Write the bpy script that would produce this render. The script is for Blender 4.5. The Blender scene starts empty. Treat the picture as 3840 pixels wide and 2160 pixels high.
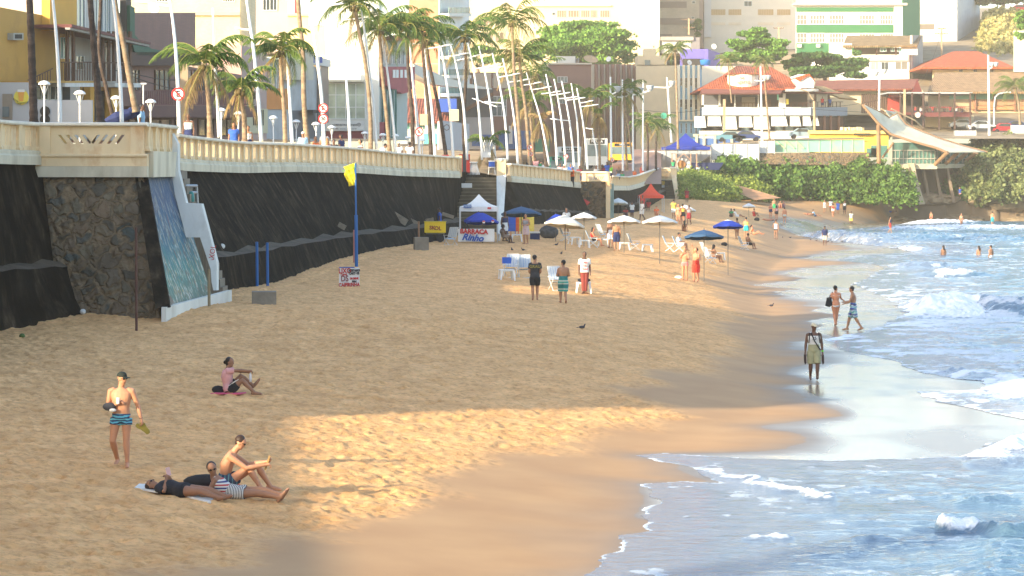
import bpy,math,random
import numpy as np
from mathutils import Vector,Matrix
random.seed(7)
V=Vector
sc=bpy.context.scene
COL=sc.collection
F,HZ,CZ,CX=9600.,651.,6.35,1920.
def W(x,y,D):return V(((x-CX)/F*D,D,CZ-(y-HZ)/F*D))
def gx(x,D):return(x-CX)/F*D
def gz(y,D):return CZ-(y-HZ)/F*D
MATS={}
def newmat(name):
 m=bpy.data.materials.new(name);m.use_nodes=True
 nt=m.node_tree;b=nt.nodes['Principled BSDF']
 return m,nt,b
def mat(name,col,rough=.75,var=.12,scale=3.,bump=0.,metal=0.,spec=.35,stain=None,stain_amt=.5,stretch=(1,1,1),trans=0.,bscale=None):
 """procedural paint / cloth / skin: base colour with noise variation, optional stains and bump"""
 if name in MATS:return MATS[name]
 m,nt,b=newmat(name);N=nt.nodes;L=nt.links
 c=tuple(col)+(1,)
 tc=N.new('ShaderNodeTexCoord');mp=N.new('ShaderNodeMapping');L.new(tc.outputs['Object'],mp.inputs[0])
 mp.inputs['Scale'].default_value=stretch
 nz=N.new('ShaderNodeTexNoise');nz.inputs['Scale'].default_value=scale;nz.inputs['Detail'].default_value=5
 L.new(mp.outputs[0],nz.inputs['Vector'])
 mix=N.new('ShaderNodeMix');mix.data_type='RGBA'
 lo=tuple(x*(1-var)for x in col)+(1,);hi=tuple(min(.95,x*(1+var))for x in col)+(1,)
 mr=N.new('ShaderNodeMapRange');mr.inputs[1].default_value=.3;mr.inputs[2].default_value=.7
 L.new(nz.outputs[0],mr.inputs[0]);L.new(mr.outputs[0],mix.inputs[0])
 mix.inputs[6].default_value=lo;mix.inputs[7].default_value=hi
 out=mix.outputs[2]
 if stain:
  n2=N.new('ShaderNodeTexNoise');n2.inputs['Scale'].default_value=scale*.6;n2.inputs['Detail'].default_value=8;n2.inputs['Roughness'].default_value=.65
  mp2=N.new('ShaderNodeMapping');mp2.inputs['Scale'].default_value=stretch;mp2.inputs['Location'].default_value=(5,3,9)
  L.new(tc.outputs['Object'],mp2.inputs[0]);L.new(mp2.outputs[0],n2.inputs['Vector'])
  m2=N.new('ShaderNodeMapRange');m2.inputs[1].default_value=.5;m2.inputs[2].default_value=.68;m2.inputs[4].default_value=stain_amt
  L.new(n2.outputs[0],m2.inputs[0])
  mx=N.new('ShaderNodeMix');mx.data_type='RGBA';L.new(m2.outputs[0],mx.inputs[0]);L.new(out,mx.inputs[6]);mx.inputs[7].default_value=tuple(stain)+(1,)
  out=mx.outputs[2]
 L.new(out,b.inputs['Base Color'])
 b.inputs['Roughness'].default_value=rough;b.inputs['Metallic'].default_value=metal
 b.inputs['Specular IOR Level'].default_value=spec
 if trans:b.inputs['Transmission Weight'].default_value=trans
 if bump:
  bp=N.new('ShaderNodeBump');bp.inputs['Strength'].default_value=bump;bp.inputs['Distance'].default_value=.02
  n3=N.new('ShaderNodeTexNoise');n3.inputs['Scale'].default_value=bscale or scale*5;n3.inputs['Detail'].default_value=4
  L.new(mp.outputs[0],n3.inputs['Vector']);L.new(n3.outputs[0],bp.inputs['Height']);L.new(bp.outputs[0],b.inputs['Normal'])
 MATS[name]=m
 return m
def stripes(name,cols,scale,axis=2,rough=.85,noise=0.):
 """cloth or cladding with coloured bands along one object axis"""
 if name in MATS:return MATS[name]
 m,nt,b=newmat(name);N=nt.nodes;L=nt.links
 tc=N.new('ShaderNodeTexCoord');sp=N.new('ShaderNodeSeparateXYZ');L.new(tc.outputs['Object'],sp.inputs[0])
 mu=N.new('ShaderNodeMath');mu.operation='MULTIPLY';L.new(sp.outputs[axis],mu.inputs[0]);mu.inputs[1].default_value=scale
 src=mu.outputs[0]
 if noise:
  nz=N.new('ShaderNodeTexNoise');nz.inputs['Scale'].default_value=6;L.new(tc.outputs['Object'],nz.inputs['Vector'])
  ad=N.new('ShaderNodeMath');ad.operation='MULTIPLY_ADD';L.new(nz.outputs[0],ad.inputs[0]);ad.inputs[1].default_value=noise;L.new(src,ad.inputs[2]);src=ad.outputs[0]
 fr=N.new('ShaderNodeMath');fr.operation='FRACT';L.new(src,fr.inputs[0])
 cr=N.new('ShaderNodeValToRGB');cr.color_ramp.interpolation='CONSTANT'
 el=cr.color_ramp.elements;n=len(cols)
 el[0].position=0;el[0].color=tuple(cols[0])+(1,);el[1].position=1/n;el[1].color=tuple(cols[1])+(1,)
 for i in range(2,n):
  e=el.new(i/n);e.color=tuple(cols[i])+(1,)
 L.new(fr.outputs[0],cr.inputs[0]);L.new(cr.outputs[0],b.inputs['Base Color'])
 b.inputs['Roughness'].default_value=rough
 MATS[name]=m;return m
def glass(name,col=(.05,.08,.09),rough=.08):
 if name in MATS:return MATS[name]
 m=mat(name,col,rough=rough,var=.35,scale=.7,spec=.6)
 return m
def s2l(r,g,b):
 f=lambda c:(c/255/12.92 if c<=10 else((c/255+.055)/1.055)**2.4)
 return(f(r),f(g),f(b))
class MB:
 def __init__(s):s.v=[];s.f=[];s.mi=[]
 def add(s,vs,fs,mi=0):
  k=len(s.v);s.v+=[tuple(p)for p in vs];s.f+=[tuple(i+k for i in f)for f in fs];s.mi+=[mi]*len(fs);return s
 def box(s,c,sz,rz=0.,mi=0,M=None):
  hx,hy,hz=sz[0]/2,sz[1]/2,sz[2]/2
  R=M if M is not None else Matrix.Rotation(rz,3,'Z')
  c=V(c)
  vs=[c+R@V((a*hx,b*hy,d*hz))for d in(-1,1)for b in(-1,1)for a in(-1,1)]
  return s.add(vs,[(0,2,3,1),(4,5,7,6),(0,1,5,4),(2,6,7,3),(0,4,6,2),(1,3,7,5)],mi)
 def bar(s,a,b,w=.05,h=None,mi=0,up=(0,0,1)):
  a,b=V(a),V(b);d=(b-a);l=d.length
  if l<1e-6:return s
  d.normalize();u=V(up)
  if abs(d.dot(u))>.98:u=V((1,0,0))
  x=d.cross(u).normalized();z=x.cross(d)
  M=Matrix((x,d,z)).transposed()
  return s.box((a+b)/2,(w,l,h or w),M=M,mi=mi)
 def tube(s,pts,rad,n=8,cap=True,mi=0,sq=None):
  pts=[V(p)for p in pts];m=len(pts)
  if not hasattr(rad,'__len__'):rad=[rad]*m
  vs=[];ref=None
  for i,p in enumerate(pts):
   t=(pts[min(i+1,m-1)]-pts[max(i-1,0)]).normalized()
   if ref is None:ref=V((1,0,0))if abs(t.x)<.8 else V((0,1,0))
   x=(ref-t*ref.dot(t)).normalized();ref=x;y=t.cross(x)
   for k in range(n):
    a=2*math.pi*k/n
    vs.append(p+x*math.cos(a)*rad[i]+y*math.sin(a)*rad[i])
  fs=[(i*n+k,i*n+(k+1)%n,(i+1)*n+(k+1)%n,(i+1)*n+k)for i in range(m-1)for k in range(n)]
  if cap:fs+=[tuple(range(n))[::-1],tuple((m-1)*n+k for k in range(n))]
  return s.add(vs,fs,mi)
 def cap_limb(s,pts,rad,n=10,mi=0):
  """limb with rounded ends"""
  pts=[V(p)for p in pts];rad=list(rad)if hasattr(rad,'__len__')else[rad]*len(pts)
  t0=(pts[0]-pts[1]).normalized();t1=(pts[-1]-pts[-2]).normalized()
  P=[];R=[]
  for a in(80,50,25):
   P.append(pts[0]+t0*rad[0]*math.sin(math.radians(a)));R.append(rad[0]*math.cos(math.radians(a)))
  P+=pts;R+=rad
  for a in(25,50,80):
   P.append(pts[-1]+t1*rad[-1]*math.sin(math.radians(a)));R.append(rad[-1]*math.cos(math.radians(a)))
  return s.tube(P,R,n,True,mi)
 def lathe(s,prof,c=(0,0,0),n=16,mi=0,sx=1.,sy=1.):
  c=V(c);vs=[]
  for r,z in prof:
   for k in range(n):
    a=2*math.pi*k/n;vs.append(c+V((math.cos(a)*r*sx,math.sin(a)*r*sy,z)))
  m=len(prof)
  fs=[(i*n+k,i*n+(k+1)%n,(i+1)*n+(k+1)%n,(i+1)*n+k)for i in range(m-1)for k in range(n)]
  fs+=[tuple(range(n))[::-1],tuple((m-1)*n+k for k in range(n))]
  return s.add(vs,fs,mi)
 def ell(s,c,r,M=None,n=14,m=9,mi=0,cut=None):
  c=V(c);M=M or Matrix.Identity(3);vs=[];fs=[]
  a0=-89 if cut is None else cut
  for i in range(m):
   a=math.radians(a0+(89-a0)*i/(m-1))
   for k in range(n):
    b=2*math.pi*k/n
    vs.append(c+M@V((r[0]*math.cos(a)*math.cos(b),r[1]*math.cos(a)*math.sin(b),r[2]*math.sin(a))))
  fs=[(i*n+k,i*n+(k+1)%n,(i+1)*n+(k+1)%n,(i+1)*n+k)for i in range(m-1)for k in range(n)]
  fs+=[tuple(range(n))[::-1],tuple((m-1)*n+k for k in range(n))]
  return s.add(vs,fs,mi)
 def quad(s,a,b,c,d,mi=0):return s.add([a,b,c,d],[(0,1,2,3)],mi)
 def prism(s,poly,off,mi=0):
  """polygon (list of 3D points) extruded by vector off"""
  off=V(off);n=len(poly);P=[V(p)for p in poly]
  vs=P+[p+off for p in P]
  fs=[tuple(range(n))[::-1],tuple(range(n,2*n))]+[(i,(i+1)%n,n+(i+1)%n,n+i)for i in range(n)]
  return s.add(vs,fs,mi)
 def loft(s,rings,mi=0,cap=True):
  n=len(rings[0]);vs=[p for r in rings for p in r];m=len(rings)
  fs=[(i*n+k,i*n+(k+1)%n,(i+1)*n+(k+1)%n,(i+1)*n+k)for i in range(m-1)for k in range(n)]
  if cap:fs+=[tuple(range(n))[::-1],tuple((m-1)*n+k for k in range(n))]
  return s.add(vs,fs,mi)
 def build(s,name,mats,parent=None,smooth=False,local=False,fixn=True):
  off=V((0,0,0))
  if parent is not None and not local:
   q=parent
   while q is not None:off+=q.location;q=q.parent
  vs=s.v if off.length==0 else[(p[0]-off.x,p[1]-off.y,p[2]-off.z)for p in s.v]
  me=bpy.data.meshes.new(name);me.from_pydata(vs,[],s.f)
  if not isinstance(mats,(list,tuple)):mats=[mats]
  for m in mats:me.materials.append(m)
  if len(mats)>1:me.polygons.foreach_set('material_index',s.mi)
  if smooth:me.polygons.foreach_set('use_smooth',[True]*len(me.polygons))
  me.update()
  o=bpy.data.objects.new(name,me);COL.objects.link(o);o.parent=parent
  return o
def thing(name,label,cat,loc=(0,0,0),group=None,rz=0.):
 o=bpy.data.objects.new(name,None);COL.objects.link(o);o.location=loc;o.rotation_euler=(0,0,rz)
 o.empty_display_size=.1
 return tag(o,label,cat,group)
def tag(o,label,cat,group=None,kind=None):
 if label:o['label']=label
 if cat:o['category']=cat
 if group:o['group']=group
 if kind:o['kind']=kind
 return o
def solo(mb,name,m,label,cat,group=None,smooth=False,base=None):
 """a thing that is one mesh; origin moved to its base"""
 if base is None:
  xs=[p[0]for p in mb.v];ys=[p[1]for p in mb.v];zs=[p[2]for p in mb.v]
  base=((min(xs)+max(xs))/2,(min(ys)+max(ys))/2,min(zs))
 b=V(base);mb.v=[(p[0]-b.x,p[1]-b.y,p[2]-b.z)for p in mb.v]
 o=mb.build(name,m,None,smooth);o.location=b
 return tag(o,label,cat,group)
def structure(mb,name,m,smooth=False):
 o=mb.build(name,m,None,smooth);o['kind']='structure';return o
def dup(root,loc,rz=None,label=None,group=None,scale=None):
 r=root.copy();COL.objects.link(r);r.location=loc
 if rz is not None:r.rotation_euler=(0,0,rz)
 if scale:r.scale=(scale,)*3
 if label:r['label']=label
 if group:r['group']=group
 for ch in list(root.children):
  c=ch.copy();COL.objects.link(c);c.parent=r
  for g in list(ch.children):
   d=g.copy();COL.objects.link(d);d.parent=c
 return r
def text(body,name,m,size,origin,right,up,parent=None,extrude=.004,align='CENTER',shear=0.,bold=0.,sx=1.):
 """raised lettering: text converted to a mesh, laid in the plane right/up at origin"""
 cu=bpy.data.curves.new(name,'FONT');cu.body=body;cu.size=size;cu.extrude=extrude;cu.align_x=align;cu.align_y='CENTER'
 cu.shear=shear;cu.offset=bold;cu.resolution_u=3
 to=bpy.data.objects.new(name,cu)
 me=bpy.data.meshes.new_from_object(to);bpy.data.objects.remove(to)
 r=V(right).normalized();u=V(up);u=(u-r*u.dot(r)).normalized();n=r.cross(u);o0=V(origin)
 off=V((0,0,0));q=parent
 while q is not None:off+=q.location;q=q.parent
 co=np.empty(len(me.vertices)*3);me.vertices.foreach_get('co',co);co=co.reshape(-1,3)
 co=np.outer(co[:,0]*sx,r)+np.outer(co[:,1],u)+np.outer(co[:,2],n)+np.array(o0-off)
 me.vertices.foreach_set('co',co.ravel());me.materials.clear();me.materials.append(m);me.update()
 o=bpy.data.objects.new(name,me);COL.objects.link(o);o.parent=parent
 return o
def _h(ix,iy,s):
 a=(ix.astype(np.int64)*374761393+iy.astype(np.int64)*668265263+s*974634777)&0xffffffff
 a=((a^(a>>13))*1274126177)&0xffffffff
 a=a^(a>>16)
 return(a&0xffff)/65535.
def vn(X,Y,sc_,s=0):
 x=X/sc_;y=Y/sc_;ix=np.floor(x);iy=np.floor(y);fx=x-ix;fy=y-iy
 fx=fx*fx*(3-2*fx);fy=fy*fy*(3-2*fy)
 a=_h(ix,iy,s);b=_h(ix+1,iy,s);c=_h(ix,iy+1,s);d=_h(ix+1,iy+1,s)
 return(a*(1-fx)+b*fx)*(1-fy)+(c*(1-fx)+d*fx)*fy
def dents(X,Y,cell,r,s,keep=.8):
 """field of footprint-like dents with a raised rim"""
 ix=np.floor(X/cell);iy=np.floor(Y/cell);out=np.zeros_like(X)
 for dx in(-1,0,1):
  for dy in(-1,0,1):
   jx=ix+dx;jy=iy+dy
   px=(jx+_h(jx,jy,s))*cell;py=(jy+_h(jx,jy,s+1))*cell
   ang=_h(jx,jy,s+2)*3.1416;k=(_h(jx,jy,s+3)<keep)*(.5+.5*_h(jx,jy,s+4))
   ex=(X-px)*np.cos(ang)+(Y-py)*np.sin(ang);ey=-(X-px)*np.sin(ang)+(Y-py)*np.cos(ang)
   q=(ex/(r*1.6))**2+(ey/r)**2
   out+=k*(-np.exp(-q*1.6)+.55*np.exp(-(np.sqrt(q)-1.35)**2*5))
 return out
def seg_dist(X,Y,poly,closed=False):
 """distance to a polyline, position along it (segment index + t), signed side of nearest segment"""
 best=np.full(X.shape,1e18);arc=np.zeros(X.shape);side=np.zeros(X.shape)
 n=len(poly)
 for i in range(n if closed else n-1):
  ax,ay=poly[i];bx,by=poly[(i+1)%n];dx=bx-ax;dy=by-ay;l2=dx*dx+dy*dy+1e-12
  t=np.clip(((X-ax)*dx+(Y-ay)*dy)/l2,0,1)
  qx=X-ax-t*dx;qy=Y-ay-t*dy;d2=qx*qx+qy*qy
  k=d2<best
  best=np.where(k,d2,best);arc=np.where(k,i+t,arc);side=np.where(k,dx*qy-dy*qx,side)
 return np.sqrt(best),arc,np.sign(side)
def inside(X,Y,poly):
 c=np.zeros(X.shape,bool);n=len(poly)
 for i in range(n):
  ax,ay=poly[i];bx,by=poly[(i+1)%n]
  if ay==by:continue
  k=((ay>Y)!=(by>Y))&(X<(bx-ax)*(Y-ay)/(by-ay)+ax)
  c^=k
 return c
def sdf(X,Y,poly):
 d,_,_=seg_dist(X,Y,poly,True)
 return np.where(inside(X,Y,poly),-d,d)
def flat(pts):
 return[((x-CX)/F*(F*CZ/(y-HZ)),F*CZ/(y-HZ))for x,y in pts]
def ramp01(x,a,b):return np.clip((x-a)/(b-a),0,1)
def sstep(x,a,b):
 t=ramp01(x,a,b);return t*t*(3-2*t)
SHORE=[(-6,5),(-3,20)]+flat([(2130,2160),(2330,1900),(2390,1710),(2800,1590),(2930,1470),(2940,1300),(2900,1170),(2830,1080),(2920,990),(3000,930),(2980,880),(3150,850),(3330,832),(3500,817),(3700,808),(3900,806)])+[(110,395),(220,400)]
BACK=[(-30,5),(-27,33),(-21,62),(-15.7,78.5),(-13.2,81),(-10.8,81),(-10.3,90),(-8.8,104),(-7.6,120),(-6.2,134),(-3.2,153),(-1.5,165),(1.5,190),(6.3,212),(9.5,240),(13.5,275),(19,306),(25,335),(48,341),(75,343),(140,348),(240,350)]
ZBY=[5,33,62,78,83,90,104,120,134,153,170,205,235,265,306,335,350,420,480]
ZBV=[1.2,1.4,1.5,1.6,2.0,1.95,1.9,2.25,2.4,2.35,2.5,2.7,2.7,2.55,3.3,3.0,2.8,2.8,2.8]
SHORE=[(p[0],p[1])for p in SHORE]
def topo(X,Y):
 X=np.asarray(X,float);Y=np.asarray(Y,float)
 ds,a1,s1=seg_dist(X,Y,SHORE);db,a2,s2=seg_dist(X,Y,BACK)
 zb=np.interp(Y,ZBY,ZBV)
 sea=s1<0;land=s2>0
 t=np.where(sea,1.,db/(db+ds+1e-6));t=np.where(land,0.,t)
 z=zb*(1-t**2.1);z=z-.1*(1-np.exp(-np.maximum(z,0)/.1))*(1-.5*sstep(z,.5,1.5))
 z=np.where(sea,-.001*np.minimum(ds,30),z)
 z=np.where(land,zb+np.minimum(.02*db,.5),z)
 return z
def zs(X,Y):return float(topo(np.array([X]),np.array([Y]))[0])
_D=30*np.exp(np.linspace(0,math.log(460/30),1200))
_GC={}
def G(x,y):
 """the point of the beach seen at photograph pixel x, y"""
 X=(x-CX)/F*_D;z=topo(X,_D);r=CZ-(y-HZ)/F*_D
 k=np.nonzero(r<=z)[0]
 if not len(k):return V((X[-1],_D[-1],z[-1]))
 i=max(k[0],1);a=r[i-1]-z[i-1];b=z[i]-r[i];t=a/(a+b+1e-9)
 D=_D[i-1]+(_D[i]-_D[i-1])*t
 return V(((x-CX)/F*D,D,zs((x-CX)/F*D,D)))
FILM=flat([(1900,2700),(2060,2300),(2190,2160),(2300,2060),(2335,2005),(2420,1990),(2385,1940),(2450,1880),(2405,1815),(2700,1812),(2560,1750),(2402,1708),(2700,1700),(2980,1684),(3010,1640),(2900,1600),(3175,1558),(3060,1500),(2921,1455),(3060,1440),(2960,1405),(3080,1345),(2959,1284),(3100,1262),(3040,1215),(3130,1190),(2980,1130),(2894,1101),(2960,1085),(2820,1064),(3010,1050),(2900,1020),(3195,985),(2986,968),(3060,952),(3180,931),(3126,910),(3010,885),(2917,869),(2960,857),(3164,844),(3330,832),(3500,815),(3700,806),(3900,804),(4400,806),(5200,806)])
FILM_P=FILM+[(300,400),(300,5),(-1,5)]
WLOW=flat([(1860,2900),(2100,2330),(2190,2165),(2345,2010),(2440,1992),(2395,1940),(2460,1880),(2415,1817),(2560,1803),(2700,1812),(2560,1750),(2402,1708),(2489,1697),(2756,1714),(2994,1727),(3231,1727),(3409,1716),(3605,1708),(3700,1668),(3840,1640),(4300,1600),(5200,1560)])+[(60,62),(60,5),(-1,5)]
WUP=flat([(5200,1800),(4300,1640),(3840,1573),(3498,1502),(3445,1469),(3700,1462),(3664,1430),(3457,1401),(3360,1356),(3170,1318),(3089,1272),(3250,1240),(3400,1180),(3330,1120),(3200,1066),(3330,1000),(3130,975),(3195,960),(3420,945),(3330,928),(3130,905),(2990,884),(3010,872),(3150,860),(3300,848),(3420,836),(3500,820),(3700,812),(4400,812),(5200,812)])+[(300,370),(300,60)]
def persp_grid(u0,u1,nu,y0,y1,ratio):
 n=int(math.log(y1/y0)/ratio);Yr=y0*np.exp(np.arange(n+1)*ratio);U=np.linspace(u0,u1,nu)
 X=np.outer(Yr,U);Y=np.repeat(Yr[:,None],nu,1)
 return X,Y
def grid_mesh(name,X,Y,Z,m,keep=None,attrs=None):
 n,k=X.shape
 co=np.stack([X.ravel(),Y.ravel(),Z.ravel()],1)
 I=np.arange(n*k).reshape(n,k)
 q=np.stack([I[:-1,:-1],I[:-1,1:],I[1:,1:],I[1:,:-1]],-1).reshape(-1,4)
 if keep is not None:
  kv=keep.ravel();q=q[kv[q].all(1)]
  used=np.zeros(n*k,bool);used[q.ravel()]=True
  mp=np.cumsum(used)-1;co=co[used];q=mp[q]
 else:used=np.ones(n*k,bool)
 me=bpy.data.meshes.new(name);me.vertices.add(len(co));me.vertices.foreach_set('co',co.ravel())
 me.loops.add(q.size);me.loops.foreach_set('vertex_index',q.ravel().astype(np.int32))
 me.polygons.add(len(q));me.polygons.foreach_set('loop_start',(np.arange(len(q))*4).astype(np.int32))
 me.polygons.foreach_set('use_smooth',np.ones(len(q),bool))
 me.update(calc_edges=True)
 for an,av in(attrs or{}).items():
  a=me.attributes.new(an,'FLOAT','POINT');a.data.foreach_set('value',av.ravel()[used].astype(np.float32))
 me.materials.append(m)
 o=bpy.data.objects.new(name,me);COL.objects.link(o);return o
DAMP=flat([(300,2600),(700,2240),(1050,2110),(1500,1975),(1700,1908),(1590,1860),(1800,1800),(1930,1740),(2300,1640),(2560,1590),(2350,1530),(2520,1450),(2610,1430),(2700,1390),(2790,1320),(2700,1260),(2760,1200),(2700,1130),(2640,1090),(2700,1050),(2760,1010),(2700,980),(2850,950),(2780,900),(2870,870),(2830,840),(3000,825),(3300,812),(3500,800),(3900,796)])
def make_beach():
 X,Y=persp_grid(-.30,.26,620,31,455,.0016)
 z=topo(X,Y)
 film,_,_=seg_dist(X,Y,FILM);fin=inside(X,Y,FILM_P)
 fs=np.where(fin,film,-film)
 fs=fs+((vn(X,Y,1.6,55)-.5)*.9+(vn(X,Y,.6,56)-.5)*.3)*np.sqrt(Y/80)*(np.abs(fs)<4)
 fin=fs>0;film=np.abs(fs)
 wob=(vn(X,Y,2.2,11)-.5)*1.2+(vn(X,Y,.7,12)-.5)*.5
 dd,_,sd=seg_dist(X,Y,DAMP);dm=-dd*sd
 dm=dm+wob*1.2
 dry=1-sstep(dm,-.6,.9)
 amp=dry*(.65+.5*vn(X,Y,5,3))
 h=.048*dents(X,Y,.52,.125,20)+.034*dents(X,Y,.33,.08,40)+.035*(vn(X,Y,1.3,1)-.5)+.06*(vn(X,Y,.42,2)-.5)+.045*(vn(X,Y,.17,5)-.5)+.06*(vn(X,Y,4.5,4)-.5)
 fade=1/(1+(Y/150)**2)
 z=z+h*amp*(.35+.65*fade)*1.15
 sw=np.minimum(sdf(X,Y,WLOW),sdf(X,Y,WUP));z=z-np.clip(-sw-.25,0,25)*.04
 z=z+(1-dry)*(1-sstep(fs,-2,0))*.012*(vn(X,Y*.5,1.6,8)-.5)
 wet=np.where(fin,1.,np.clip(1-(-fs)/(1.4+1.2*vn(X,Y,3,33)),0,1)**1.5*.75)
 mirror=sstep(fs,-.02,.08+2.2*vn(X,Y,7,57)**2*(Y/80))
 sh=vn(X,Y*.35,3.,50)
 mirror=mirror*(.62+.38*sstep(vn(X,Y,2.6,58)*.6+vn(X,Y*.7,.9,59)*.4,.25,.6))
 return grid_mesh('beach_sand',X,Y,z,sand_mat(),None,{'dry':dry,'wet':wet,'mirror':mirror})
def sand_mat():
 m,nt,b=newmat('beach sand');N=nt.nodes;L=nt.links
 def attr(n):
  a=N.new('ShaderNodeAttribute');a.attribute_name=n;return a.outputs['Fac']
 g=N.new('ShaderNodeNewGeometry')
 def noise(s,d=5,r=.5):
  n=N.new('ShaderNodeTexNoise');n.inputs['Scale'].default_value=s;n.inputs['Detail'].default_value=d;n.inputs['Roughness'].default_value=r
  L.new(g.outputs['Position'],n.inputs['Vector']);return n.outputs[0]
 def mix(f,a,c):
  x=N.new('ShaderNodeMix');x.data_type='RGBA'
  for s,v in((0,f),(6,a),(7,c)):
   if hasattr(v,'links')or hasattr(v,'is_linked'):L.new(v,x.inputs[s])
   elif isinstance(v,(int,float)):x.inputs[s].default_value=v
   else:x.inputs[s].default_value=tuple(v)+(1,)
  return x.outputs[2]
 def rng(v,a,b_,c=0,d=1):
  r=N.new('ShaderNodeMapRange');L.new(v,r.inputs[0]);r.inputs[1].default_value=a;r.inputs[2].default_value=b_;r.inputs[3].default_value=c;r.inputs[4].default_value=d;return r.outputs[0]
 dryc=mix(rng(noise(1.1,8,.65),.35,.68),(.65,.345,.135),(.90,.52,.225))
 dryc=mix(rng(noise(5.5,6,.75),.46,.70,0,.8),dryc,(.40,.19,.06))
 damp=mix(rng(noise(.5,6),.35,.7),(.44,.25,.12),(.51,.30,.145))
 c=mix(attr('dry'),damp,dryc)
 wet=mix(rng(noise(.8,3),.3,.7),(.20,.145,.10),(.26,.19,.13))
 c=mix(attr('wet'),c,wet)
 L.new(c,b.inputs['Base Color'])
 r1=N.new('ShaderNodeMath');r1.operation='MULTIPLY_ADD';L.new(attr('wet'),r1.inputs[0]);r1.inputs[1].default_value=-.42;r1.inputs[2].default_value=.88
 mx=N.new('ShaderNodeMix');L.new(attr('mirror'),mx.inputs[0]);L.new(r1.outputs[0],mx.inputs[2]);mx.inputs[3].default_value=.19
 L.new(mx.outputs[0],b.inputs['Roughness'])
 m3=N.new('ShaderNodeMix');L.new(attr('mirror'),m3.inputs[0]);m3.inputs[2].default_value=.3;m3.inputs[3].default_value=1.
 L.new(m3.outputs[0],b.inputs['Specular IOR Level'])
 bp=N.new('ShaderNodeBump');bp.inputs['Distance'].default_value=.07
 nz=noise(7,6,.75);L.new(nz,bp.inputs['Height'])
 s1=N.new('ShaderNodeMath');s1.operation='MULTIPLY';L.new(attr('dry'),s1.inputs[0]);s1.inputs[1].default_value=.7
 s2=N.new('ShaderNodeMath');s2.operation='ADD';L.new(s1.outputs[0],s2.inputs[0]);s2.inputs[1].default_value=.006
 L.new(s2.outputs[0],bp.inputs['Strength']);L.new(bp.outputs[0],b.inputs['Normal'])
 return m
WAVES=[([(3290,1192),(3420,1172),(3560,1160),(3690,1158),(3840,1168),(4050,1190)],.56,4.5,1.6,8.0,.80,'break',.6),([(3520,1722),(3620,1708),(3700,1690),(3780,1668),(3850,1655),(4100,1640)],.34,1.0,.5,.9,1.0,'break',.8),([(2520,1736),(2680,1768),(2815,1803),(2940,1842),(3070,1866),(3200,1884)],.08,.45,.14,.20,.62,'line',1.),([(3520,1996),(3640,2000),(3700,2004),(3800,2020),(3950,2010)],.19,.7,.35,.5,.95,'break',.5),([(3380,1385),(3500,1415),(3640,1446),(3760,1462),(3900,1480),(4200,1500)],.26,2.2,.9,2.6,.62,'line',1.),([(2985,893),(3080,890),(3180,905),(3300,925)],.55,7,4,1,.3,'green',1.),([(3180,925),(3260,928),(3380,938),(3480,946)],.30,4,2,6,.9,'line',1.),([(3330,872),(3450,866),(3600,862),(3760,866),(4000,868),(4400,870)],.50,7,4,6,.62,'line',1.),([(3430,836),(3560,840),(3640,842)],.45,8,5,9,.9,'line',1.),([(3500,1036),(3560,1034),(3620,1038)],.40,2.2,1.2,2,1.,'line',1.),([(3360,1006),(3440,1000),(3520,1004)],.30,2.5,2,1,.25,'green',1.),([(3400,910),(3560,900),(3700,905),(3860,915),(4100,920)],.55,7,5,1,.2,'green',1.),([(3100,1700+130),(3260,1842),(3330,1850)],.05,.5,.4,.3,.3,'green',1.),([(3700,1760),(3800,1748),(3900,1740)],.14,.8,.6,.3,.3,'green',1.),([(3620,1900),(3720,1890),(3860,1880)],.12,.8,.5,.3,.2,'green',1.),([(2750,2030),(2900,2024),(3000,2034)],.05,.4,.3,.3,.6,'line',1.),([(3150,2040),(3260,2026),(3360,2034)],.07,.4,.4,.3,.1,'green',1.),([(3840,2030),(3760,2090),(3720,2170),(3700,2260)],.12,.8,.6,.1,0.,'green',1.),]
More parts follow.
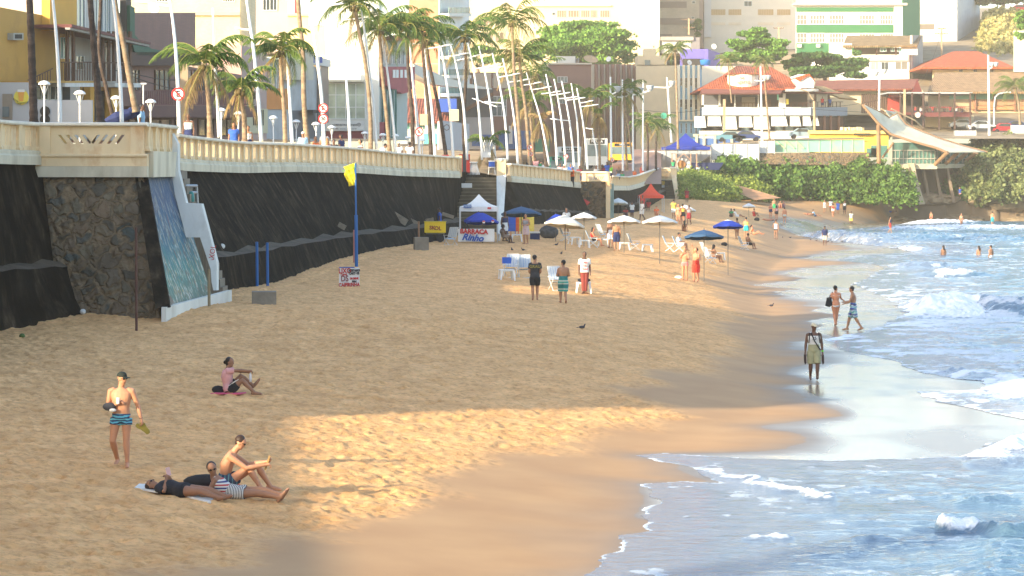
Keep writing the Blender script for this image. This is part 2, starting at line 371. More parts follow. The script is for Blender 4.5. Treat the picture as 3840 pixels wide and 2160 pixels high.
def make_sea():
 X,Y=persp_grid(-.02,.26,560,31,430,.0016)
 s=np.minimum(sdf(X,Y,WLOW),sdf(X,Y,WUP))
 s=s+(vn(X,Y,.9,60)-.5)*.35*np.sqrt(Y/60)+(vn(X,Y,.25,61)-.5)*.12
 dep=-s
 k=sstep(dep,0,5)
 z=.006+.02*sstep(dep,0,1.5)
 amp=.02+.98*k
 wx=X+(vn(X,Y,4,74)-.5)*3;wy=Y+(vn(X,Y,2.5,75)-.5)*1.6
 rg=lambda a,b,s,k:1-np.abs(2*vn(a,b,s,k)-1)
 wv=.09*(vn(wx*.5,wy,2.6,70)-.5)+.060*(rg(wx*.45,wy,1.1,71)-.5)+.034*(rg(wx*.5,wy,.5,72)-.5)+.016*(rg(wx*.6,wy,.24,76)-.5)
 wv+=.25*(vn(X*.5,Y,9,73)-.5)*sstep(Y,70,160)
 z=z+wv*amp
 foam=.75*np.exp(-(dep/(.10*np.sqrt(Y/50)+.03))**2)*sstep(vn(X,Y,.8,83)*.6+vn(X,Y,.2,84)*.4,.35,.75)
 n1=vn(X,Y,1.1,80)*.5+vn(X,Y,.45,81)*.3+vn(X,Y,.18,82)*.2
 up=((Y>66)&(Y<140))*np.exp(-dep/9.)
 foam=np.maximum(foam,up*sstep(n1,.42,.62)*.75)
 foam=np.maximum(foam,(Y>135)*sstep(n1,.60,.72)*.5*np.exp(-dep/60))
 foam=np.maximum(foam,(Y<=66)*sstep(n1,.70,.8)*.35)
 for pts,h,ws,wl,fr,fs_,kind,br in WAVES:
  P=flat(pts);ymin=min(p[1]for p in P)-15;ymax=max(p[1]for p in P)+25
  r=(Y[:,0]>ymin)&(Y[:,0]<ymax)
  if not r.any():continue
  i0,i1=np.nonzero(r)[0][[0,-1]]
  x=X[i0:i1+1];y=Y[i0:i1+1]
  q_=h*1.6+.25;x2=x+(vn(x,y,h*3+.4,90)-.5)*q_+(vn(x,y,.35,96)-.5)*q_*.5;y2=y+(vn(x,y,h*3+.4,91)-.5)*q_+(vn(x,y,.35,97)-.5)*q_*.5
  d,a,sg=seg_dist(x2,y2,P)
  n=len(P)-1;ends=sstep(a,0,.7)*(1-sstep(a,n-.6,n))if kind!='break' else sstep(a,0,.45)
  land=sg<0
  prof=np.where(land,np.exp(-(d/wl)**2),np.exp(-(d/ws)**1.6))
  rough=1+.5*(vn(x,y,.5*h+.12,92)-.5)
  z[i0:i1+1]+=h*prof*ends*rough
  bk=1.-sstep(a,n*br-.5,n*br+.6)if br<1 else np.ones_like(a)
  f=np.where(land,np.exp(-(d/fr)**2),np.exp(-(d/(ws*.35))**2))*ends*bk*fs_
  nn=vn(x,y,.22+h*.35,93)*.4+vn(x,y,.12+h*.12,94)*.35+vn(x,y,.10,98)*.25
  f=f*sstep(nn+f*.62,.48,.85)
  z[i0:i1+1]+=f*h*.30*(nn-.3)*bk
  z[i0:i1+1]+=f*.07*(vn(x,y,.09,97)-.4)+f*.06*(vn(x,y,.2,96)-.4)
  if h>.5:z[i0:i1+1]+=f*h*(.30*(vn(x,y,.30,95)-.35)+.30*(vn(x,y,.13,99)-.4))
  foam[i0:i1+1]=np.maximum(foam[i0:i1+1],f)
 z=.004+(z-.004)*sstep(dep,.0,1.3)
 return grid_mesh('sea_water',X,Y,z,sea_mat(),s<0,{'foam':np.clip(foam,0,1),'depth':np.clip(dep/9,0,1)})
def sea_mat():
 m,nt,b=newmat('sea water');N=nt.nodes;L=nt.links
 def attr(n):
  a=N.new('ShaderNodeAttribute');a.attribute_name=n;return a.outputs['Fac']
 g=N.new('ShaderNodeNewGeometry')
 def noise(s,d=5,r=.5,st=(1,1,1)):
  mp=N.new('ShaderNodeMapping');mp.inputs['Scale'].default_value=st;L.new(g.outputs['Position'],mp.inputs[0])
  n=N.new('ShaderNodeTexNoise');n.inputs['Scale'].default_value=s;n.inputs['Detail'].default_value=d;n.inputs['Roughness'].default_value=r
  L.new(mp.outputs[0],n.inputs['Vector']);return n.outputs[0]
 cm=N.new('ShaderNodeMix');cm.data_type='RGBA';L.new(attr('depth'),cm.inputs[0])
 cm.inputs[6].default_value=(.20,.225,.28,1);cm.inputs[7].default_value=(.06,.16,.24,1)
 fm=N.new('ShaderNodeMix');fm.data_type='RGBA'
 th=N.new('ShaderNodeMapRange');ad=N.new('ShaderNodeMath');ad.operation='MULTIPLY_ADD'
 L.new(noise(6,8,.75),ad.inputs[0]);ad.inputs[1].default_value=.9;L.new(attr('foam'),ad.inputs[2])
 L.new(ad.outputs[0],th.inputs[0]);th.inputs[1].default_value=.60;th.inputs[2].default_value=1.12
 L.new(th.outputs[0],fm.inputs[0]);L.new(cm.outputs[2],fm.inputs[6]);fm.inputs[7].default_value=(.86,.88,.90,1)
 L.new(fm.outputs[2],b.inputs['Base Color'])
 rr=N.new('ShaderNodeMapRange');L.new(th.outputs[0],rr.inputs[0]);rr.inputs[3].default_value=.09;rr.inputs[4].default_value=.8
 L.new(rr.outputs[0],b.inputs['Roughness']);b.inputs['IOR'].default_value=1.34;b.inputs['Specular IOR Level'].default_value=.7
 b1=N.new('ShaderNodeBump');b1.inputs['Strength'].default_value=1.;b1.inputs['Distance'].default_value=.12;L.new(noise(1.7,5,.6,(1,1.8,1)),b1.inputs['Height'])
 b2=N.new('ShaderNodeBump');b2.inputs['Strength'].default_value=.8;b2.inputs['Distance'].default_value=.035;L.new(noise(6,4,.6,(1,1.6,1)),b2.inputs['Height'])
 L.new(b1.outputs[0],b2.inputs['Normal']);L.new(b2.outputs[0],b.inputs['Normal'])
 return m
beach=make_beach();beach['kind']='structure'
sea=make_sea();sea['kind']='structure'
mb=MB();mb.quad((40,-300,-.35),(2500,-300,-.35),(2500,3000,-.35),(40,3000,-.35))
oc=structure(mb,'open_sea',mat('open sea',(.05,.13,.16),rough=.15,scale=.3,bump=.6,bscale=.8))
SUN_EL,SH=17.,(.74,.67)
def make_light():
 w=bpy.data.worlds.new('World');sc.world=w;w.use_nodes=True;nt=w.node_tree
 bg=nt.nodes['Background'];sky=nt.nodes.new('ShaderNodeTexSky');sky.sky_type='NISHITA';sky.sun_disc=False
 sky.sun_elevation=math.radians(SUN_EL);d=V((-SH[0],-SH[1],0)).normalized()
 sky.sun_rotation=math.atan2(d.x,d.y);sky.air_density=1.;sky.dust_density=1.6;sky.ozone_density=1.
 nt.links.new(sky.outputs[0],bg.inputs[0]);bg.inputs[1].default_value=.15
 ld=bpy.data.lights.new('sun','SUN');ld.energy=3.0;ld.angle=math.radians(.8);ld.color=(1.,.87,.62)
 lo=bpy.data.objects.new('sun',ld);COL.objects.link(lo)
 e=math.radians(SUN_EL);v=V((-d.x*math.cos(e),-d.y*math.cos(e),-math.sin(e)))
 lo.rotation_euler=v.to_track_quat('-Z','Y').to_euler();lo.location=(-60,-40,60)
 cd=bpy.data.cameras.new('camera');co=bpy.data.objects.new('camera',cd);COL.objects.link(co);sc.camera=co
 co.location=(0,0,CZ);co.rotation_euler=(math.pi/2,0,0);cd.sensor_width=36;cd.lens=36*F/3840;cd.shift_y=-(1080-HZ)/3840
 cd.clip_end=6000;cd.clip_start=.5
 sc.view_settings.view_transform='Standard';sc.view_settings.look='None';sc.view_settings.gamma=1;sc.view_settings.exposure=EXPOSURE
 sc.cycles.use_denoising=True;sc.cycles.max_bounces=6;sc.cycles.diffuse_bounces=3;sc.cycles.glossy_bounces=3;sc.cycles.volume_bounces=0
 sc.cycles.caustics_reflective=False;sc.cycles.caustics_refractive=False
EXPOSURE=1.85
make_light()
def stone_mat(name,dark=True):
 if name in MATS:return MATS[name]
 m,nt,b=newmat(name);N=nt.nodes;L=nt.links
 g=N.new('ShaderNodeNewGeometry')
 def noise(s,st,d=6,r=.6):
  mp=N.new('ShaderNodeMapping');mp.inputs['Scale'].default_value=st;L.new(g.outputs['Position'],mp.inputs[0])
  n=N.new('ShaderNodeTexNoise');n.inputs['Scale'].default_value=s;n.inputs['Detail'].default_value=d;n.inputs['Roughness'].default_value=r
  L.new(mp.outputs[0],n.inputs['Vector']);return n.outputs[0]
 def ramp(v,stops):
  r=N.new('ShaderNodeValToRGB');L.new(v,r.inputs[0]);e=r.color_ramp.elements
  while len(e)<len(stops):e.new(.5)
  for k,(p,c)in enumerate(stops):e[k].position=p;e[k].color=tuple(c)+(1,)
  return r.outputs[0]
 def mix(f,a,c):
  x=N.new('ShaderNodeMix');x.data_type='RGBA';L.new(f,x.inputs[0]);L.new(a,x.inputs[6]);L.new(c,x.inputs[7]);return x.outputs[2]
 if dark:
  base=ramp(noise(1.6,(1,1,.5)),[(.3,(.006,.0055,.005)),(.55,(.016,.013,.010)),(.75,(.045,.034,.024))])
  st=noise(1.3,(1.3,1.3,.09),8,.62)
  f=N.new('ShaderNodeMapRange');L.new(st,f.inputs[0]);f.inputs[1].default_value=.50;f.inputs[2].default_value=.76;f.inputs[4].default_value=.45
  pale=ramp(noise(5,(1,1,.3)),[(.35,(.06,.042,.028)),(.55,(.16,.11,.07)),(.7,(.34,.27,.19))])
  c=mix(f.outputs[0],base,pale)
  bump=noise(3.5,(1,1,.35),8,.7);bs=1.
 else:
  vo=N.new('ShaderNodeTexVoronoi');vo.feature='F1';vo.inputs['Scale'].default_value=2.1;vo.inputs['Randomness'].default_value=1.
  mp=N.new('ShaderNodeMapping');mp.inputs['Scale'].default_value=(1,.3,1.35)
  wn=N.new('ShaderNodeTexNoise');wn.inputs['Scale'].default_value=2.5;L.new(g.outputs['Position'],wn.inputs['Vector'])
  ad=N.new('ShaderNodeVectorMath');ad.operation='MULTIPLY_ADD';L.new(wn.outputs['Color'],ad.inputs[0]);ad.inputs[1].default_value=(.5,.5,.5);L.new(g.outputs['Position'],ad.inputs[2])
  L.new(ad.outputs[0],mp.inputs[0]);L.new(mp.outputs[0],vo.inputs['Vector'])
  v2=N.new('ShaderNodeTexVoronoi');v2.feature='DISTANCE_TO_EDGE';v2.inputs['Scale'].default_value=2.1;L.new(mp.outputs[0],v2.inputs['Vector'])
  sp=N.new('ShaderNodeSeparateColor');L.new(vo.outputs['Color'],sp.inputs[0])
  st=ramp(sp.outputs[0],[(.0,(.075,.078,.065)),(.25,(.19,.13,.08)),(.45,(.085,.10,.09)),(.6,(.21,.145,.09)),(.8,(.18,.15,.10)),(1.,(.065,.058,.048))])
  var=ramp(noise(4,(1,1,1)),[(.3,(.15,.105,.06)),(.7,(.28,.20,.12))])
  f=N.new('ShaderNodeMapRange');L.new(v2.outputs['Distance'],f.inputs[0]);f.inputs[1].default_value=.03;f.inputs[2].default_value=.16
  c=mix(f.outputs[0],var,st)
  dk=N.new('ShaderNodeMapRange');L.new(noise(.6,(1,1,1),6,.7),dk.inputs[0]);dk.inputs[1].default_value=.5;dk.inputs[2].default_value=.75;dk.inputs[4].default_value=.6
  c=mix(dk.outputs[0],c,ramp(noise(3,(1,1,1)),[(.3,(.035,.03,.02)),(.8,(.09,.07,.05))]))
  mm=N.new('ShaderNodeMath');mm.operation='MULTIPLY_ADD';L.new(f.outputs[0],mm.inputs[0]);mm.inputs[1].default_value=.8;L.new(noise(6,(1,1,1)),mm.inputs[2]);bump=mm.outputs[0];bs=1.
 L.new(c,b.inputs['Base Color']);b.inputs['Roughness'].default_value=1.;b.inputs['Specular IOR Level'].default_value=.04
 bp=N.new('ShaderNodeBump');bp.inputs['Strength'].default_value=bs;bp.inputs['Distance'].default_value=.12;L.new(bump,bp.inputs['Height']);L.new(bp.outputs[0],b.inputs['Normal'])
 MATS[name]=m;return m
M_WALL=stone_mat('blackened sea wall');M_RUB=stone_mat('rubble masonry',False)
M_SHELF=mat('ledge rubble',(.085,.065,.045),.95,.4,1.6,.9,stain=(.05,.04,.03),stain_amt=.7)
M_BAL=mat('balustrade plaster',(.78,.60,.36),.8,.10,1.2,.25,stain=(.52,.24,.08),stain_amt=.85,stretch=(1,1,.55))
M_CAP=mat('balustrade coping',(.80,.74,.62),.8,.12,1.4,.2,stain=(.55,.40,.24),stain_amt=.45)
M_LEDGE=mat('ledge plaster',(.62,.56,.42),.85,.14,1.5,.25,stain=(.36,.30,.20),stain_amt=.6,stretch=(1,1,.3))
M_WHITE=mat('white render',(.66,.65,.60),.8,.08,1.2,.1,stain=(.40,.36,.28),stain_amt=.5,stretch=(1,1,.3))
def lerp_poly(P,s):
 """point at arc length s on a 3D polyline"""
 for i in range(len(P)-1):
  l=(V(P[i+1])-V(P[i])).length
  if s<=l or i==len(P)-2:return V(P[i]).lerp(V(P[i+1]),s/l),(V(P[i+1])-V(P[i])).normalized()
  s-=l
def plen(P):return sum((V(P[i+1])-V(P[i])).length for i in range(len(P)-1))
def sweep(mb,P,prof,mi=0):
 """sweep a 2D profile (out, up) along the polyline P; out = towards the beach"""
 rings=[]
 for i,p in enumerate(P):
  t=(V(P[min(i+1,len(P)-1)])-V(P[max(i-1,0)]));t.z=0;t.normalize()
  o=V((t.y,-t.x,0))
  rings.append([V(p)+o*a+V((0,0,h))for a,h in prof])
 return mb.loft(rings,mi)
def resample(P,step):
 n=max(1,round(plen(P)/step));L_=plen(P)
 return[lerp_poly(P,L_*i/n)[0]for i in range(n+1)]
def baluster_mesh():
 mb=MB();w=.15
 pr=[(-.94,.17,.13),(-.86,.17,.12),(-.78,.12,.08),(-.55,.105,.07),(-.30,.115,.075),(-.20,.15,.10),(-.13,.17,.12)]
 rings=[[V((a*x,b*y-.02,z))for a,b in((-1,-1),(1,-1),(1,1),(-1,1))]for z,x,y in pr]
 mb.loft(rings);return mb
def panel_mesh(p):
 g=p-.30;mb=MB()
 mb.box((0,.02,-.86),(g,.07,.16));mb.box((0,.02,-.18),(g,.07,.12))
 k=3;sw=.07
 xs=[-.18,0,.18]
 e=[-g/2];
 for x in xs:e+=[x-sw/2,x+sw/2]
 e.append(g/2)
 for i in range(0,len(e),2):
  a,b=e[i],e[i+1];mb.box(((a+b)/2,.02,-.51),(b-a,.07,.54))
 return mb
def balustrade(name,P,label,pitch=1.65,ledge=True,cap_h=.0,ends=True):
 """coping, balusters and pierced panels along the coping line P"""
 t=thing(name,label,'balustrade',V(P[0])-V((0,0,1.4)),'white balustrades along the promenade')
 Q=resample(P,1.2)
 mb=MB();sweep(mb,Q,[(-.16,-.13),(.16,-.13),(.20,-.09),(.20,-.02),(.10,0),(-.10,0),(-.20,-.02),(-.20,-.09)])
 mb.build('coping',M_CAP,t)
 if ledge:
  mb=MB();sweep(mb,Q,[(-.16,-1.38),(.22,-1.40),(.22,-1.12),(.17,-1.06),(.17,-.96),(.12,-.93),(-.12,-.93),(-.16,-1.0)])
  mb.build('plinth_ledge',M_LEDGE,t)
 L_=plen(P);n=max(1,round(L_/pitch));st=L_/n
 b0=baluster_mesh().build('baluster',M_BAL,t,local=True);p0=panel_mesh(st).build('pierced_panel',M_BAL,t,local=True)
 first=True
 for i in range(n+1):
  q,d=lerp_poly(P,min(st*i,L_-1e-4));a=math.atan2(d.y,d.x)
  o=b0 if i==0 else b0.copy()
  if i:COL.objects.link(o)
  o.parent=t;o.location=q-t.location;o.rotation_euler=(0,0,a)
  if i<n:
   q,d=lerp_poly(P,st*(i+.5));a=math.atan2(d.y,d.x)
   o=p0 if i==0 else p0.copy()
   if i:COL.objects.link(o)
   o.parent=t;o.location=q-t.location;o.rotation_euler=(0,0,a)
 return t
def slit_panel(P0,P1,H,mb,nslit=8,th=.16):
 """solid parapet panel with a zigzag row of slanting slits between P0 and P1 (top corners)"""
 P0,P1=V(P0),V(P1);d=(P1-P0);Lw=d.length;d.normalize();up=V((0,0,1));o=V((d.y,-d.x,0))
 z0,z1=-.30*H,-.62*H
 def q(a,b,c,e,up0,up1):
  poly=[P0+d*a+up*up1,P0+d*b+up*up1,P0+d*c+up*up0,P0+d*e+up*up0]
  mb.prism([p-o*th/2 for p in poly],o*th)
 mb.prism([P0-o*th/2,P1-o*th/2,P1+up*z0-o*th/2,P0+up*z0-o*th/2],o*th)
 mb.prism([P0+up*z1-o*th/2,P1+up*z1-o*th/2,P1-up*H-o*th/2,P0-up*H-o*th/2],o*th)
 m0,m1=.10*Lw,.90*Lw;pitch=(m1-m0)/nslit;sw=pitch*.42
 edges=[]
 for i in range(nslit):
  c=m0+pitch*(i+.5);lean=(pitch*.42)*(-1 if i<nslit/2 else 1)
  edges.append((c-sw/2+lean,c+sw/2+lean,c-sw/2-lean,c+sw/2-lean))
 tl,bl=0.,0.
 for e in edges+[(Lw,Lw,Lw,Lw)]:
  q(bl,e[2],e[0],tl,z0,z1);tl,bl=e[1],e[3]
def capline(L):return[W(x,y,D)for x,D,y in L]
LEFT=capline([(-420,66,380),(-150,76,428),(0,81,450),(140,84,459)])
MAIN=capline([(655,97,500),(700,100,508),(900,113,530),(1100,125,537),(1330,140,553),(1500,154,573),(1715,169,588)])
SEC2=capline([(1908,190,612),(2045,201,626),(2170,213,642)])
SEC3=capline([(2292,240,658),(2354,258,662),(2393,276,655),(2435,297,640),(2468,314,629)])
balustrade('balustrade',LEFT,'weathered cream balustrade at the left edge above the blackened wall')
balustrade('balustrade',MAIN,'long cream balustrade running from the blue mural stairs to the wide steps')
balustrade('balustrade',SEC2,'cream balustrade between the wide steps and the far bay with slanting slits',1.3)
balustrade('balustrade',SEC3,'curving cream balustrade rising behind the red canopy tent',1.6)
def wall_d(x):
 return float(np.interp(x,[0,560,645,700,900,1100,1330,1500,1715,1908,2045,2170,2292,2354,2393,2435,2525],[85,85,97,100,113,125,140,154,170,190,201,213,236,258,276,297,318]))
def bay(Ys,xl,xr,ycap,side,label,foot=.35,H=1.0):
 """lookout bay of the parapet: front panel with slanting slits, side return"""
 A=W(xl,ycap,Ys);B=W(xr,ycap,Ys)
 t=thing('lookout_parapet',label,'parapet',(A+B)/2-V((0,0,1.8)),'parapets of the lookout bays')
 mb=MB();slit_panel(A+V((.35,0,-.13)),B+V((-.4,0,-.13)),.92,mb);mb.build('slit_panel',M_BAL,t)
 for p,w in((A+V((.18,0,0)),.36),(B-V((.22,0,0)),.44)):mb=MB();mb.box(p-V((0,0,.60)),(w,.34,.94));mb.build('pier',M_BAL,t)
 mb=MB();sweep(mb,[A-V((.1,0,0)),B+V((.12,0,0))],[(-.18,-.13),(.2,-.13),(.25,-.09),(.25,-.02),(.15,0),(-.15,0),(-.2,-.02)]);mb.build('coping',M_CAP,t)
 mb=MB();sweep(mb,[A-V((.1,0,0)),B+V((.12,0,0))],[(-.2,-1.44),(.22,-1.44),(.22,-1.15),(.28,-1.12),(.28,-1.06),(.2,-1.03),(-.2,-1.03)]);mb.build('band',M_BAL,t)
 mb=MB();sweep(mb,[A-V((.1,0,0)),B+V((.12,0,0))],[(-.2,-1.445-foot),(.27,-1.445-foot),(.27,-1.445),(-.2,-1.445)]);mb.build('foot',M_LEDGE,t)
 return t,A,B
b1,A1,B1=bay(84,150,542,459,None,'big cream lookout parapet with slanting slits above the rubble stone wall')
S1=[B1+V((.02,.25,0)),W(650,471,90.5)]
balustrade('balustrade',S1,'short cream balustrade returning beside the slitted lookout parapet at left',1.6,ledge=False)
mb=MB();sweep(mb,S1,[(-.2,-1.80),(.24,-1.80),(.24,-.94),(-.2,-.94)]);solo(mb,'parapet_base',M_LEDGE,'plain cream band under the short balustrade above the blue mural','parapet')
b2,A2,B2=bay(214,2182,2288,643,None,'far lookout parapet with slanting slits beside two men in green',foot=.05)
b3,A3,B3=bay(316,2468,2522,629,None,'distant small parapet with slanting slits above the far stairs',foot=.1)
def wall_body(name,T,Pl,Ba,label,m=M_WALL,grp='blackened sea walls'):
 mb=MB();n=26
 def at(P,s):
  return lerp_poly(P,plen(P)*s)[0]
 rings=[]
 for i in range(n+1):
  s=i/n*.9999;t=at(T,s);p=at(Pl,s);b=at(Ba,s);q=p+(b-p)*(.26+.05*math.sin(i*3.3));q.z=p.z-.10-.08*abs(math.sin(i*1.9));p=p+V((0,0,.12*math.sin(i*2.7)))
  wob=.12*math.sin(i*2.1)
  rings.append([t+V((-.9,0,0)),t,t.lerp(p,.5)+V((wob*.4,0,0)),p+V((wob*.3,0,0)),q+V((.25,0,.02)),q.lerp(b,.5),b,b+V((-1.5,0,-1.))])
 mb.loft(rings);mb.mi=[1 if(k%8==3 and k<8*n)else 0 for k in range(len(mb.mi))]
 return solo(mb,name,[m,M_SHELF],label,'sea wall',grp)
def off(P,dz,dx=0.):return[V(p)+V((dx,0,dz))for p in P]
PL=lambda L,z:[V((gx(x,D),D,z))for x,D in L]
T0=off(LEFT,-1.38);wall_body('sea_wall',T0,[V((-21.5,66,3.55)),V((-16.3,78,3.5)),V((-15.5,81.2,3.5)),V((-14.6,83.6,3.5))],[V((-20,62,.8)),V((-15.8,77.5,1.2)),V((-13.4,81.3,1.4)),V((-12.9,84,1.4))],'blackened battered sea wall at the left edge with a lower plinth')
T1=off(MAIN,-1.38)
wall_body('sea_wall',T1,[V((-11.6,95,3.35)),V((-10.8,101.4,3.35)),V((-10,113.8,3.35)),V((-8.1,134.6,3.35)),V((-6.0,147,3.35)),V((-3.65,168.5,3.4))],[V((-10.9,92,1.2)),V((-9.3,103.5,1.2)),V((-7.8,119,1.3)),V((-6.1,133.5,1.4)),V((-3.9,150,1.5)),V((-1.9,166,1.6))],'long blackened battered sea wall behind the yellow flag')
T2=off(SEC2,-1.38)
wall_body('sea_wall',T2,[p+V((.9,-1,-2.0))for p in T2],[p+V((1.6,-3,-3.6))for p in T2],'blackened sea wall right of the wide steps behind the umbrellas')
T3=off(SEC3,-1.38)
wall_body('sea_wall',T3,[p+V((.5,-1,-1.3))for p in T3],[p+V((1.0,-2,-3.4))for p in T3],'curved dark sea wall behind the red canopy tent')
tl,tr=A1+V((.1,-.05,-1.80)),B1+V((-.02,-.05,-1.80))
bl,br=V((-14.3,81.6,1.0)),V((-10.95,80.2,1.0))
mb=MB();n=24;k=16
vs=[]
random.seed(3)
for j in range(k+1):
 for i in range(n+1):
  a=tl.lerp(tr,i/n);b=bl.lerp(br,i/n);p=a.lerp(b,j/k)
  p+=V((0,-.10*random.random(),0))if 0<i<n and 0<j<k else V((0,0,0));vs.append(p)
fs=[(j*(n+1)+i,j*(n+1)+i+1,(j+1)*(n+1)+i+1,(j+1)*(n+1)+i)for j in range(k)for i in range(n)]
mb.add(vs,fs)
mb.add([tl,tr,tr+V((0,7,0)),tl+V((0,7,0)),bl,br,br+V((0,7,0)),bl+V((0,7,0))],[(0,1,2,3),(0,3,7,4),(2,3,7,6)])
bayw=solo(mb,'stone_bay_wall',M_RUB,'brown and grey rubble stone wall under the slitted lookout parapet','stone wall',base=(-12.6,81,1.2))
def mural_mat():
 m,nt,b=newmat('painted mural');N=nt.nodes;L=nt.links
 g=N.new('ShaderNodeNewGeometry');sp=N.new('ShaderNodeSeparateXYZ');L.new(g.outputs['Position'],sp.inputs[0])
 def noise(s,st,d=6):
  mp=N.new('ShaderNodeMapping');mp.inputs['Scale'].default_value=st;L.new(g.outputs['Position'],mp.inputs[0])
  n=N.new('ShaderNodeTexNoise');n.inputs['Scale'].default_value=s;n.inputs['Detail'].default_value=d;n.inputs['Roughness'].default_value=.65;L.new(mp.outputs[0],n.inputs['Vector']);return n
 nz=noise(1.2,(1,1,.5)).outputs[0]
 ma=N.new('ShaderNodeMath');ma.operation='MULTIPLY_ADD';L.new(nz,ma.inputs[0]);ma.inputs[1].default_value=1.6;L.new(sp.outputs[2],ma.inputs[2])
 mr=N.new('ShaderNodeMapRange');L.new(ma.outputs[0],mr.inputs[0]);mr.inputs[1].default_value=2.2;mr.inputs[2].default_value=7.2
 cr=N.new('ShaderNodeValToRGB');L.new(mr.outputs[0],cr.inputs[0]);e=cr.color_ramp.elements
 st=[(0,(.06,.06,.05)),(.14,(.11,.16,.12)),(.33,(.05,.20,.17)),(.55,(.02,.11,.17)),(.8,(.02,.06,.14)),(1,(.025,.06,.12))]
 while len(e)<len(st):e.new(.5)
 for i,(p,c)in enumerate(st):e[i].position=p;e[i].color=c+(1,)
 n2=noise(2.2,(2.2,2.2,.30),8)
 f=N.new('ShaderNodeMapRange');L.new(n2.outputs[0],f.inputs[0]);f.inputs[1].default_value=.46;f.inputs[2].default_value=.58
 lowm=N.new('ShaderNodeMapRange');L.new(sp.outputs[2],lowm.inputs[0]);lowm.inputs[1].default_value=6.0;lowm.inputs[2].default_value=2.8;lowm.inputs[3].default_value=.25;lowm.inputs[4].default_value=.9
 mm=N.new('ShaderNodeMath');mm.operation='MULTIPLY';L.new(f.outputs[0],mm.inputs[0]);L.new(lowm.outputs[0],mm.inputs[1])
 c2=N.new('ShaderNodeValToRGB');e=c2.color_ramp.elements;n3=noise(3.1,(1,1,.5),3);L.new(n3.outputs[0],c2.inputs[0])
 st=[(.3,(.05,.05,.16)),(.42,(.35,.27,.10)),(.5,(.55,.56,.50)),(.58,(.12,.07,.03)),(.7,(.30,.10,.08))]
 while len(e)<len(st):e.new(.5)
 for i,(p,c)in enumerate(st):e[i].position=p;e[i].color=c+(1,)
 x=N.new('ShaderNodeMix');x.data_type='RGBA';L.new(mm.outputs[0],x.inputs[0]);L.new(cr.outputs[0],x.inputs[6]);L.new(c2.outputs[0],x.inputs[7])
 L.new(x.outputs[2],b.inputs['Base Color']);b.inputs['Roughness'].default_value=.8
 bp=N.new('ShaderNodeBump');bp.inputs['Strength'].default_value=.6;bp.inputs['Distance'].default_value=.04;L.new(n2.outputs[0],bp.inputs['Height']);L.new(bp.outputs[0],b.inputs['Normal'])
 return m
t=thing('mural_wall','blue and turquoise painted mural wall beside the white stair parapet','mural wall',(-10.9,85,1.6))
mb=MB();c0,c1=tr+V((-.3,0,0)),S1[1]+V((.0,0,-1.75));c2,c3=V((-10.35,88.8,1.95)),br+V((.0,0,1.15))
mb.prism([c0+V((.36,.1,0)),c1,c2,c3+V((.13,.1,0))],V((-.4,.3,0)));mb.build('painted_face',mural_mat(),t)
mb=MB();mb.prism([c0+V((.02,-.02,0)),c0+V((.40,.06,0)),c3+V((.22,.06,.0)),c3+V((-.22,-.05,0))],V((0,.3,0)));mb.build('rough_edge',stone_mat('blackened sea wall'),t)
mb=MB();a=br+V((-.02,-.1,.55));mb.prism([a,a+V((.0,0,.62)),V((-9.85,88.6,2.32)),V((-9.85,88.6,1.2))],V((.15,.02,0)));mb.build('base_band',M_WHITE,t)
zz=[(646,659),(656,729),(698,890),(750,890),(790,1010),(793,1057),(800,1089),(812,1089),(812,982),(755,764),(698,761),(668,640),(666,540),(646,500)]
mb=MB();P=[W(x,y,90.0-(y-500)/590*2.6)for x,y in zz]
mb.prism(P,V((.05,.22,0)))
sp_=solo(mb,'stair_parapet',M_WHITE,'white zigzag stair parapet descending beside the blue mural','stair wall')
mb=MB()
for i in range(16):
 z=6.4-i*.28;mb.box((-12.0+i*.095,92.6+i*.03,z-.9),(.30,1.6,1.9))
solo(mb,'stair_flight',mat('stair concrete',(.20,.17,.13),.9,.2,2,.3),'narrow concrete flight hidden behind the white zigzag parapet','stairs')
mb=MB()
for y in(697,722):mb.tube([W(680,y,92.2),W(738,y,93.0)],.055,8)
for x,D in((681,92.1),(703,92.4),(737,93)):mb.tube([W(x,697,D),W(x+(4 if x>730 else 0),764,D)],.045,8)
solo(mb,'hand_rail',mat('galvanised rail',(.35,.36,.37),.45,.1,4,metal=.4),'grey double hand rail at the stair landing','railing')
mb=MB();mb.lathe([(.10,0),(.13,.03),(.14,.2),(.11,.38),(.05,.44)],W(715,763,92.5),12)
solo(mb,'plastic_drum',mat('teal plastic',(.03,.22,.20),.5),'teal plastic drum standing on the stair landing','drum',smooth=True)
text('AXOL','red_scrawl',mat('red spray paint',(.5,.03,.03),.6),.26,W(797,953,87.95)+V((0,-.04,0)),(.15,0,1),(-1,0,.2),sp_,sx=.9)
def steps(x0,x1,D0,z0,z1,run,label,n):
 mb=MB();xa,xb=gx(x0,D0),gx(x1,D0)
 h=(z0-z1)/n;d=run/n
 for i in range(n):
  mb.box(((xa+xb)/2,D0-i*d-d/2,(z0-i*h-h+z1-1)/2),(xb-xa-.004*i,d+.0,z0-i*h-h-z1+1))
  mb.box(((xa+xb)/2,D0-i*d-d/2+.03,z0-i*h-h+.02),(xb-xa-.006*i-.01,d+.02,.05),mi=1)
 t=solo(mb,'beach_steps',[mat('step riser',(.12,.095,.06),.9,.25,2,.3),mat('step tread',(.23,.18,.115),.9,.2,2,.3)],label,'stairs','flights of steps down to the beach')
 return t
steps(1718,1868,176,6.27,2.2,8,'wide brown concrete steps behind the white vendor tent',17)
steps(2468,2528,322,6.0,3.0,12,'far brown steps behind the red canopy tent',16)
t=thing('stair_pier','cream stair pier with moulded cap at the right of the wide steps','pier',W(1880,870,171))
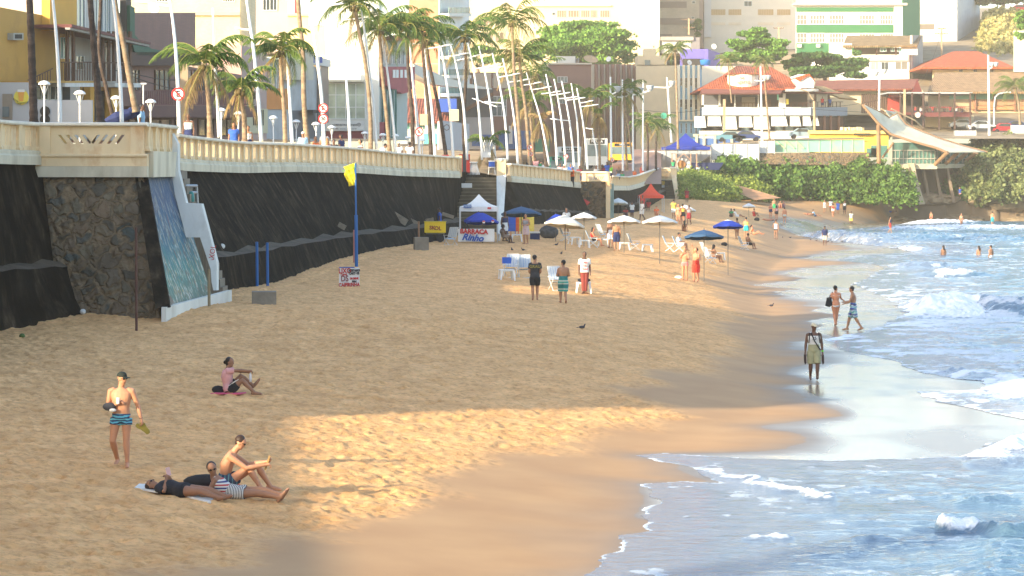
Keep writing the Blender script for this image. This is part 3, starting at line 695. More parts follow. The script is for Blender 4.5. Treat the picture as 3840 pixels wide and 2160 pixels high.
mb=MB();a=W(1880,600,172);mb.box(a-V((0,0,.55)),(.62,.62,1.1));mb.build('pillar',M_BAL,t)
mb=MB();mb.lathe([(.34,-.12),(.46,-.04),(.48,.05),(.40,.12)],a,4);mb.build('cap',M_CAP,t)
mb=MB();mb.prism([W(1862,660,171),W(1898,655,171),W(1893,720,170),W(1885,880,166),W(1862,905,165),W(1866,800,167)],V((0,.5,0)));mb.build('stringer',M_WHITE,t)
t=thing('stair_pier','cream stair pier right of the far stairs beside the grass bank','pier',W(2530,745,309))
mb=MB();mb.box(W(2526,642,314),(.75,.7,1.1));mb.build('pillar',M_BAL,t)
mb=MB();mb.box(W(2526,629,314),(.95,.9,.18));mb.build('cap',M_CAP,t)
mb=MB();mb.prism([W(2518,656,313),W(2536,656,313),W(2546,744,308),W(2534,748,308)],V((0,.5,0)));mb.build('stringer',M_BAL,t)
t=thing('stone_bay_wall','brown stone wall of the far lookout bay behind two men in green','stone wall',W(2225,815,212.5))
mb=MB();mb.box((gx(2226,213.4),213.9,4.0),(gx(2274,213)-gx(2178,213),1.,3.4));mb.build('stone_face',M_RUB,t)
mb=MB();mb.box((gx(2280,213.2),213.5,3.9),(.36,1.1,3.6));mb.build('pilaster',M_BAL,t)
mb=MB();mb.box((gx(2297,214),220,3.9),(.3,10,3.2));mb.build('side_mural',mat('pale mural paint',(.30,.42,.40),.8,.5,2,stretch=(1,1,.3)),t)
mb=MB();a=V(MAIN[-1]);mb.box(a+V((.1,.3,-.62)),(.4,.4,1.4));solo(mb,'end_pier',M_BAL,'cream end pier of the long balustrade left of the clothes rack','pier')
def strip(name,A,B,m):
 mb=MB();n=len(A)
 mb.add(list(A)+list(B),[(i,i+1,n+i+1,n+i)for i in range(n-1)]);return structure(mb,name,m)
capall=[V((-21,15,8.1)),V((-22.3,43,8.1)),V((-18,62,8.1))]+LEFT+[A1,V((-12.9,92,7.95))]+MAIN+[W(1800,590,178)]+SEC2+[W(2290,650,235)]+SEC3+[W(2530,629,318)]
inner=[V((p.x-.25,p.y,p.z-1.02))for p in capall]
kerb=[V((p.x-9.,p.y+2,p.z-1.0))for p in capall]
road=[V((p.x-9.15,p.y+2,p.z-1.14))for p in capall];road2=[V((p.x-18,p.y+4,p.z-1.12))for p in capall];road3=[V((p.x-60,p.y+10,p.z-1.0))for p in capall]
strip('promenade_pavement',inner,kerb,mat('pavement stone',(.36,.31,.26),.85,.15,1.5,.2))
strip('kerb',kerb,road,mat('kerb stone',(.42,.40,.36),.85))
strip('street',road,road2,mat('asphalt',(.06,.058,.055),.9,.2,2,.3))
strip('inner_pavement',[p+V((0,0,.12))for p in road2],road3,mat('pavement stone',(.36,.31,.26)))
mb=MB();n=len(inner);mb.add([p+V((-.3,0,.02))for p in inner]+[V((p.x-.3,p.y,.5))for p in inner],[(i,i+1,n+i+1,n+i)for i in range(n-1)])
solo(mb,'retaining_core',M_WALL,'dark retaining wall mass behind the sea walls and stairs','retaining wall',base=(-20,60,.5))
def P_(name,col,**k):
 k.setdefault('var',.05);k.setdefault('scale',.8)
 return mat(name,s2l(*col)if max(col)>1.5 else col,**k)
G_DARK=glass('window glass dark',(.035,.045,.05));G_TEAL=glass('window glass teal',(.06,.17,.15));G_BLUE=glass('window glass blue grey',(.10,.15,.17))
M_FRAME=mat('white window frame',(.70,.70,.66),.5,.05)
M_FRAMEB=mat('brown timber',(.10,.045,.025),.8,.25,4,.2)
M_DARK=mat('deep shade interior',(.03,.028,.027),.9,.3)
class Bld:
 """prism building: corners (px, D) clockwise from the left; z from pixel rows at the first corner"""
 def __init__(s,name,label,corners,ytop,ybot,m,cat='building',group=None,D=None,part='wall'):
  s.c=[(gx(x,d),d)for x,d in corners];d0=D or corners[0][1]
  s.z1=gz(ytop,d0);s.z0=gz(ybot,d0)
  s.t=thing(name,label,cat,(s.c[0][0],s.c[0][1],s.z0),group)
  mb=MB();mb.prism([(x,y,s.z0)for x,y in s.c][::-1],(0,0,s.z1-s.z0));s.wall=mb.build(part,m,s.t)
 def dist(s,f,x):
  """distance at which the ray through pixel column x meets face f"""
  (ax,ay),(bx,by)=s.c[f],s.c[(f+1)%len(s.c)];k=(x-CX)/F
  den=(bx-ax)-k*(by-ay)
  t=(k*ay-ax)/den if abs(den)>1e-9 else 0
  return ay+t*(by-ay)
 def nrm(s,f):
  (ax,ay),(bx,by)=s.c[f],s.c[(f+1)%len(s.c)];d=V((bx-ax,by-ay,0)).normalized();return V((d.y,-d.x,0))
 def slab(s,mb,f,x0,x1,y0,y1,a=.0,b=.06,mi=0,y2=None,y3=None):
  """box on face f between pixel columns/rows, from a to b metres in front of the face"""
  n=s.nrm(f);d0,d1=s.dist(f,x0),s.dist(f,x1)
  p=[W(x0,y1,d0),W(x1,y1 if y3 is None else y3,d1),W(x1,y0 if y2 is None else y2,d1),W(x0,y0,d0)]
  mb.prism([q+n*a for q in p],n*(b-a),mi)
 def panel(s,name,f,x0,x1,y0,y1,m,a=.0,b=.06,**k):
  mb=MB();s.slab(mb,f,x0,x1,y0,y1,a,b,**k);return mb.build(name,m,s.t)
 def window(s,f,x0,x1,y0,y1,nx=2,ny=1,g=None,fm=None,fw=None,sill=False,name='window'):
  g=g or G_DARK;fm=fm or M_FRAME
  w=abs(x1-x0);fw=fw or max(.8,w*.045);mb=MB();P0=-.06
  s.slab(mb,f,x0,x0+fw,y0,y1,.0,.09);s.slab(mb,f,x1-fw,x1,y0,y1,.0,.09)
  s.slab(mb,f,x0+fw,x1-fw,y0,y0+fw,.0,.088);s.slab(mb,f,x0+fw,x1-fw,y1-fw,y1,.0,.088)
  for i in range(1,nx):
   x=x0+(x1-x0)*i/nx;s.slab(mb,f,x-fw*.4,x+fw*.4,y0+fw,y1-fw,.0,.07)
  for j in range(1,ny):
   y=y0+(y1-y0)*j/ny;s.slab(mb,f,x0+fw,x1-fw,y-fw*.35,y+fw*.35,.0,.06)
  if sill:s.slab(mb,f,x0-fw,x1+fw,y1,y1+fw*1.4,.0,.16)
  w_=mb.build(name,fm,s.t)
  mb=MB();s.slab(mb,f,x0+fw*.5,x1-fw*.5,y0+fw*.5,y1-fw*.5,.003,.02);mb.build('pane',g,w_)
  return w_
def FD(x,c=48.):return c/(.34-x/9600.)
def roof_mat(name,col,s=19.):
 if name in MATS:return MATS[name]
 m,nt,b=newmat(name);N=nt.nodes;L=nt.links
 g=N.new('ShaderNodeNewGeometry');sp=N.new('ShaderNodeSeparateXYZ');L.new(g.outputs['Position'],sp.inputs[0])
 w=N.new('ShaderNodeMath');w.operation='MULTIPLY';L.new(sp.outputs[0],w.inputs[0]);w.inputs[1].default_value=s
 si=N.new('ShaderNodeMath');si.operation='SINE';L.new(w.outputs[0],si.inputs[0])
 n=N.new('ShaderNodeTexNoise');n.inputs['Scale'].default_value=1.3;n.inputs['Detail'].default_value=8;n.inputs['Roughness'].default_value=.75;L.new(g.outputs['Position'],n.inputs['Vector'])
 cr=N.new('ShaderNodeValToRGB');L.new(n.outputs[0],cr.inputs[0]);e=cr.color_ramp.elements
 e[0].position=.33;e[0].color=tuple(c*.42 for c in col)+(1,);e[1].position=.52;e[1].color=tuple(col)+(1,)
 e=e.new(.72);e.color=tuple(min(.9,c*1.35+.03)for c in col)+(1,)
 mr=N.new('ShaderNodeMapRange');L.new(si.outputs[0],mr.inputs[0]);mr.inputs[1].default_value=-1;mr.inputs[3].default_value=.6
 mx=N.new('ShaderNodeMix');mx.data_type='RGBA';mx.blend_type='MULTIPLY';mx.inputs[0].default_value=.35;L.new(cr.outputs[0],mx.inputs[6]);L.new(mr.outputs[0],mx.inputs[7])
 L.new(mx.outputs[2],b.inputs['Base Color']);b.inputs['Roughness'].default_value=.9
 bp=N.new('ShaderNodeBump');bp.inputs['Distance'].default_value=.03;L.new(si.outputs[0],bp.inputs['Height']);L.new(bp.outputs[0],b.inputs['Normal'])
 MATS[name]=m;return m
R_RED=roof_mat('orange clay tiles',(.42,.085,.025));R_TAN=roof_mat('weathered tan tiles',(.33,.20,.10));R_OLD=roof_mat('old red tiles',(.27,.075,.04));R_MOSS=roof_mat('mossy tiles',(.26,.17,.08))
def tile_mat(name,col,s=3.,mort=(.35,.33,.28)):
 if name in MATS:return MATS[name]
 m,nt,b=newmat(name);N=nt.nodes;L=nt.links
 g=N.new('ShaderNodeNewGeometry');mp=N.new('ShaderNodeMapping');mp.inputs['Rotation'].default_value=(math.pi/2,0,0);L.new(g.outputs['Position'],mp.inputs[0])
 br=N.new('ShaderNodeTexBrick');L.new(mp.outputs[0],br.inputs['Vector']);br.inputs['Scale'].default_value=s;br.inputs['Color1'].default_value=tuple(col)+(1,);br.inputs['Color2'].default_value=tuple(c*.88 for c in col)+(1,)
 br.inputs['Mortar'].default_value=tuple(mort)+(1,);br.inputs['Mortar Size'].default_value=.012;br.inputs['Brick Width'].default_value=.5;br.inputs['Row Height'].default_value=.25
 n=N.new('ShaderNodeTexNoise');n.inputs['Scale'].default_value=.5;n.inputs['Detail'].default_value=6;L.new(g.outputs['Position'],n.inputs['Vector'])
 mr=N.new('ShaderNodeMapRange');L.new(n.outputs[0],mr.inputs[0]);mr.inputs[1].default_value=.3;mr.inputs[2].default_value=.7;mr.inputs[3].default_value=.8;mr.inputs[4].default_value=1.05
 mx=N.new('ShaderNodeMix');mx.data_type='RGBA';mx.blend_type='MULTIPLY';mx.inputs[0].default_value=1;L.new(br.outputs[0],mx.inputs[6]);L.new(mr.outputs[0],mx.inputs[7])
 L.new(mx.outputs[2],b.inputs['Base Color']);b.inputs['Roughness'].default_value=.7;MATS[name]=m;return m
M_OCHRE=P_('ochre render',(.46,.25,.045),stain=(.22,.11,.03),stain_amt=.3)
M_OCHRE2=P_('bright ochre render',(.62,.33,.05))
B=Bld('ochre_building','ochre yellow building with a brown timber veranda at the left edge',[(-400,FD(-400)),(262,FD(262)),(262-700,FD(262)),(-1400,FD(-400))],-50,520,M_OCHRE)
B.panel('bay_upper',0,156,258,-260,116,M_OCHRE2,0,.5)
B.window(0,158,190,-40,16,2,g=G_TEAL);B.window(0,205,254,-40,24,4,g=G_TEAL)
B.window(0,222,258,140,220,3,g=G_TEAL)
mb=MB();B.slab(mb,0,28,66,124,150,0,.35);ac=mb.build('air_conditioner',mat('old metal',(.33,.32,.28),.5),B.t)
mb=MB();B.slab(mb,0,33,60,129,145,.351,.36);mb.build('grille',M_DARK,ac)
B.panel('deck',0,4,262,304,311,P_('ochre trim',(.50,.28,.06)),0,1.6)
for x in(128,163,187,300,323,343,385,406):B.panel('veranda_post',0,x,x+8,118 if x>250 else 110,305,M_FRAMEB,1.3,1.42)
mb=MB();B.slab(mb,0,137,262,232,236,1.45,1.5)
for i in range(28):
 x=139+i*9.8;B.slab(mb,0,x,x+2.2,236,302,1.455,1.485)
B.slab(mb,0,262,412,234,238,1.45,1.5);B.slab(mb,0,8,104,300,303,1.45,1.5,y2=256,y3=259)
for i in range(9):
 x=14+i*10;B.slab(mb,0,x,x+2,300-i*4.6,305,1.455,1.48)
mb.build('veranda_railing',M_FRAMEB,B.t)
mb=MB();B.slab(mb,0,124,434,92,104,-.2,2.3,y2=160,y3=168);mb.build('veranda_roof',mat('dark red sheeting',(.13,.035,.03),.7,.25,2),B.t)
mb=MB();B.slab(mb,0,124,434,104,112,1.9,2.2,y2=168,y3=176);mb.build('gutter',mat('grey gutter',(.28,.27,.25),.6),B.t)
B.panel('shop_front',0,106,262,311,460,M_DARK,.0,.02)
for x0,x1 in((128,178),(182,228)):B.window(0,x0,x1,322,374,2,g=G_TEAL)
mb=MB();B.slab(mb,0,138,252,312,326,.3,1.7);B.slab(mb,0,332,372,312,326,.3,1.7);B.slab(mb,0,376,432,312,328,.3,1.7)
mb.build('awning',mat('white awning cloth',(.62,.61,.57),.8),B.t)
for x in(309,388,402):B.panel('ochre_column',0,x,x+15,312,455,M_OCHRE2,.1,.5)
t=thing('forecourt_wall','pale grey forecourt wall with a round beer glass sign','wall',W(100,470,136))
M_GREYW=P_('pale grey render',(.44,.44,.44),stain=(.25,.22,.18),stain_amt=.2)
mb=MB();mb.prism([W(6,309,136),W(106,309,136),W(106,375,136),W(345,375,136),W(345,475,136),W(-80,475,136),W(-80,309,136)],V((0,.3,0)));mb.build('wall_face',M_GREYW,t)
mb=MB();mb.prism([W(9,352,135.98),W(47,352,135.98),W(47,450,135.98),W(9,450,135.98)],V((0,-.03,0)));mb.build('stone_patch',tile_mat('crazy paving cladding',(.30,.24,.18),3.2),t)
mb=MB();mb.prism([W(9,400,135.9),W(34,400,135.9),W(34,438,135.9),W(9,438,135.9)],V((0,-.03,0)));mb.build('window',G_BLUE,t)
def disc(mb,c,r,n=24,off=(0,-.04,0),ring=None):
 c=V(c)
 if ring is None:mb.prism([c+V((math.cos(a)*r,0,math.sin(a)*r))for a in[2*math.pi*i/n for i in range(n)]],V(off))
 else:
  o=V(off)
  vs=[]
  for i in range(n):
   a=2*math.pi*i/n;d=V((math.cos(a),0,math.sin(a)))
   vs+=[c+d*r,c+d*ring,c+d*ring+o,c+d*r+o]
  fs=[]
  for i in range(n):
   k=i*4;j=((i+1)%n)*4;fs+=[(k+b,k+(b+1)%4,j+(b+1)%4,j+b)for b in range(4)]
  mb.add(vs,fs)
 return mb
s_=136/9600
sg=thing('round_bar_sign','round yellow bar sign with a beer glass on the grey wall','sign',W(80,365,135.9))
c=W(80,365,135.95);mb=MB();disc(mb,c,28*s_);mb.build('sign_disc',P_('sign yellow',(.75,.62,.08),var=.04),sg)
mb=MB();mb.prism([c+V((-.17,-.06,.28)),c+V((.17,-.06,.28)),c+V((.11,-.06,-.2)),c+V((-.11,-.06,-.2))],V((0,-.02,0)));mb.build('beer_glass',P_('beer amber',(.72,.34,.06),var=.05),sg)
mb=MB();mb.prism([c+V((-.20,-.06,.28)),c+V((.20,-.06,.28)),c+V((.18,-.06,.42)),c+V((-.18,-.06,.42))],V((0,-.02,0)));mb.build('foam_head',M_FRAME,sg)
text('BOTECO','lettering',P_('sign black',(.03,.02,.02)),.13,c+V((-.22,-.07,-.22)),(1,0,-.7),(.7,0,1),sg)
text('do CARANGUEJO','lettering',P_('sign black',(.03,.02,.02)),.11,c+V((.12,-.07,-.30)),(1,0,.15),(0,0,1),sg,sx=.75)
for k,(y)in enumerate((417,448)):
 mb=MB();disc(mb,W(169,y,135.94),19*s_)
 solo(mb,'wall_disc',P_('black disc paint',(.02,.018,.018)),'black disc on the grey wall, '+('upper' if k==0 else 'lower')+' of the stacked pair','wall disc','black discs on the forecourt wall')
M_PALE=P_('pale pinkish render',(.50,.46,.41),stain=(.30,.26,.22),stain_amt=.3)
B=Bld('apartment_block','pale grey apartment block with tall shuttered windows behind the dark palm trunks',[(262.5,FD(262)+.1),(440,FD(440)),(440-500,FD(440)),(-438,FD(262))],-50,520,M_PALE)
for x0,x1,y0,y1 in((270,316,-60,120),(350,384,-60,128),(388,412,-60,126)):B.window(0,x0,x1,y0,y1,3,g=G_BLUE)
B.panel('balcony',0,360,424,128,158,P_('white balcony',(.58,.57,.54)),0,.8)
mb=MB();
for i in range(9):B.slab(mb,0,384+i*4.4,385+i*4.4,117,128,.75,.8)
mb.build('balcony_rail',M_FRAME,B.t)
B.window(0,280,312,210,262,2,g=G_DARK);B.window(0,364,384,178,262,1,g=G_DARK);B.window(0,392,412,178,262,1,g=G_DARK)
B.panel('ochre_ground_floor',0,300,440,318,500,M_OCHRE,.0,.04)  # ground floor wall in its own ochre
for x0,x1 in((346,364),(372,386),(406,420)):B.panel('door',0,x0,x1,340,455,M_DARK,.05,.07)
M_BRICK=tile_mat('dark red brick',(.22,.095,.075),3.,(.13,.08,.07))
B=Bld('brick_restaurant','dark red brick restaurant with a green roof band and iron railings',[(440.5,FD(440)+.2),(905,FD(905)),(905-500,FD(905)),(-60,FD(440))],208,520,M_BRICK)
mb=MB();B.slab(mb,0,466,720,48,209,-.6,.25);mb.build('upper_brick_drum',M_BRICK,B.t)
M_GREENR=P_('dark green sheeting',(.03,.10,.06),bump=.3)
mb=MB();n0=B.nrm(0)
pts=[(448,20),(466,30),(466,130),(490,160),(530,183),(600,196),(600,208),(478,208),(464,190),(448,120)]
mb.prism([W(x,y,B.dist(0,x))+n0*.4 for x,y in pts],n0*.3);mb.build('green_roof_band',M_GREENR,B.t)
B.panel('fascia',0,440,720,196,246,P_('dark brown boards',(.07,.035,.028),bump=.3),.0,.7)
B.panel('canopy_band',0,440,905,398,440,P_('dark red fascia',(.12,.05,.045)),0,1.2)
mb=MB();B.slab(mb,0,464,900,340,343,1.1,1.15);B.slab(mb,0,464,900,391,394,1.1,1.15)
for i in range(62):B.slab(mb,0,466+i*7,467.6+i*7,343,391,1.11,1.14)
mb.build('iron_railing',P_('red oxide iron',(.16,.045,.045)),B.t)
for x0,x1 in((480,520),(578,634),(690,730),(742,765),(812,838)):B.window(0,x0,x1,262,338,3,g=G_BLUE,fm=M_FRAMEB)
for x0,x1 in((480,540),(560,640),(655,720),(740,800),(820,880)):B.window(0,x0,x1,446,510,2,g=G_DARK,fm=M_FRAMEB)
B.panel('dark_post',0,444,464,-200,200,P_('dark trim',(.05,.045,.04)),.1,.5)
B.panel('salmon_bay',0,880,905,330,408,P_('salmon render',(.50,.14,.11)),0,.4)
M_CREAMT=tile_mat('cream tiles',(.62,.52,.30),2.,(.50,.42,.26))
B=Bld('cream_tower','cream tiled block rising behind the brick restaurant',[(455,250),(900,250),(960,262),(455,262)],-50,250,M_CREAMT)
for x0,x1 in((895-60,880),(586,640)):B.window(0,x0,x1,-60,8,5,g=G_DARK)
B.panel('roof_lip',0,455,900,47,58,P_('lip shade',(.40,.33,.24)),0,.35)
t=thing('satellite_dish','white satellite dish on the roof above the dark red brick','satellite dish',W(570,48,196))
def dish(t,c,r,tilt=(.3,-1,.35),m=None):
 mb=MB();q=V(tilt).normalized().to_track_quat('Z','Y').to_matrix()
 n=14;vs=[];rings=[]
 for k in range(5):
  rr=r*k/4+.01;rings.append([V(c)+q@V((math.cos(a)*rr,math.sin(a)*rr,.22*r*(k/4)**2))for a in[2*math.pi*i/n for i in range(n)]])
 for k in range(4,-1,-1):
  rr=r*k/4+.01;rings.append([V(c)+q@V((math.cos(a)*rr,math.sin(a)*rr,.22*r*(k/4)**2-.03))for a in[2*math.pi*i/n for i in range(n)]])
 mb.loft(rings);mb.build('dish',m or M_FRAME,t,smooth=True)
 mb=MB();mb.tube([V(c)-V((0,0,r)),V(c)+q@V((0,0,.0))],.03,6);mb.bar(c,V(c)+q@V((0,0,r*1.1)),.03);mb.build('mast',mat('old metal',(.33,.32,.28),.5),t)
dish(t,W(578,33,196),.42)
M_PINK=P_('pink render',(.44,.30,.26),stain=(.28,.18,.15),stain_amt=.4)
B=Bld('pink_house','dusty pink house with barred windows behind the short palm',[(905.5,FD(905)+.2),(1000,FD(1000)),(1000-300,FD(1000)),(600,FD(905))],170,520,M_PINK)
B.window(0,912,926,352,375,2,g=G_DARK,fm=M_FRAMEB);B.window(0,938,952,346,372,2,g=G_DARK,fm=M_FRAMEB);B.window(0,936,960,300,340,3,g=G_BLUE)
B.panel('cream_ground_floor',0,920,1000,408,500,P_('cream render',(.55,.48,.30)),.0,.1)
mb=MB()
for i in range(7):B.slab(mb,0,944+i*6,945.5+i*6,412,470,.12,.16)
mb.build('gate_bars',M_DARK,B.t)
B=Bld('salmon_cube','small salmon upper storey between the brick restaurant and grey block',[(960,FD(960)+6),(1080,FD(960)+6),(1080,FD(960)+12),(960,FD(960)+12)],-80,200,P_('salmon shade',(.55,.38,.30)))
B.window(0,985,1040,-40,40,4,g=G_DARK)
M_CREAMY=P_('warm cream render',(.68,.52,.26),stain=(.45,.30,.15),stain_amt=.3)
B=Bld('cream_house','warm yellow cream building sunlit above the grey block',[(1062,238),(1218,238),(1218,250),(1062,250)],55,240,M_CREAMY)
B.panel('parapet',0,1062,1190,50,60,M_CREAMY,-.2,.25);B.panel('red_drain',0,1105,1116,-40,56,P_('maroon',(.20,.04,.05)),0,.2)
M_GREYB=P_('blue grey render',(.40,.41,.42),stain=(.24,.22,.20),stain_amt=.5)
B=Bld('grey_block','blue grey block with an orange panel and stained upper wall',[(992,FD(1000)),(1222,FD(1222)),(1222-200,FD(1222)),(800,FD(1000))],215,520,M_GREYB)
B.panel('orange_panel',0,993,1084,332,410,P_('orange paint',(.62,.22,.04)),0,.1)
B.window(0,994,1034,262,330,2,g=G_BLUE);B.window(0,1040,1052,262,330,1,g=G_DARK)
B.panel('stained_gable',0,1052,1150,185,300,P_('stained cream',(.52,.47,.36),stain=(.18,.16,.14),stain_amt=.8),.1,.6)
B.panel('upper_band',0,1150,1220,205,240,P_('light grey',(.55,.56,.56)),.1,.5,y2=226,y3=252)
for x in(1149,1178):B.panel('blue_flag_panel',0,x,x+8,212,236,P_('royal blue',(.03,.08,.35)),.5,.55)
B.panel('brown_edge',0,1188,1218,240,460,P_('taupe',(.28,.22,.19)),.05,.35)
B.panel('entrance',0,1090,1182,414,520,P_('dark entrance',(.10,.10,.11)),.0,.05)
mb=MB();B.slab(mb,0,1120,1175,412,424,.2,1.2);mb.build('small_canopy',M_DARK,B.t)
M_WH=P_('bright white render',(.68,.67,.60),stain=(.55,.50,.42),stain_amt=.2)
B=Bld('white_building','tall sunlit white building with a glazed lower floor and an estate agent sign',[(1220,228),(1421,228),(1432,247),(1220,247)],-260,520,M_WH)
B.panel('grey_side',0,1158,1244,-260,95,P_('cool grey shade',(.50,.55,.56)),-.8,.02)  # blue-grey shade of this wall put into the colour
B.panel('ledge',0,1220,1368,300,308,P_('cream ledge',(.62,.58,.44)),0,.8)
B.window(0,1222,1372,310,448,4,3,g=glass('bright glass',(.42,.46,.34),.25),fw=4)
B.panel('ground_maroon',0,1220,1376,492,520,P_('maroon paint',(.20,.055,.06)),0,.2)
sg=thing('shop_sign','long white estate agent sign under the glazed floor','sign',W(1295,492,227.6))
mb=MB();mb.box(W(1295,471,227.6),(142/9600*228,.15,38/9600*228));mb.build('board',P_('sign white',(.66,.66,.62),var=.03),sg)
TX=P_('sign text grey',(.06,.06,.07));s8=228/9600
text('ADMINISTRA · VENDE','lettering',TX,9.5*s8,W(1292,469,227.5),(1,0,0),(0,0,1),sg,bold=.004)
text('3264-7800   www.lan...com.br  PJ 760','lettering',TX,6.2*s8,W(1290,483,227.5),(1,0,0),(0,0,1),sg)
mb=MB();disc(mb,W(1346,467,227.5),6.5*s8,ring=5.2*s8);mb.build('emblem_ring',TX,sg);text('B','lettering',TX,9*s8,W(1346,467,227.5),(1,0,0),(0,0,1),sg)
M_REDP=P_('deep red paint',(.34,.055,.07),var=.08)
B=Bld('red_shop','shop with a deep red curved front and white letters',[(1421.5,FD(1421)-18),(1528,FD(1528)-22),(1380,FD(1528)-22),(1330,FD(1421)-18)],132,520,P_('grey green wall',(.42,.46,.42)))
mb=MB();n0=B.nrm(0);pts=[(1421,250),(1525,250),(1525,322),(1505,345),(1480,352),(1450,340),(1421,322)]
mb.prism([W(x,y,B.dist(0,x))for x,y in pts],n0*.8);mb.build('curved_sign_band',M_REDP,B.t)
B.panel('red_top',0,1421,1515,132,152,M_REDP,0,.6)
mb=MB();B.slab(mb,0,1424,1516,154,190,.0,.3)
mb.build('corrugated_band',stripes('corrugated cream',[(.50,.47,.38),(.34,.31,.25)],3.,1),B.t)
for i in range(6):B.window(0,1424+i*15.5,1437+i*15.5,192,240,2,g=G_BLUE)
B.panel('red_base',0,1400,1466,458,520,M_REDP,.02,.3)
mb=MB();
for x in(1440,1452,1468,1484):B.slab(mb,0,x,x+9,262,292,.81,.86)
mb.build('white_letters',M_FRAME,B.t)
B=Bld('teal_glass_shop','pale teal glass shop front behind the leaning palms',[(1372,233),(1488,233),(1488,240),(1372,240)],335,520,G_TEAL)
mb=MB()
for i in range(9):B.slab(mb,0,1373+i*13,1375.5+i*13,340,520,0,.1)
mb.build('mullions',P_('pale teal frame',(.45,.55,.52)),B.t)
M_ORB=tile_mat('orange brick tiles',(.62,.24,.13),1.6,(.60,.36,.24))
B=Bld('orange_brick_tower','orange brick tower with white balconies and teal glass',[(1534,330),(1645,330),(1758,352),(1640,380),(1534,350)],-300,520,M_ORB)
for y in(165,238):B.panel('joint',0,1534,1645,y,y+3,P_('pale joint',(.66,.45,.33)),0,.05)
B.panel('white_return',1,1645,1758,-300,500,P_('white paint',(.72,.73,.70)),0,.1)
for y in(-50,30,112,190,262,330):
 B.panel('balcony_slab',1,1646,1732,y+20,y+32,M_WH,.1,1.3);B.panel('balcony_glass',1,1648,1730,y-2,y+20,glass('balcony glass',(.20,.36,.32)),1.15,1.2)
 B.window(1,1654,1726,y-50,y+18,3,g=G_TEAL)
B=Bld('small_tiled_house','low house with a mossy red tile roof and blue box behind palms',[(1500,300),(1700,300),(1700,320),(1500,320)],452,540,P_('grey paint',(.40,.40,.38)))
mb=MB();mb.prism([W(1500,452,299),W(1700,455,299),W(1680,372,312),W(1520,368,312)],V((0,.1,-.3)));mb.build('roof',R_OLD,B.t)
B.panel('blue_box',0,1645,1712,370,420,P_('royal blue',(.03,.08,.35)),-3,.1)
B.window(0,1510,1538,460,485,2,g=G_TEAL);B.window(0,1570,1600,460,485,2,g=G_TEAL);B.window(0,1615,1645,460,485,2,g=G_TEAL)
for i,x in enumerate((1590,1622,1655)):B.panel('turquoise_door',0,x,x+22,500,540,P_('turquoise paint',(.10,.45,.38)),0,.1)
B=Bld('grey_shop','grey shop with a white round emblem on its fascia',[(1660,FD(1660)),(1760,FD(1760)),(1740,FD(1760)+5),(1640,FD(1660)+5)],452,560,P_('shop grey',(.42,.42,.43)))
mb=MB();disc(mb,W(1675,478,FD(1660)-2),.35,ring=.25);mb.build('emblem',P_('dark grey',(.08,.08,.09)),B.t)
t=thing('shell_canopy','long white curved concrete canopy tapering to the right','canopy',W(1700,340,300))
top=[(1553,238),(1600,258),(1650,280),(1700,298),(1760,314),(1845,332)];bot=[(1845,335),(1760,330),(1700,326),(1640,318),(1590,296),(1553,275)]
mb=MB();mb.prism([W(x,y,292+(x-1553)*.05)for x,y in top+bot],V((-1.5,5,.2)));mb.build('shell',P_('canopy concrete',(.62,.60,.52)),t)
mb=MB();mb.tube([W(1601,280,295),W(1606,500,295)],.35,10);mb.build('column',P_('column paint',(.50,.46,.42)),t)
B=Bld('dark_pavilion','dark pavilion with a sloping brown ramp behind the leaning posts',[(1742,340),(1850,340),(1850,360),(1742,360)],330,560,P_('charcoal wall',(.07,.075,.085)))
mb=MB();mb.prism([W(1742,408,339),W(1850,345,339),W(1850,358,339),W(1748,420,339)],V((0,-1.5,0)));mb.build('ramp',M_FRAMEB,B.t)
B.panel('grey_lower',0,1742,1850,440,560,P_('mid grey',(.30,.30,.31)),0,.2);B.panel('blue_panel',0,1770,1848,505,548,P_('dark blue paint',(.05,.10,.25)),.2,.3)
M_BRN=P_('brown render',(.27,.155,.12));M_CRM=P_('cream render',(.55,.48,.30));M_CR2=P_('pale cream render',(.62,.54,.42))
B=Bld('brown_apartments','low brown and cream apartments with white windows behind the post row',[(1755,372),(2056,372),(2056,392),(1755,392)],272,560,M_BRN)
B.panel('cream_infill',0,1780,1842,275,330,M_CR2,0,.1);B.panel('cream_infill',0,1850,1940,275,330,M_CR2,0,.1)
for x0,x1 in((1772,1790),(1796,1820),(1847,1870),(1873,1897)):B.window(0,x0,x1,294,322,3,2,g=G_BLUE)
B.window(0,1846,1900,360,436,3,2,g=G_BLUE);B.window(0,2030,2052,296,330,2,2,g=G_BLUE)
B.panel('blue_shop_wall',0,1870,1998,490,560,P_('shop blue',(.06,.13,.32)),0,.5);B.panel('green_shop_wall',0,1998,2062,520,570,P_('shop green',(.05,.22,.14)),.5,.8)
B.panel('white_poster',0,1908,1922,472,540,M_FRAME,.5,.6)
B=Bld('brown_block','brown block with brown and cream vertical fins along its front',[(2055,390),(2216,390),(2384,396),(2384,420),(2055,420)],241,600,M_BRN)
B.panel('cream_corner',0,2026,2056,243,420,M_CR2,-.1,.2)
B.window(0,2090,2128,287,310,3,g=G_BLUE);B.window(0,2098,2120,372,388,2,g=G_BLUE)
B.panel('cream_front',1,2217,2384,242,600,P_('cream fin',(.58,.52,.40)),0,.1)
mb=MB()
for i in range(8):x=2227+i*20.5;B.slab(mb,1,x,x+7,241,600,.1,.6)
mb.build('vertical_fins',M_BRN,B.t)
for i in range(7):
 x=2234.5+i*20.5
 for y in(286,372,470):B.window(1,x,x+13,y,y+36,1,2,g=G_BLUE)
B.panel('roof_slab',0,2030,2220,236,242,M_CR2,0,.3)
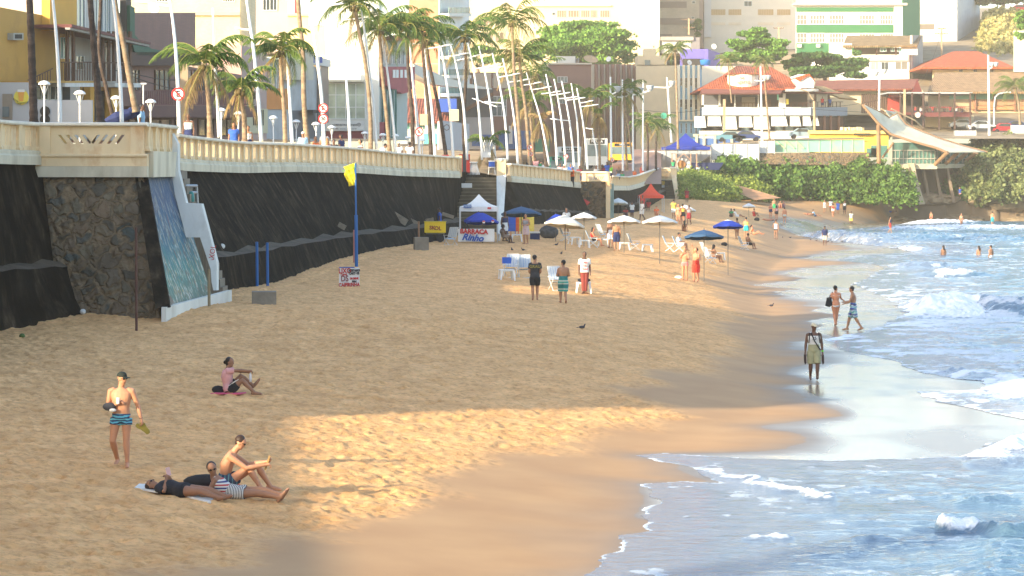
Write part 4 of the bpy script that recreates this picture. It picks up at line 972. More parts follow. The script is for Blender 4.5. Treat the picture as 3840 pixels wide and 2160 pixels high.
t=thing('roof_tank_box','white box on the roof of the brown block','roof box',W(2128,241,392));mb=MB();mb.box(W(2120,227,394),(72/9600*394,5,27/9600*394));mb.build('box',M_WH,t);mb=MB()
for i in range(3):mb.box(W(2158+i*6,227,391.4),(.12,.1,.9))
mb.build('louvre',P_('grey louvre',(.3,.3,.3)),t)
t=thing('satellite_dish','large tan mesh satellite dish on the brown block roof','satellite dish',W(2215,238,394));dish(t,W(2215,226,394),1.15,(.2,-.6,1),P_('tan mesh',(.50,.33,.18)))
t=thing('satellite_dish','small white satellite dish standing right of the large tan one','satellite dish',W(2283,238,394));dish(t,W(2283,222,394),.42,(-.5,-1,.4))
M_BEIGE=P_('beige render',(.60,.49,.32),var=.05)
B=Bld('beige_block','plain beige block with a small rooftop room beside the blue striped facade',[(2384.5,380),(2540,380),(2540,420),(2384.5,420)],246,620,M_BEIGE)
mb=MB();mb.box(W(2440,230,384),(110/9600*384,8,34/9600*384));rr=mb.build('rooftop_room',M_BEIGE,B.t)
mb=MB();mb.box(W(2428,235,379.8),(.8,.1,.75));mb.build('window',G_BLUE,B.t)
mb=MB();mb.box(W(2436,200,386),(46/9600*386,3,30/9600*386));mb.build('tank_room',M_BEIGE,B.t)
B=Bld('striped_building','narrow building with sky blue and cream vertical stripes',[(2540.5,378),(2626,378),(2632,396),(2540.5,396)],246,620,P_('sky blue paint',(.26,.46,.60)))
mb=MB()
for i in range(5):x=2540+i*18.6;B.slab(mb,0,x,x+9.5,244,452,0,.5)
mb.build('cream_fins',P_('cream fin light',(.64,.60,.46)),B.t)
for i in range(4):
 x=2550+i*18.6
 for y in(292,372):B.window(0,x,x+8.6,y,y+(38 if i%2 else 30),1,2,g=G_DARK)
 B.window(0,x+1,x+8,462,500,1,2,g=G_BLUE)
B.panel('slab',0,2534,2632,450,455,P_('cream fin light',(.64,.60,.46)),0,.7)
M_APT=P_('pale apartment render',(.64,.52,.32),var=.04)
B=Bld('pale_apartments','very large pale cream apartment block with recessed balconies above the almond tree',[(1750,470),(2602-130,470),(2472,520),(1750,520)],-400,330,M_APT)
for x0,x1 in((2088,2124),(2130,2172),(2178,2212),(2216,2238),(2250,2286)):
 B.window(0,x0,x1,38,66,4,g=P_('brown shade',(.20,.15,.11)),fm=M_CR2)
B.window(0,2070,2082,46,57,1)
for x0,x1 in((1815,1850),(1856,1890)):
 for y in(60,120):B.window(0,x0,x1,y,y+40,2,g=P_('brown shade',(.20,.15,.11)),fm=M_CR2)
B.panel('roof_line',0,1960,2290,18,24,P_('cream line',(.66,.58,.40)),0,.4)
M_GRT=tile_mat('grey beige tiles',(.42,.36,.28),1.2,(.35,.30,.24))
B=Bld('tiled_block','grey beige tiled block with dark strip windows on the hill',[(2474,490),(2622,490),(2640,520),(2474,520)],-400,200,M_GRT)
for y0,y1,x1 in((6,30,2575),(68,92,2590),(128,138,2520)):B.panel('strip_window',0,2474,x1,y0,y1,P_('strip shade',(.20,.16,.14)),0,.08)
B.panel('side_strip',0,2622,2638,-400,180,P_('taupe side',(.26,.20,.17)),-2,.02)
for x,y in((2595,4),(2592,62)):B.window(0,x,x+12,y,y+10,1)
B=Bld('white_slab_block','bright white block with tan blinds behind the hillside tree',[(2640,500),(2985,500),(2985,540),(2640,540)],-400,260,P_('sunlit white',(.66,.60,.50),var=.03))
for x0,x1 in((2666,2720),(2732,2780),(2842,2900),(2914,2964)):
 B.panel('tan_blind',0,x0,x1,35,56,stripes('tan blinds',[(.42,.28,.13),(.50,.36,.20)],3.,0),0,.1);B.panel('tan_sill',0,x0,x1,84,94,P_('pale tan',(.66,.56,.42)),0,.08)
B.window(0,2790,2820,4,24,2)
B.panel('joint',0,2640,2666,-400,140,P_('cool white',(.62,.60,.58)),0,.6)
M_GRN=P_('green paint',(.03,.145,.055),var=.06)
B=Bld('green_block','green and white banded block with rows of white windows',[(2984,440),(3382,440),(3448,462),(3448,480),(2984,480)],20,330,P_('white band',(.62,.61,.54),var=.03),D=440)
for y0,y1 in((28,44),(93,123),(162,200)):B.panel('green_band',0,2986,3350,y0,y1,M_GRN,0,.12)
B.panel('green_side',1,3382,3448,-40,260,P_('dark green paint',(.03,.20,.075)),0,.1)
for y0,y1 in((55,92),(124,161)):
 for x0,x1 in((2988,3026),(3038,3094),(3110,3166),(3222,3280),(3299,3350)):B.window(0,x0,x1,y0,y1,5 if x1-x0>45 else 3,2,g=P_('curtain grey',(.17,.16,.14)))
mb=MB();B.slab(mb,0,2970,3400,12,21,-.5,.8);mb.build('roof_edge',P_('old roof edge',(.40,.37,.31),stain=(.2,.18,.15)),B.t)
for x in(2990,3060,3112):B.panel('air_conditioner',0,x,x+14,166,178,M_FRAME,.12,.6)
B.panel('penthouse',0,3000,3250,-80,14,M_WH,-6,-3)
B.panel('corner_pier',0,3352,3384,20,330,P_('white band',(.62,.61,.54)),0,.3)
B=Bld('veranda_house','white house with a mossy tiled veranda roof in front of the green block',[(3110,420),(3410,420),(3452,436),(3452,450),(3110,450)],205,330,M_WH,D=420)
mb=MB();mb.prism([W(3160,172,419),W(3440,170,419),W(3455,134,430),W(3176,133,430)],V((0,.1,-.3)));mb.build('roof',R_MOSS,B.t)
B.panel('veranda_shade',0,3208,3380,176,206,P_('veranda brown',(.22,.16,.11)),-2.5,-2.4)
for x in(3285,3358):B.panel('timber_post',0,x,x+4,174,210,M_FRAMEB,-.2,.0)
for x0,x1 in((3300,3324),(3340,3354),(3364,3380)):B.window(0,x0,x1,180,194,2,g=G_TEAL)
B.panel('gable',0,3380,3440,172,206,M_WH,-.3,.2);B.panel('end_gable',1,3412,3452,132,300,P_('stained grey',(.40,.38,.34),stain=(.2,.18,.17)),0,.4)
B.panel('left_wing',0,3110,3195,163,206,M_WH,-.5,.1)
B.panel('old_band',0,3200,3405,208,228,P_('old white',(.58,.54,.44),stain=(.25,.22,.18)),0,.4)
B.window(0,3265,3300,232,262,2,g=P_('salmon shade',(.55,.38,.30)));B.window(0,3304,3332,232,262,2);B.window(0,3356,3404,230,262,2,g=P_('curtain grey',(.17,.16,.14)))
B=Bld('white_wall_house','low white wall building left of the clay tiled restaurant',[(2632,400),(2760,400),(2760,420),(2632,420)],248,400,P_('sunlit white',(.66,.60,.50)))
B=Bld('purple_building','low purple building with a shaded carport behind the thin palm',[(2550,430),(2655,430),(2700,445),(2550,445)],184,260,P_('purple paint',(.13,.11,.42)))
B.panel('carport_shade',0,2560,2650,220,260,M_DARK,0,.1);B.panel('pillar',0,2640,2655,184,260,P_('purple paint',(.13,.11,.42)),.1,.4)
B=Bld('old_house','small old white house with a stained flat roof beside the purple building',[(2483,440),(2590,440),(2624,450),(2483,450)],150,200,P_('old white',(.58,.54,.44)))
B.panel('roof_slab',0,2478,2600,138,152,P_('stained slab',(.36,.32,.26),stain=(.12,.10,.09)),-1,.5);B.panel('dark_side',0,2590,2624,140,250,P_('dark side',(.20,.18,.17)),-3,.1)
t=thing('water_tank','bright blue round water tank on the white wall','water tank',W(2645,244,402));mb=MB();mb.lathe([(.75,0),(.85,.7),(.85,.76),(.6,.85),(.1,.9)],W(2645,244,402),16);mb.build('tank',P_('tank blue',(.02,.17,.50)),t,smooth=True)
t=thing('satellite_dish','white satellite dish left of the blue water tank','satellite dish',W(2585,244,400));dish(t,W(2585,235,400),.40,(.5,-1,.4))
t=thing('satellite_dish','white satellite dish above the purple building','satellite dish',W(2677,185,432));dish(t,W(2677,175,432),.45,(.3,-1,.3))
M_PB=P_('pale blue grey render',(.44,.47,.50),var=.06)
DR=358.
B=Bld('tiled_restaurant','restaurant with a big orange tiled hip roof and a row of white awnings',[(2632,DR),(3040,DR),(3165,DR+8),(3165,DR+24),(2632,DR+24)],402,528,M_PB,D=DR)
def hip(x0,x1,rx0,rx1,ye,yr,D,dep,mb):
 a,b=W(x0,ye,D),W(x1,ye,D);c,d=a+V((0,dep,0)),b+V((0,dep,0));z=gz(yr,D+dep/2)
 r0=V((gx(rx0,D+dep/2),D+dep/2,z));r1=V((gx(rx1,D+dep/2),D+dep/2,z))
 dn=V((0,0,-.25))
 mb.add([a,b,d,c,r0,r1,a+dn,b+dn,d+dn,c+dn],[(0,1,5,4),(1,2,5),(2,3,4,5),(3,0,4),(0,6,7,1),(1,7,8,2),(3,9,6,0),(6,9,8,7)])
mb=MB();hip(2628,3030,2770,2890,331,250,DR-1.5,24,mb);rf=mb.build('roof',R_RED,B.t)
mb=MB();c0=V(W(2900,331,DR-3.2));mb.add([W(2790,331,DR-3),W(2945,331,DR-3),W(2872,250,DR+10)],[(0,1,2)]);
mb=MB();hip(2730,2850,2760,2812,272,248,DR-1,8,mb);mb.build('turret_roof',R_OLD,B.t)
mb=MB();mb.lathe([(2.0,-2.0),(2.15,-1.4),(2.2,0.),(2.05,.05)],W(2786,275,DR+1.2),24);mb.build('round_turret',P_('turret cream',(.72,.68,.58)),B.t,smooth=False)
tb=thing('roof_lettering_sign','brown lettering on the cream turret in the tiled roof','sign',W(2786,300,DR-1.2))
TB=P_('brown letters',(.22,.10,.05))
text('che','lettering',TB,.75,W(2778,292,DR-1.05),(1,0,0),(0,0,1),tb);text('lagarto','lettering',TB,.75,W(2786,307,DR-1.05),(1,0,0),(0,0,1),tb)
mb=MB();mb.prism([W(2980,292,DR-2),W(2995,278,DR-2),W(3034,280,DR-2),W(3054,305,DR-2),W(3052,330,DR-2),W(2990,330,DR-2)],V((0,10,0)));mb.build('gable_end',P_('cool white',(.62,.60,.58)),B.t)
mb=MB();mb.prism([W(2978,292,DR-2.3),W(3034,276,DR-2.3),W(3060,306,DR-2.3),W(3034,283,DR-2.3),W(2998,305,DR-2.3)],V((0,10.5,0)));mb.build('gable_roof',R_RED,B.t)
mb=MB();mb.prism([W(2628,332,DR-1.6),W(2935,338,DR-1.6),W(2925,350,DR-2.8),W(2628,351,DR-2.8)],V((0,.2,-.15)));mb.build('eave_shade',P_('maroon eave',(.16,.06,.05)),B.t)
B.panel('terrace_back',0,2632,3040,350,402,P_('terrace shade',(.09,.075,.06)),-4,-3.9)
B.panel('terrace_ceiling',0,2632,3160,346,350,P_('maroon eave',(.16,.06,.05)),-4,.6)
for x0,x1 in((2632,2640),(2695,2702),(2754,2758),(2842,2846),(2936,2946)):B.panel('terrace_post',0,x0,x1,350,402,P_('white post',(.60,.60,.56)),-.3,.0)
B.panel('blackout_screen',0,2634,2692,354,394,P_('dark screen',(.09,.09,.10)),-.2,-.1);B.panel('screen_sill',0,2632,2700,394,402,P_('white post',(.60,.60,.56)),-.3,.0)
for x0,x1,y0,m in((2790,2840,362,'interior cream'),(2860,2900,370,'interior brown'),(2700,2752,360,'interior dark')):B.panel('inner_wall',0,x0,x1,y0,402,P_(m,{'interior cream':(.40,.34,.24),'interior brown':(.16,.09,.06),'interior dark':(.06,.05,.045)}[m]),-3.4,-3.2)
B.panel('awning_roof',0,2940,3060,336,345,P_('grey sheeting',(.33,.34,.35)),-1,3)
for x,c in((2946,'sky'),(2912,'white'),(2912+34,'yellow')):
 pass
B.panel('hanging_sign',0,2914,2920,352,375,P_('mint',(.20,.60,.40)),0,.1);B.panel('hanging_sign',0,2948,2957,371,391,P_('sign yellow',(.75,.62,.08)),0,.1);B.panel('hanging_sign',0,2920,2935,366,400,P_('sign white',(.66,.66,.62)),0,.08)
mb=MB();
for i in range(22):B.slab(mb,0,2720+i*14.5,2721.5+i*14.5,386,402,-.2,-.15)
B.slab(mb,0,2716,3040,385,387,-.22,-.13);mb.build('terrace_railing',M_FRAMEB,B.t)
mb=MB()
for i in range(9):B.slab(mb,1,3042+i*14,3043.6+i*14,382,402,-.2,-.15)
B.slab(mb,1,3040,3165,381,383,-.22,-.13);B.slab(mb,1,3060,3064,350,402,-.3,-.1);B.slab(mb,1,3110,3114,350,402,-.3,-.1);mb.build('side_railing',M_FRAMEB,B.t)
B.panel('balcony_band',0,2632,3002,402,432,P_('band blue grey',(.50,.53,.56)),0,.5);B.panel('balcony_band',0,3002,3040,402,432,P_('band slate',(.30,.36,.42)),0,.5);B.panel('balcony_band',1,3040,3166,402,434,P_('band slate',(.30,.36,.42)),0,.5)
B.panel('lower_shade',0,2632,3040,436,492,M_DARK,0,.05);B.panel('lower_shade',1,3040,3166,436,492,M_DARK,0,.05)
for i,(x0,x1,yb)in enumerate(((2600,2646,479),(2650,2704,474),(2706,2762,486),(2767,2820,478),(2822,2885,486),(2888,2950,474),(2958,3000,474),(3006,3040,473),(3030,3068,472))):
 f=0 if x1<=3040 else 1;m=MB();d=B.dist(0,min(x0+10,3030))if f==0 else DR+1;n=B.nrm(0)
 m.prism([W(x0+4,438,d)+n*.1,W(x1-3,438,d)+n*.1,W(x1-1,yb,d)+n*1.7,W(x0,yb,d)+n*1.7],V((0,.05,.06)))
 m.build('awning',P_('awning off white',(.66,.64,.56),var=.05),B.t)
for x in(2780,2830,2905,2945,3018):B.panel('shop_window',0,x,x+30,470,490,G_BLUE,.06,.1)
B.panel('base_wall',0,2622,3040,491,528,M_WH,.0,.8);B.panel('timber_doors',1,3070,3160,440,492,M_FRAMEB,.06,.1)
for x in(3082,3106,3136):B.panel('column',1,x,x+5,434,494,P_('timber brown',(.28,.13,.08)),.2,.4)
B=Bld('blue_wall','low blue wall with cream piers below the white awnings',[(2590,352),(2780,352),(2780,353),(2590,353)],518,545,P_('shop blue',(.06,.13,.32)),cat='wall')
for x in(2608,2636,2677,2740,2775):B.panel('pier',0,x,x+8,503,545,M_CRM,.0,.3)
B.panel('coping',0,2600,2780,503,512,M_CRM,-.2,.1)
B=Bld('red_tile_bar','long low bar with old red tiles and a dark two storey terrace',[(3060,372),(3460,372),(3460,392),(3060,392)],338,430,P_('bar cream',(.60,.50,.32)),D=372)
mb=MB();mb.prism([W(3052,336,370.5),W(3420,332,370.5),W(3446,296,384),W(3062,302,384)],V((0,.1,-.25)));mb.build('roof',R_OLD,B.t)
mb=MB();mb.prism([W(3048,322,368),W(3090,324,368),W(3215,372,364),W(3150,366,364)],V((0,.5,-.2)));mb.build('thatch_roof',P_('thatch',(.42,.28,.12),bump=.4),B.t)
for i in range(12):B.panel('timber_slat',0,3230+i*8,3234+i*8,352,424,P_('brown slat',(.13,.07,.05)),0,.3)
B.panel('red_wall',0,3328,3376,348,420,P_('bar red',(.40,.05,.04)),.1,.3);B.panel('red_awning',0,3330,3376,350,366,P_('bright red awning',(.62,.07,.05)),.3,1.6)
B.panel('red_gable',0,3362,3420,332,480,P_('bar red',(.40,.05,.04)),.0,.1)
mb=MB();mb.prism([W(3420,345,370),W(3440,298,370),W(3458,345,370)],V((0,.5,0)));mb.build('gable_ornament',P_('dark maroon',(.12,.02,.02)),B.t)
t=thing('terrace_bar','dark two storey timber terrace with red fringe and diners','terrace',W(3490,490,364))
M_TB=P_('terrace timber',(.065,.035,.03));mb=MB()
mb.prism([W(3330,345,364),W(3648,346,364),W(3642,352,364),W(3330,350,364)],V((0,8,0)));mb.build('roof_sheet',P_('grey sheeting',(.33,.34,.35)),t)
for x in(3376,3420,3462,3522,3580,3638):mb=MB();mb.bar(W(x,348,364),W(x,485,364),.22);mb.build('post',M_TB,t)
mb=MB();mb.prism([W(3376,420,364),W(3645,420,364),W(3645,430,364),W(3376,430,364)],V((0,6,0)));mb.prism([W(3462,430,363.9),W(3640,430,363.9),W(3640,438,363.9),W(3462,438,363.9)],V((0,.2,0)));mb.build('deck',P_('deck maroon',(.13,.035,.035)),t)
mb=MB()
for y in(400,408):mb.bar(W(3376,y,363.9),W(3645,y,363.9),.07)
for i in range(38):mb.bar(W(3378+i*7,400,363.9),W(3378+i*7,420,363.9),.05)
mb.build('railing',M_TB,t)
mb=MB();mb.box(W(3420,390,371.5),(3.6,.2,3.0));mb.box(W(3400,460,371.5),(3.,.2,2.));mb.build('back_wall',M_DARK,t)
mb=MB();mb.box(W(3560,462,370),(7,.2,2.2));mb.build('lower_back_wall',P_('warm wall',(.55,.46,.30)),t)
mb=MB()
for x0,x1 in((3485,3510),(3530,3570),(3585,3620)):mb.bar(W(x0,402,366),W(x1,402,366),.25,.1)
mb.build('red_fringe',P_('red cloth',(.45,.04,.05)),t)
t=thing('round_emblem_sign','round white sign hanging under the dark terrace','sign',W(3442,443,363));mb=MB();disc(mb,W(3442,431,363),.42);mb.build('sign_disc',P_('sign white',(.66,.66,.62)),t);mb=MB();disc(mb,W(3442,431,362.95),.36,ring=.32);mb.build('ring',P_('bar red',(.40,.05,.04)),t)
B=Bld('tan_tile_hall','open hall with a tan tile roof and orange timber front at right',[(3480,384),(3960,384),(3960,400),(3480,400)],345,480,P_('hall wall',(.45,.33,.20)),D=384)
mb=MB();mb.prism([W(3478,342,381),W(3960,345,381),W(3960,268,396),W(3506,272,396)],V((0,.1,-.3)));mb.build('roof',R_TAN,B.t)
B.panel('green_net',0,3560,3960,342,372,P_('green net',(.20,.42,.30)),0,.1);B.panel('timber_rail',0,3640,3960,374,396,P_('weathered boards',(.36,.20,.11)),.3,.4);B.panel('orange_rail',0,3640,3960,398,412,P_('orange board',(.45,.20,.09)),.3,.5)
for x in(3652,3722,3800):B.panel('timber_post',0,x,x+5,340,420,P_('timber brown',(.28,.13,.08)),.5,.8)
B.panel('beach_wall',0,3480,3960,420,480,P_('olive cream wall',(.46,.42,.24)),.2,.6)
M_GRAF=P_('red graffiti',(.55,.08,.05))
for x0,w in((3645,42),(3800,90)):
 for k in range(5):
  m=MB();c=W(x0+w*(k+.5)/5,440+6*math.sin(k*2),383.2);disc(m,c,.55,12,ring=.22,off=(0,-.05,0));m.build('graffiti',M_GRAF,B.t)
B.panel('banner',0,3700,3796,440,466,P_('sign white',(.66,.66,.62)),.65,.7)
text('PROIBIDO COLAR','banner_lettering',TX,.45,W(3748,447,383.1),(1,0,0),(0,0,1),B.t);text('CARTAZES','banner_lettering',TX,.45,W(3738,458,383.1),(1,0,0),(0,0,1),B.t)
B=Bld('orange_roof_house','cream house with a large bright orange tiled roof on the slope',[(3496,410),(3800,410),(3800,440),(3496,440)],250,300,P_('cream yellow',(.70,.60,.36)),D=410)
mb=MB();hip(3456,3806,3575,3668,252,192,407,34,mb);mb.build('roof',roof_mat('bright orange tiles',(.47,.09,.025)),B.t)
for x in(3596,3650,3712):B.window(0,x,x+14,258,270,2)
B=Bld('white_tower_block','plain white block with two dark garage slots left of the grassy slope',[(3446,500),(3588,500),(3675,540),(3675,560),(3446,560)],-40,280,P_('sunlit white',(.66,.60,.50)),D=500)
for x0,x1,y0,y1 in((3446,3503,90,110),(3455,3503,168,188)):B.panel('garage_slot',0,x0,x1,y0,y1,P_('slot shade',(.18,.15,.12)),0,.05)
B.panel('step_line',0,3446,3588,28,32,P_('pale shade',(.55,.52,.48)),0,.15)
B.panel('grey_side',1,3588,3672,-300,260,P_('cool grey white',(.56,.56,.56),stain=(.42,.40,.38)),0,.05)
B=Bld('white_edge_building','white building cut by the right edge with a small balcony slab',[(3801,395),(3990,395),(3990,405),(3801,405)],115,270,P_('sunlit white',(.66,.60,.50)))
M_GRASS=mat('rough grass',(.13,.17,.035),.95,.35,.5,.6,stain=(.28,.20,.08),stain_amt=.5)
def terrain(name,rows,m,kind='structure'):
 """sheet through rows of (px, py, D)"""
 mb=MB();n=len(rows[0]);vs=[W(*p)for r in rows for p in r]
 mb.add(vs,[(i*n+j,i*n+j+1,(i+1)*n+j+1,(i+1)*n+j)for i in range(len(rows)-1)for j in range(n-1)])
 o=mb.build(name,m,None,True);o['kind']=kind;return o
terrain('hill_ground',[[(1500,660,335),(2560,660,335),(2700,560,340),(3000,545,342),(3400,520,345),(4400,520,345)],[(1500,645,350),(2500,640,352),(2700,532,354),(3000,528,352),(3400,505,352),(4400,500,352)],[(1500,640,372),(2500,630,372),(2700,500,375),(3000,490,374),(3400,492,366),(4400,488,376)],[(1500,560,410),(2500,560,410),(2700,330,410),(3000,330,410),(3400,330,408),(4400,330,410)],[(1500,320,470),(2500,300,470),(2700,250,450),(3000,250,450),(3400,240,450),(4400,240,450)],[(1200,200,560),(2500,190,560),(2700,150,560),(3000,120,560),(3400,80,560),(4400,60,560)],[(1200,150,800),(2500,150,800),(2700,120,800),(3000,60,800),(3400,30,800),(4400,30,800)]],mat('hill earth',(.26,.20,.13),.95,.3,.4,.3))
terrain('grassy_slope',[[(3640,262,470),(3700,262,462),(3800,262,455),(3900,262,455),(4300,262,450)],[(3665,120,500),(3730,120,500),(3800,110,500),(3900,110,500),(4300,110,500)],[(3690,50,520),(3740,38,520),(3800,40,520),(3900,42,520),(4300,42,520)],[(3690,46,560),(3740,34,560),(3800,36,560),(3900,38,560),(4300,38,560)]],mat('dry slope grass',(.22,.22,.06),.95,.4,.35,.8,stain=(.42,.28,.12),stain_amt=.9))
mb=MB();mb.prism([W(3638,262,466),W(3660,190,478),W(3690,100,500),(W(3712,45,518)),W(3722,48,518),W(3700,110,500),W(3672,195,478),W(3652,262,466)],V((0,.5,0)))
solo(mb,'slope_wall',mat('stone edging',(.30,.26,.21),.9,.3,2),'narrow stone edging running up the dry grassy slope','edging wall')
def leaf_mat(name,a,b_):
 if name in MATS:return MATS[name]
 m,nt,b=newmat(name);N=nt.nodes;L=nt.links
 g=N.new('ShaderNodeNewGeometry');n=N.new('ShaderNodeTexNoise');n.inputs['Scale'].default_value=.8;n.inputs['Detail'].default_value=4;L.new(g.outputs['Position'],n.inputs['Vector'])
 ad=N.new('ShaderNodeMath');ad.operation='MULTIPLY_ADD';L.new(g.outputs['Random Per Island'],ad.inputs[0]);ad.inputs[1].default_value=.55;L.new(n.outputs[0],ad.inputs[2])
 mr=N.new('ShaderNodeMapRange');L.new(ad.outputs[0],mr.inputs[0]);mr.inputs[1].default_value=.45;mr.inputs[2].default_value=1.1
 x=N.new('ShaderNodeMix');x.data_type='RGBA';L.new(mr.outputs[0],x.inputs[0]);x.inputs[6].default_value=tuple(a)+(1,);x.inputs[7].default_value=tuple(b_)+(1,)
 L.new(x.outputs[2],b.inputs['Base Color']);b.inputs['Roughness'].default_value=.6;b.inputs['Specular IOR Level'].default_value=.25
 tr=N.new('ShaderNodeBsdfTranslucent');L.new(x.outputs[2],tr.inputs[0]);ms=N.new('ShaderNodeMixShader');ms.inputs[0].default_value=.3
 o=[q for q in N if q.type=='OUTPUT_MATERIAL'][0];L.new(b.outputs[0],ms.inputs[1]);L.new(tr.outputs[0],ms.inputs[2]);L.new(ms.outputs[0],o.inputs[0])
 MATS[name]=m;return m
LF_A=leaf_mat('almond leaves',(.05,.13,.02),(.20,.38,.06));LF_B=leaf_mat('sea grape leaves',(.03,.09,.015),(.18,.30,.06));LF_C=leaf_mat('dark leaves',(.03,.085,.02),(.12,.23,.05));LF_G=leaf_mat('grass blades',(.10,.17,.025),(.34,.40,.08));LF_P=leaf_mat('pale shrub leaves',(.06,.10,.035),(.30,.33,.13))
def leaves_np(name,C,size,m,parent=None,seed=0,flatten=.5,loc=(0,0,0)):
 """many small leaf quads at centres C (n,3)"""
 r=np.random.RandomState(seed);n=len(C);C=np.asarray(C)
 u=r.normal(size=(n,3));u/=np.linalg.norm(u,axis=1)[:,None];w=r.normal(size=(n,3));w[:,2]*=flatten
 v=np.cross(u,w);v/=np.linalg.norm(v,axis=1)[:,None]+1e-9
 s=(size*(.6+.8*r.rand(n)))[:,None]
 a=C-u*s*.5-v*s*.35;b=C+u*s*.1-v*s*.5;c=C+u*s*.6;d=C-u*s*.05+v*s*.5
 co=np.stack([a,b,c,d],1).reshape(-1,3)-np.array(loc)
 me=bpy.data.meshes.new(name);me.vertices.add(4*n);me.vertices.foreach_set('co',co.ravel())
 me.loops.add(4*n);me.loops.foreach_set('vertex_index',np.arange(4*n,dtype=np.int32));me.polygons.add(n);me.polygons.foreach_set('loop_start',(np.arange(n)*4).astype(np.int32))
 me.update(calc_edges=True);me.materials.append(m)
 o=bpy.data.objects.new(name,me);COL.objects.link(o);o.parent=parent;return o
def crown_pts(r,blobs,n,hollow=.55):
 out=[];tot=sum(b[1][0]*b[1][1]+b[1][0]*b[1][2]for b in blobs)
 for c,rad in blobs:
  k=int(n*(rad[0]*rad[1]+rad[0]*rad[2])/tot)
  d=r.normal(size=(k,3));d/=np.linalg.norm(d,axis=1)[:,None];q=hollow+(1-hollow)*r.rand(k,1)**.6+.12*r.normal(size=(k,1))
  out.append(np.array(c)+d*q*np.array(rad))
 return np.concatenate(out)
def almond_tree(name,label,base,crown,n,seed,m=LF_A,leaf=.42,D=None):
 """spreading tree: crown = list of pixel blobs (x, y, rx, ry)"""
 r=np.random.RandomState(seed);D=D or base[2];b=W(base[0],base[1],base[2]);s=D/9600
 t=thing(name,label,'tree',b)
 blobs=[]
 for x,y,rx,ry in crown:
  c=W(x,y,D+r.uniform(-2.5,2.5));k=max(3,int(rx/11))
  for _ in range(k):
   o=r.uniform(-1,1,3);blobs.append(((c.x+o[0]*rx*s*.75,c.y+o[1]*rx*s*.6,c.z+o[2]*ry*s*.65),(rx*s*.5,rx*s*.5,ry*s*.36)))
 mb=MB();top=V(b)+V((0,0,(gz(crown[0][1],D)-b.z)*.45));mb.tube([b-V((0,0,1)),b.lerp(top,.5)+V((.2,0,0)),top],[.45,.34,.28],8);mb.build('trunk',mat('grey bark',(.16,.12,.09),.9,.3,3,.4),t)
 mb=MB()
 for c,rad in blobs[::2]:
  c=V(c);mid=top.lerp(c,.5)+V((0,0,-.3));mb.tube([top,mid,c],[.16,.09,.03],5)
 mb.build('limbs',MATS['grey bark'],t)
 leaves_np('crown',crown_pts(r,blobs,n),leaf,m,t,seed,.6,t.location)
 return t
almond_tree('almond_tree','broad flat almond tree crown above the brown block',(2200,300,440),[(2180,150,170,60),(2200,110,110,34),(2100,135,70,40),(2290,150,80,40),(2050,190,60,40),(2170,190,90,40),(2330,200,70,36),(2240,215,80,30),(2060,115,40,20),(2370,215,40,22),(1990,215,40,25)],24000,1,D=432)
almond_tree('hill_tree','round bright green tree behind the orange tiled restaurant roof',(2830,300,410),[(2840,125,62,26),(2800,165,70,30),(2880,165,70,32),(2780,205,55,30),(2860,212,70,28),(2925,190,35,26),(2990-20,235,40,18)],15000,2,D=395)
almond_tree('dense_tree','dense dark green tree left of the veranda house',(3090,330,405),[(3080,215,90,28),(3160,235,90,34),(3000,235,60,30),(3080,265,110,26),(3190,270,60,26),(3230,195,30,12)],17000,3,m=LF_C,D=400)
almond_tree('small_dark_tree','small dark tree beside the tiled block on the hill',(2612,140,488),[(2612,98,20,26),(2625,115,16,20)],1400,4,m=LF_C,leaf=.5,D=486)
almond_tree('edge_tree','leafy branch of a tree at the upper right edge',(3900,200,392),[(3830,85,34,30),(3820,130,20,22),(3870,60,40,40),(3840,60,30,20)],2500,5,leaf=.4,D=392)
almond_tree('slope_bush','green bushes behind the red car at the top right',(3760,20,530),[(3700,-5,50,22),(3790,0,60,26),(3850,10,40,30)],2500,6,m=LF_C,leaf=.7,D=528)
almond_tree('roadside_tree','bright green tree glimpsed left of the almond tree behind palms',(1790,300,455),[(1800,190,50,30),(1850,215,50,26),(1760,215,30,20)],3500,8,leaf=.45,D=452)
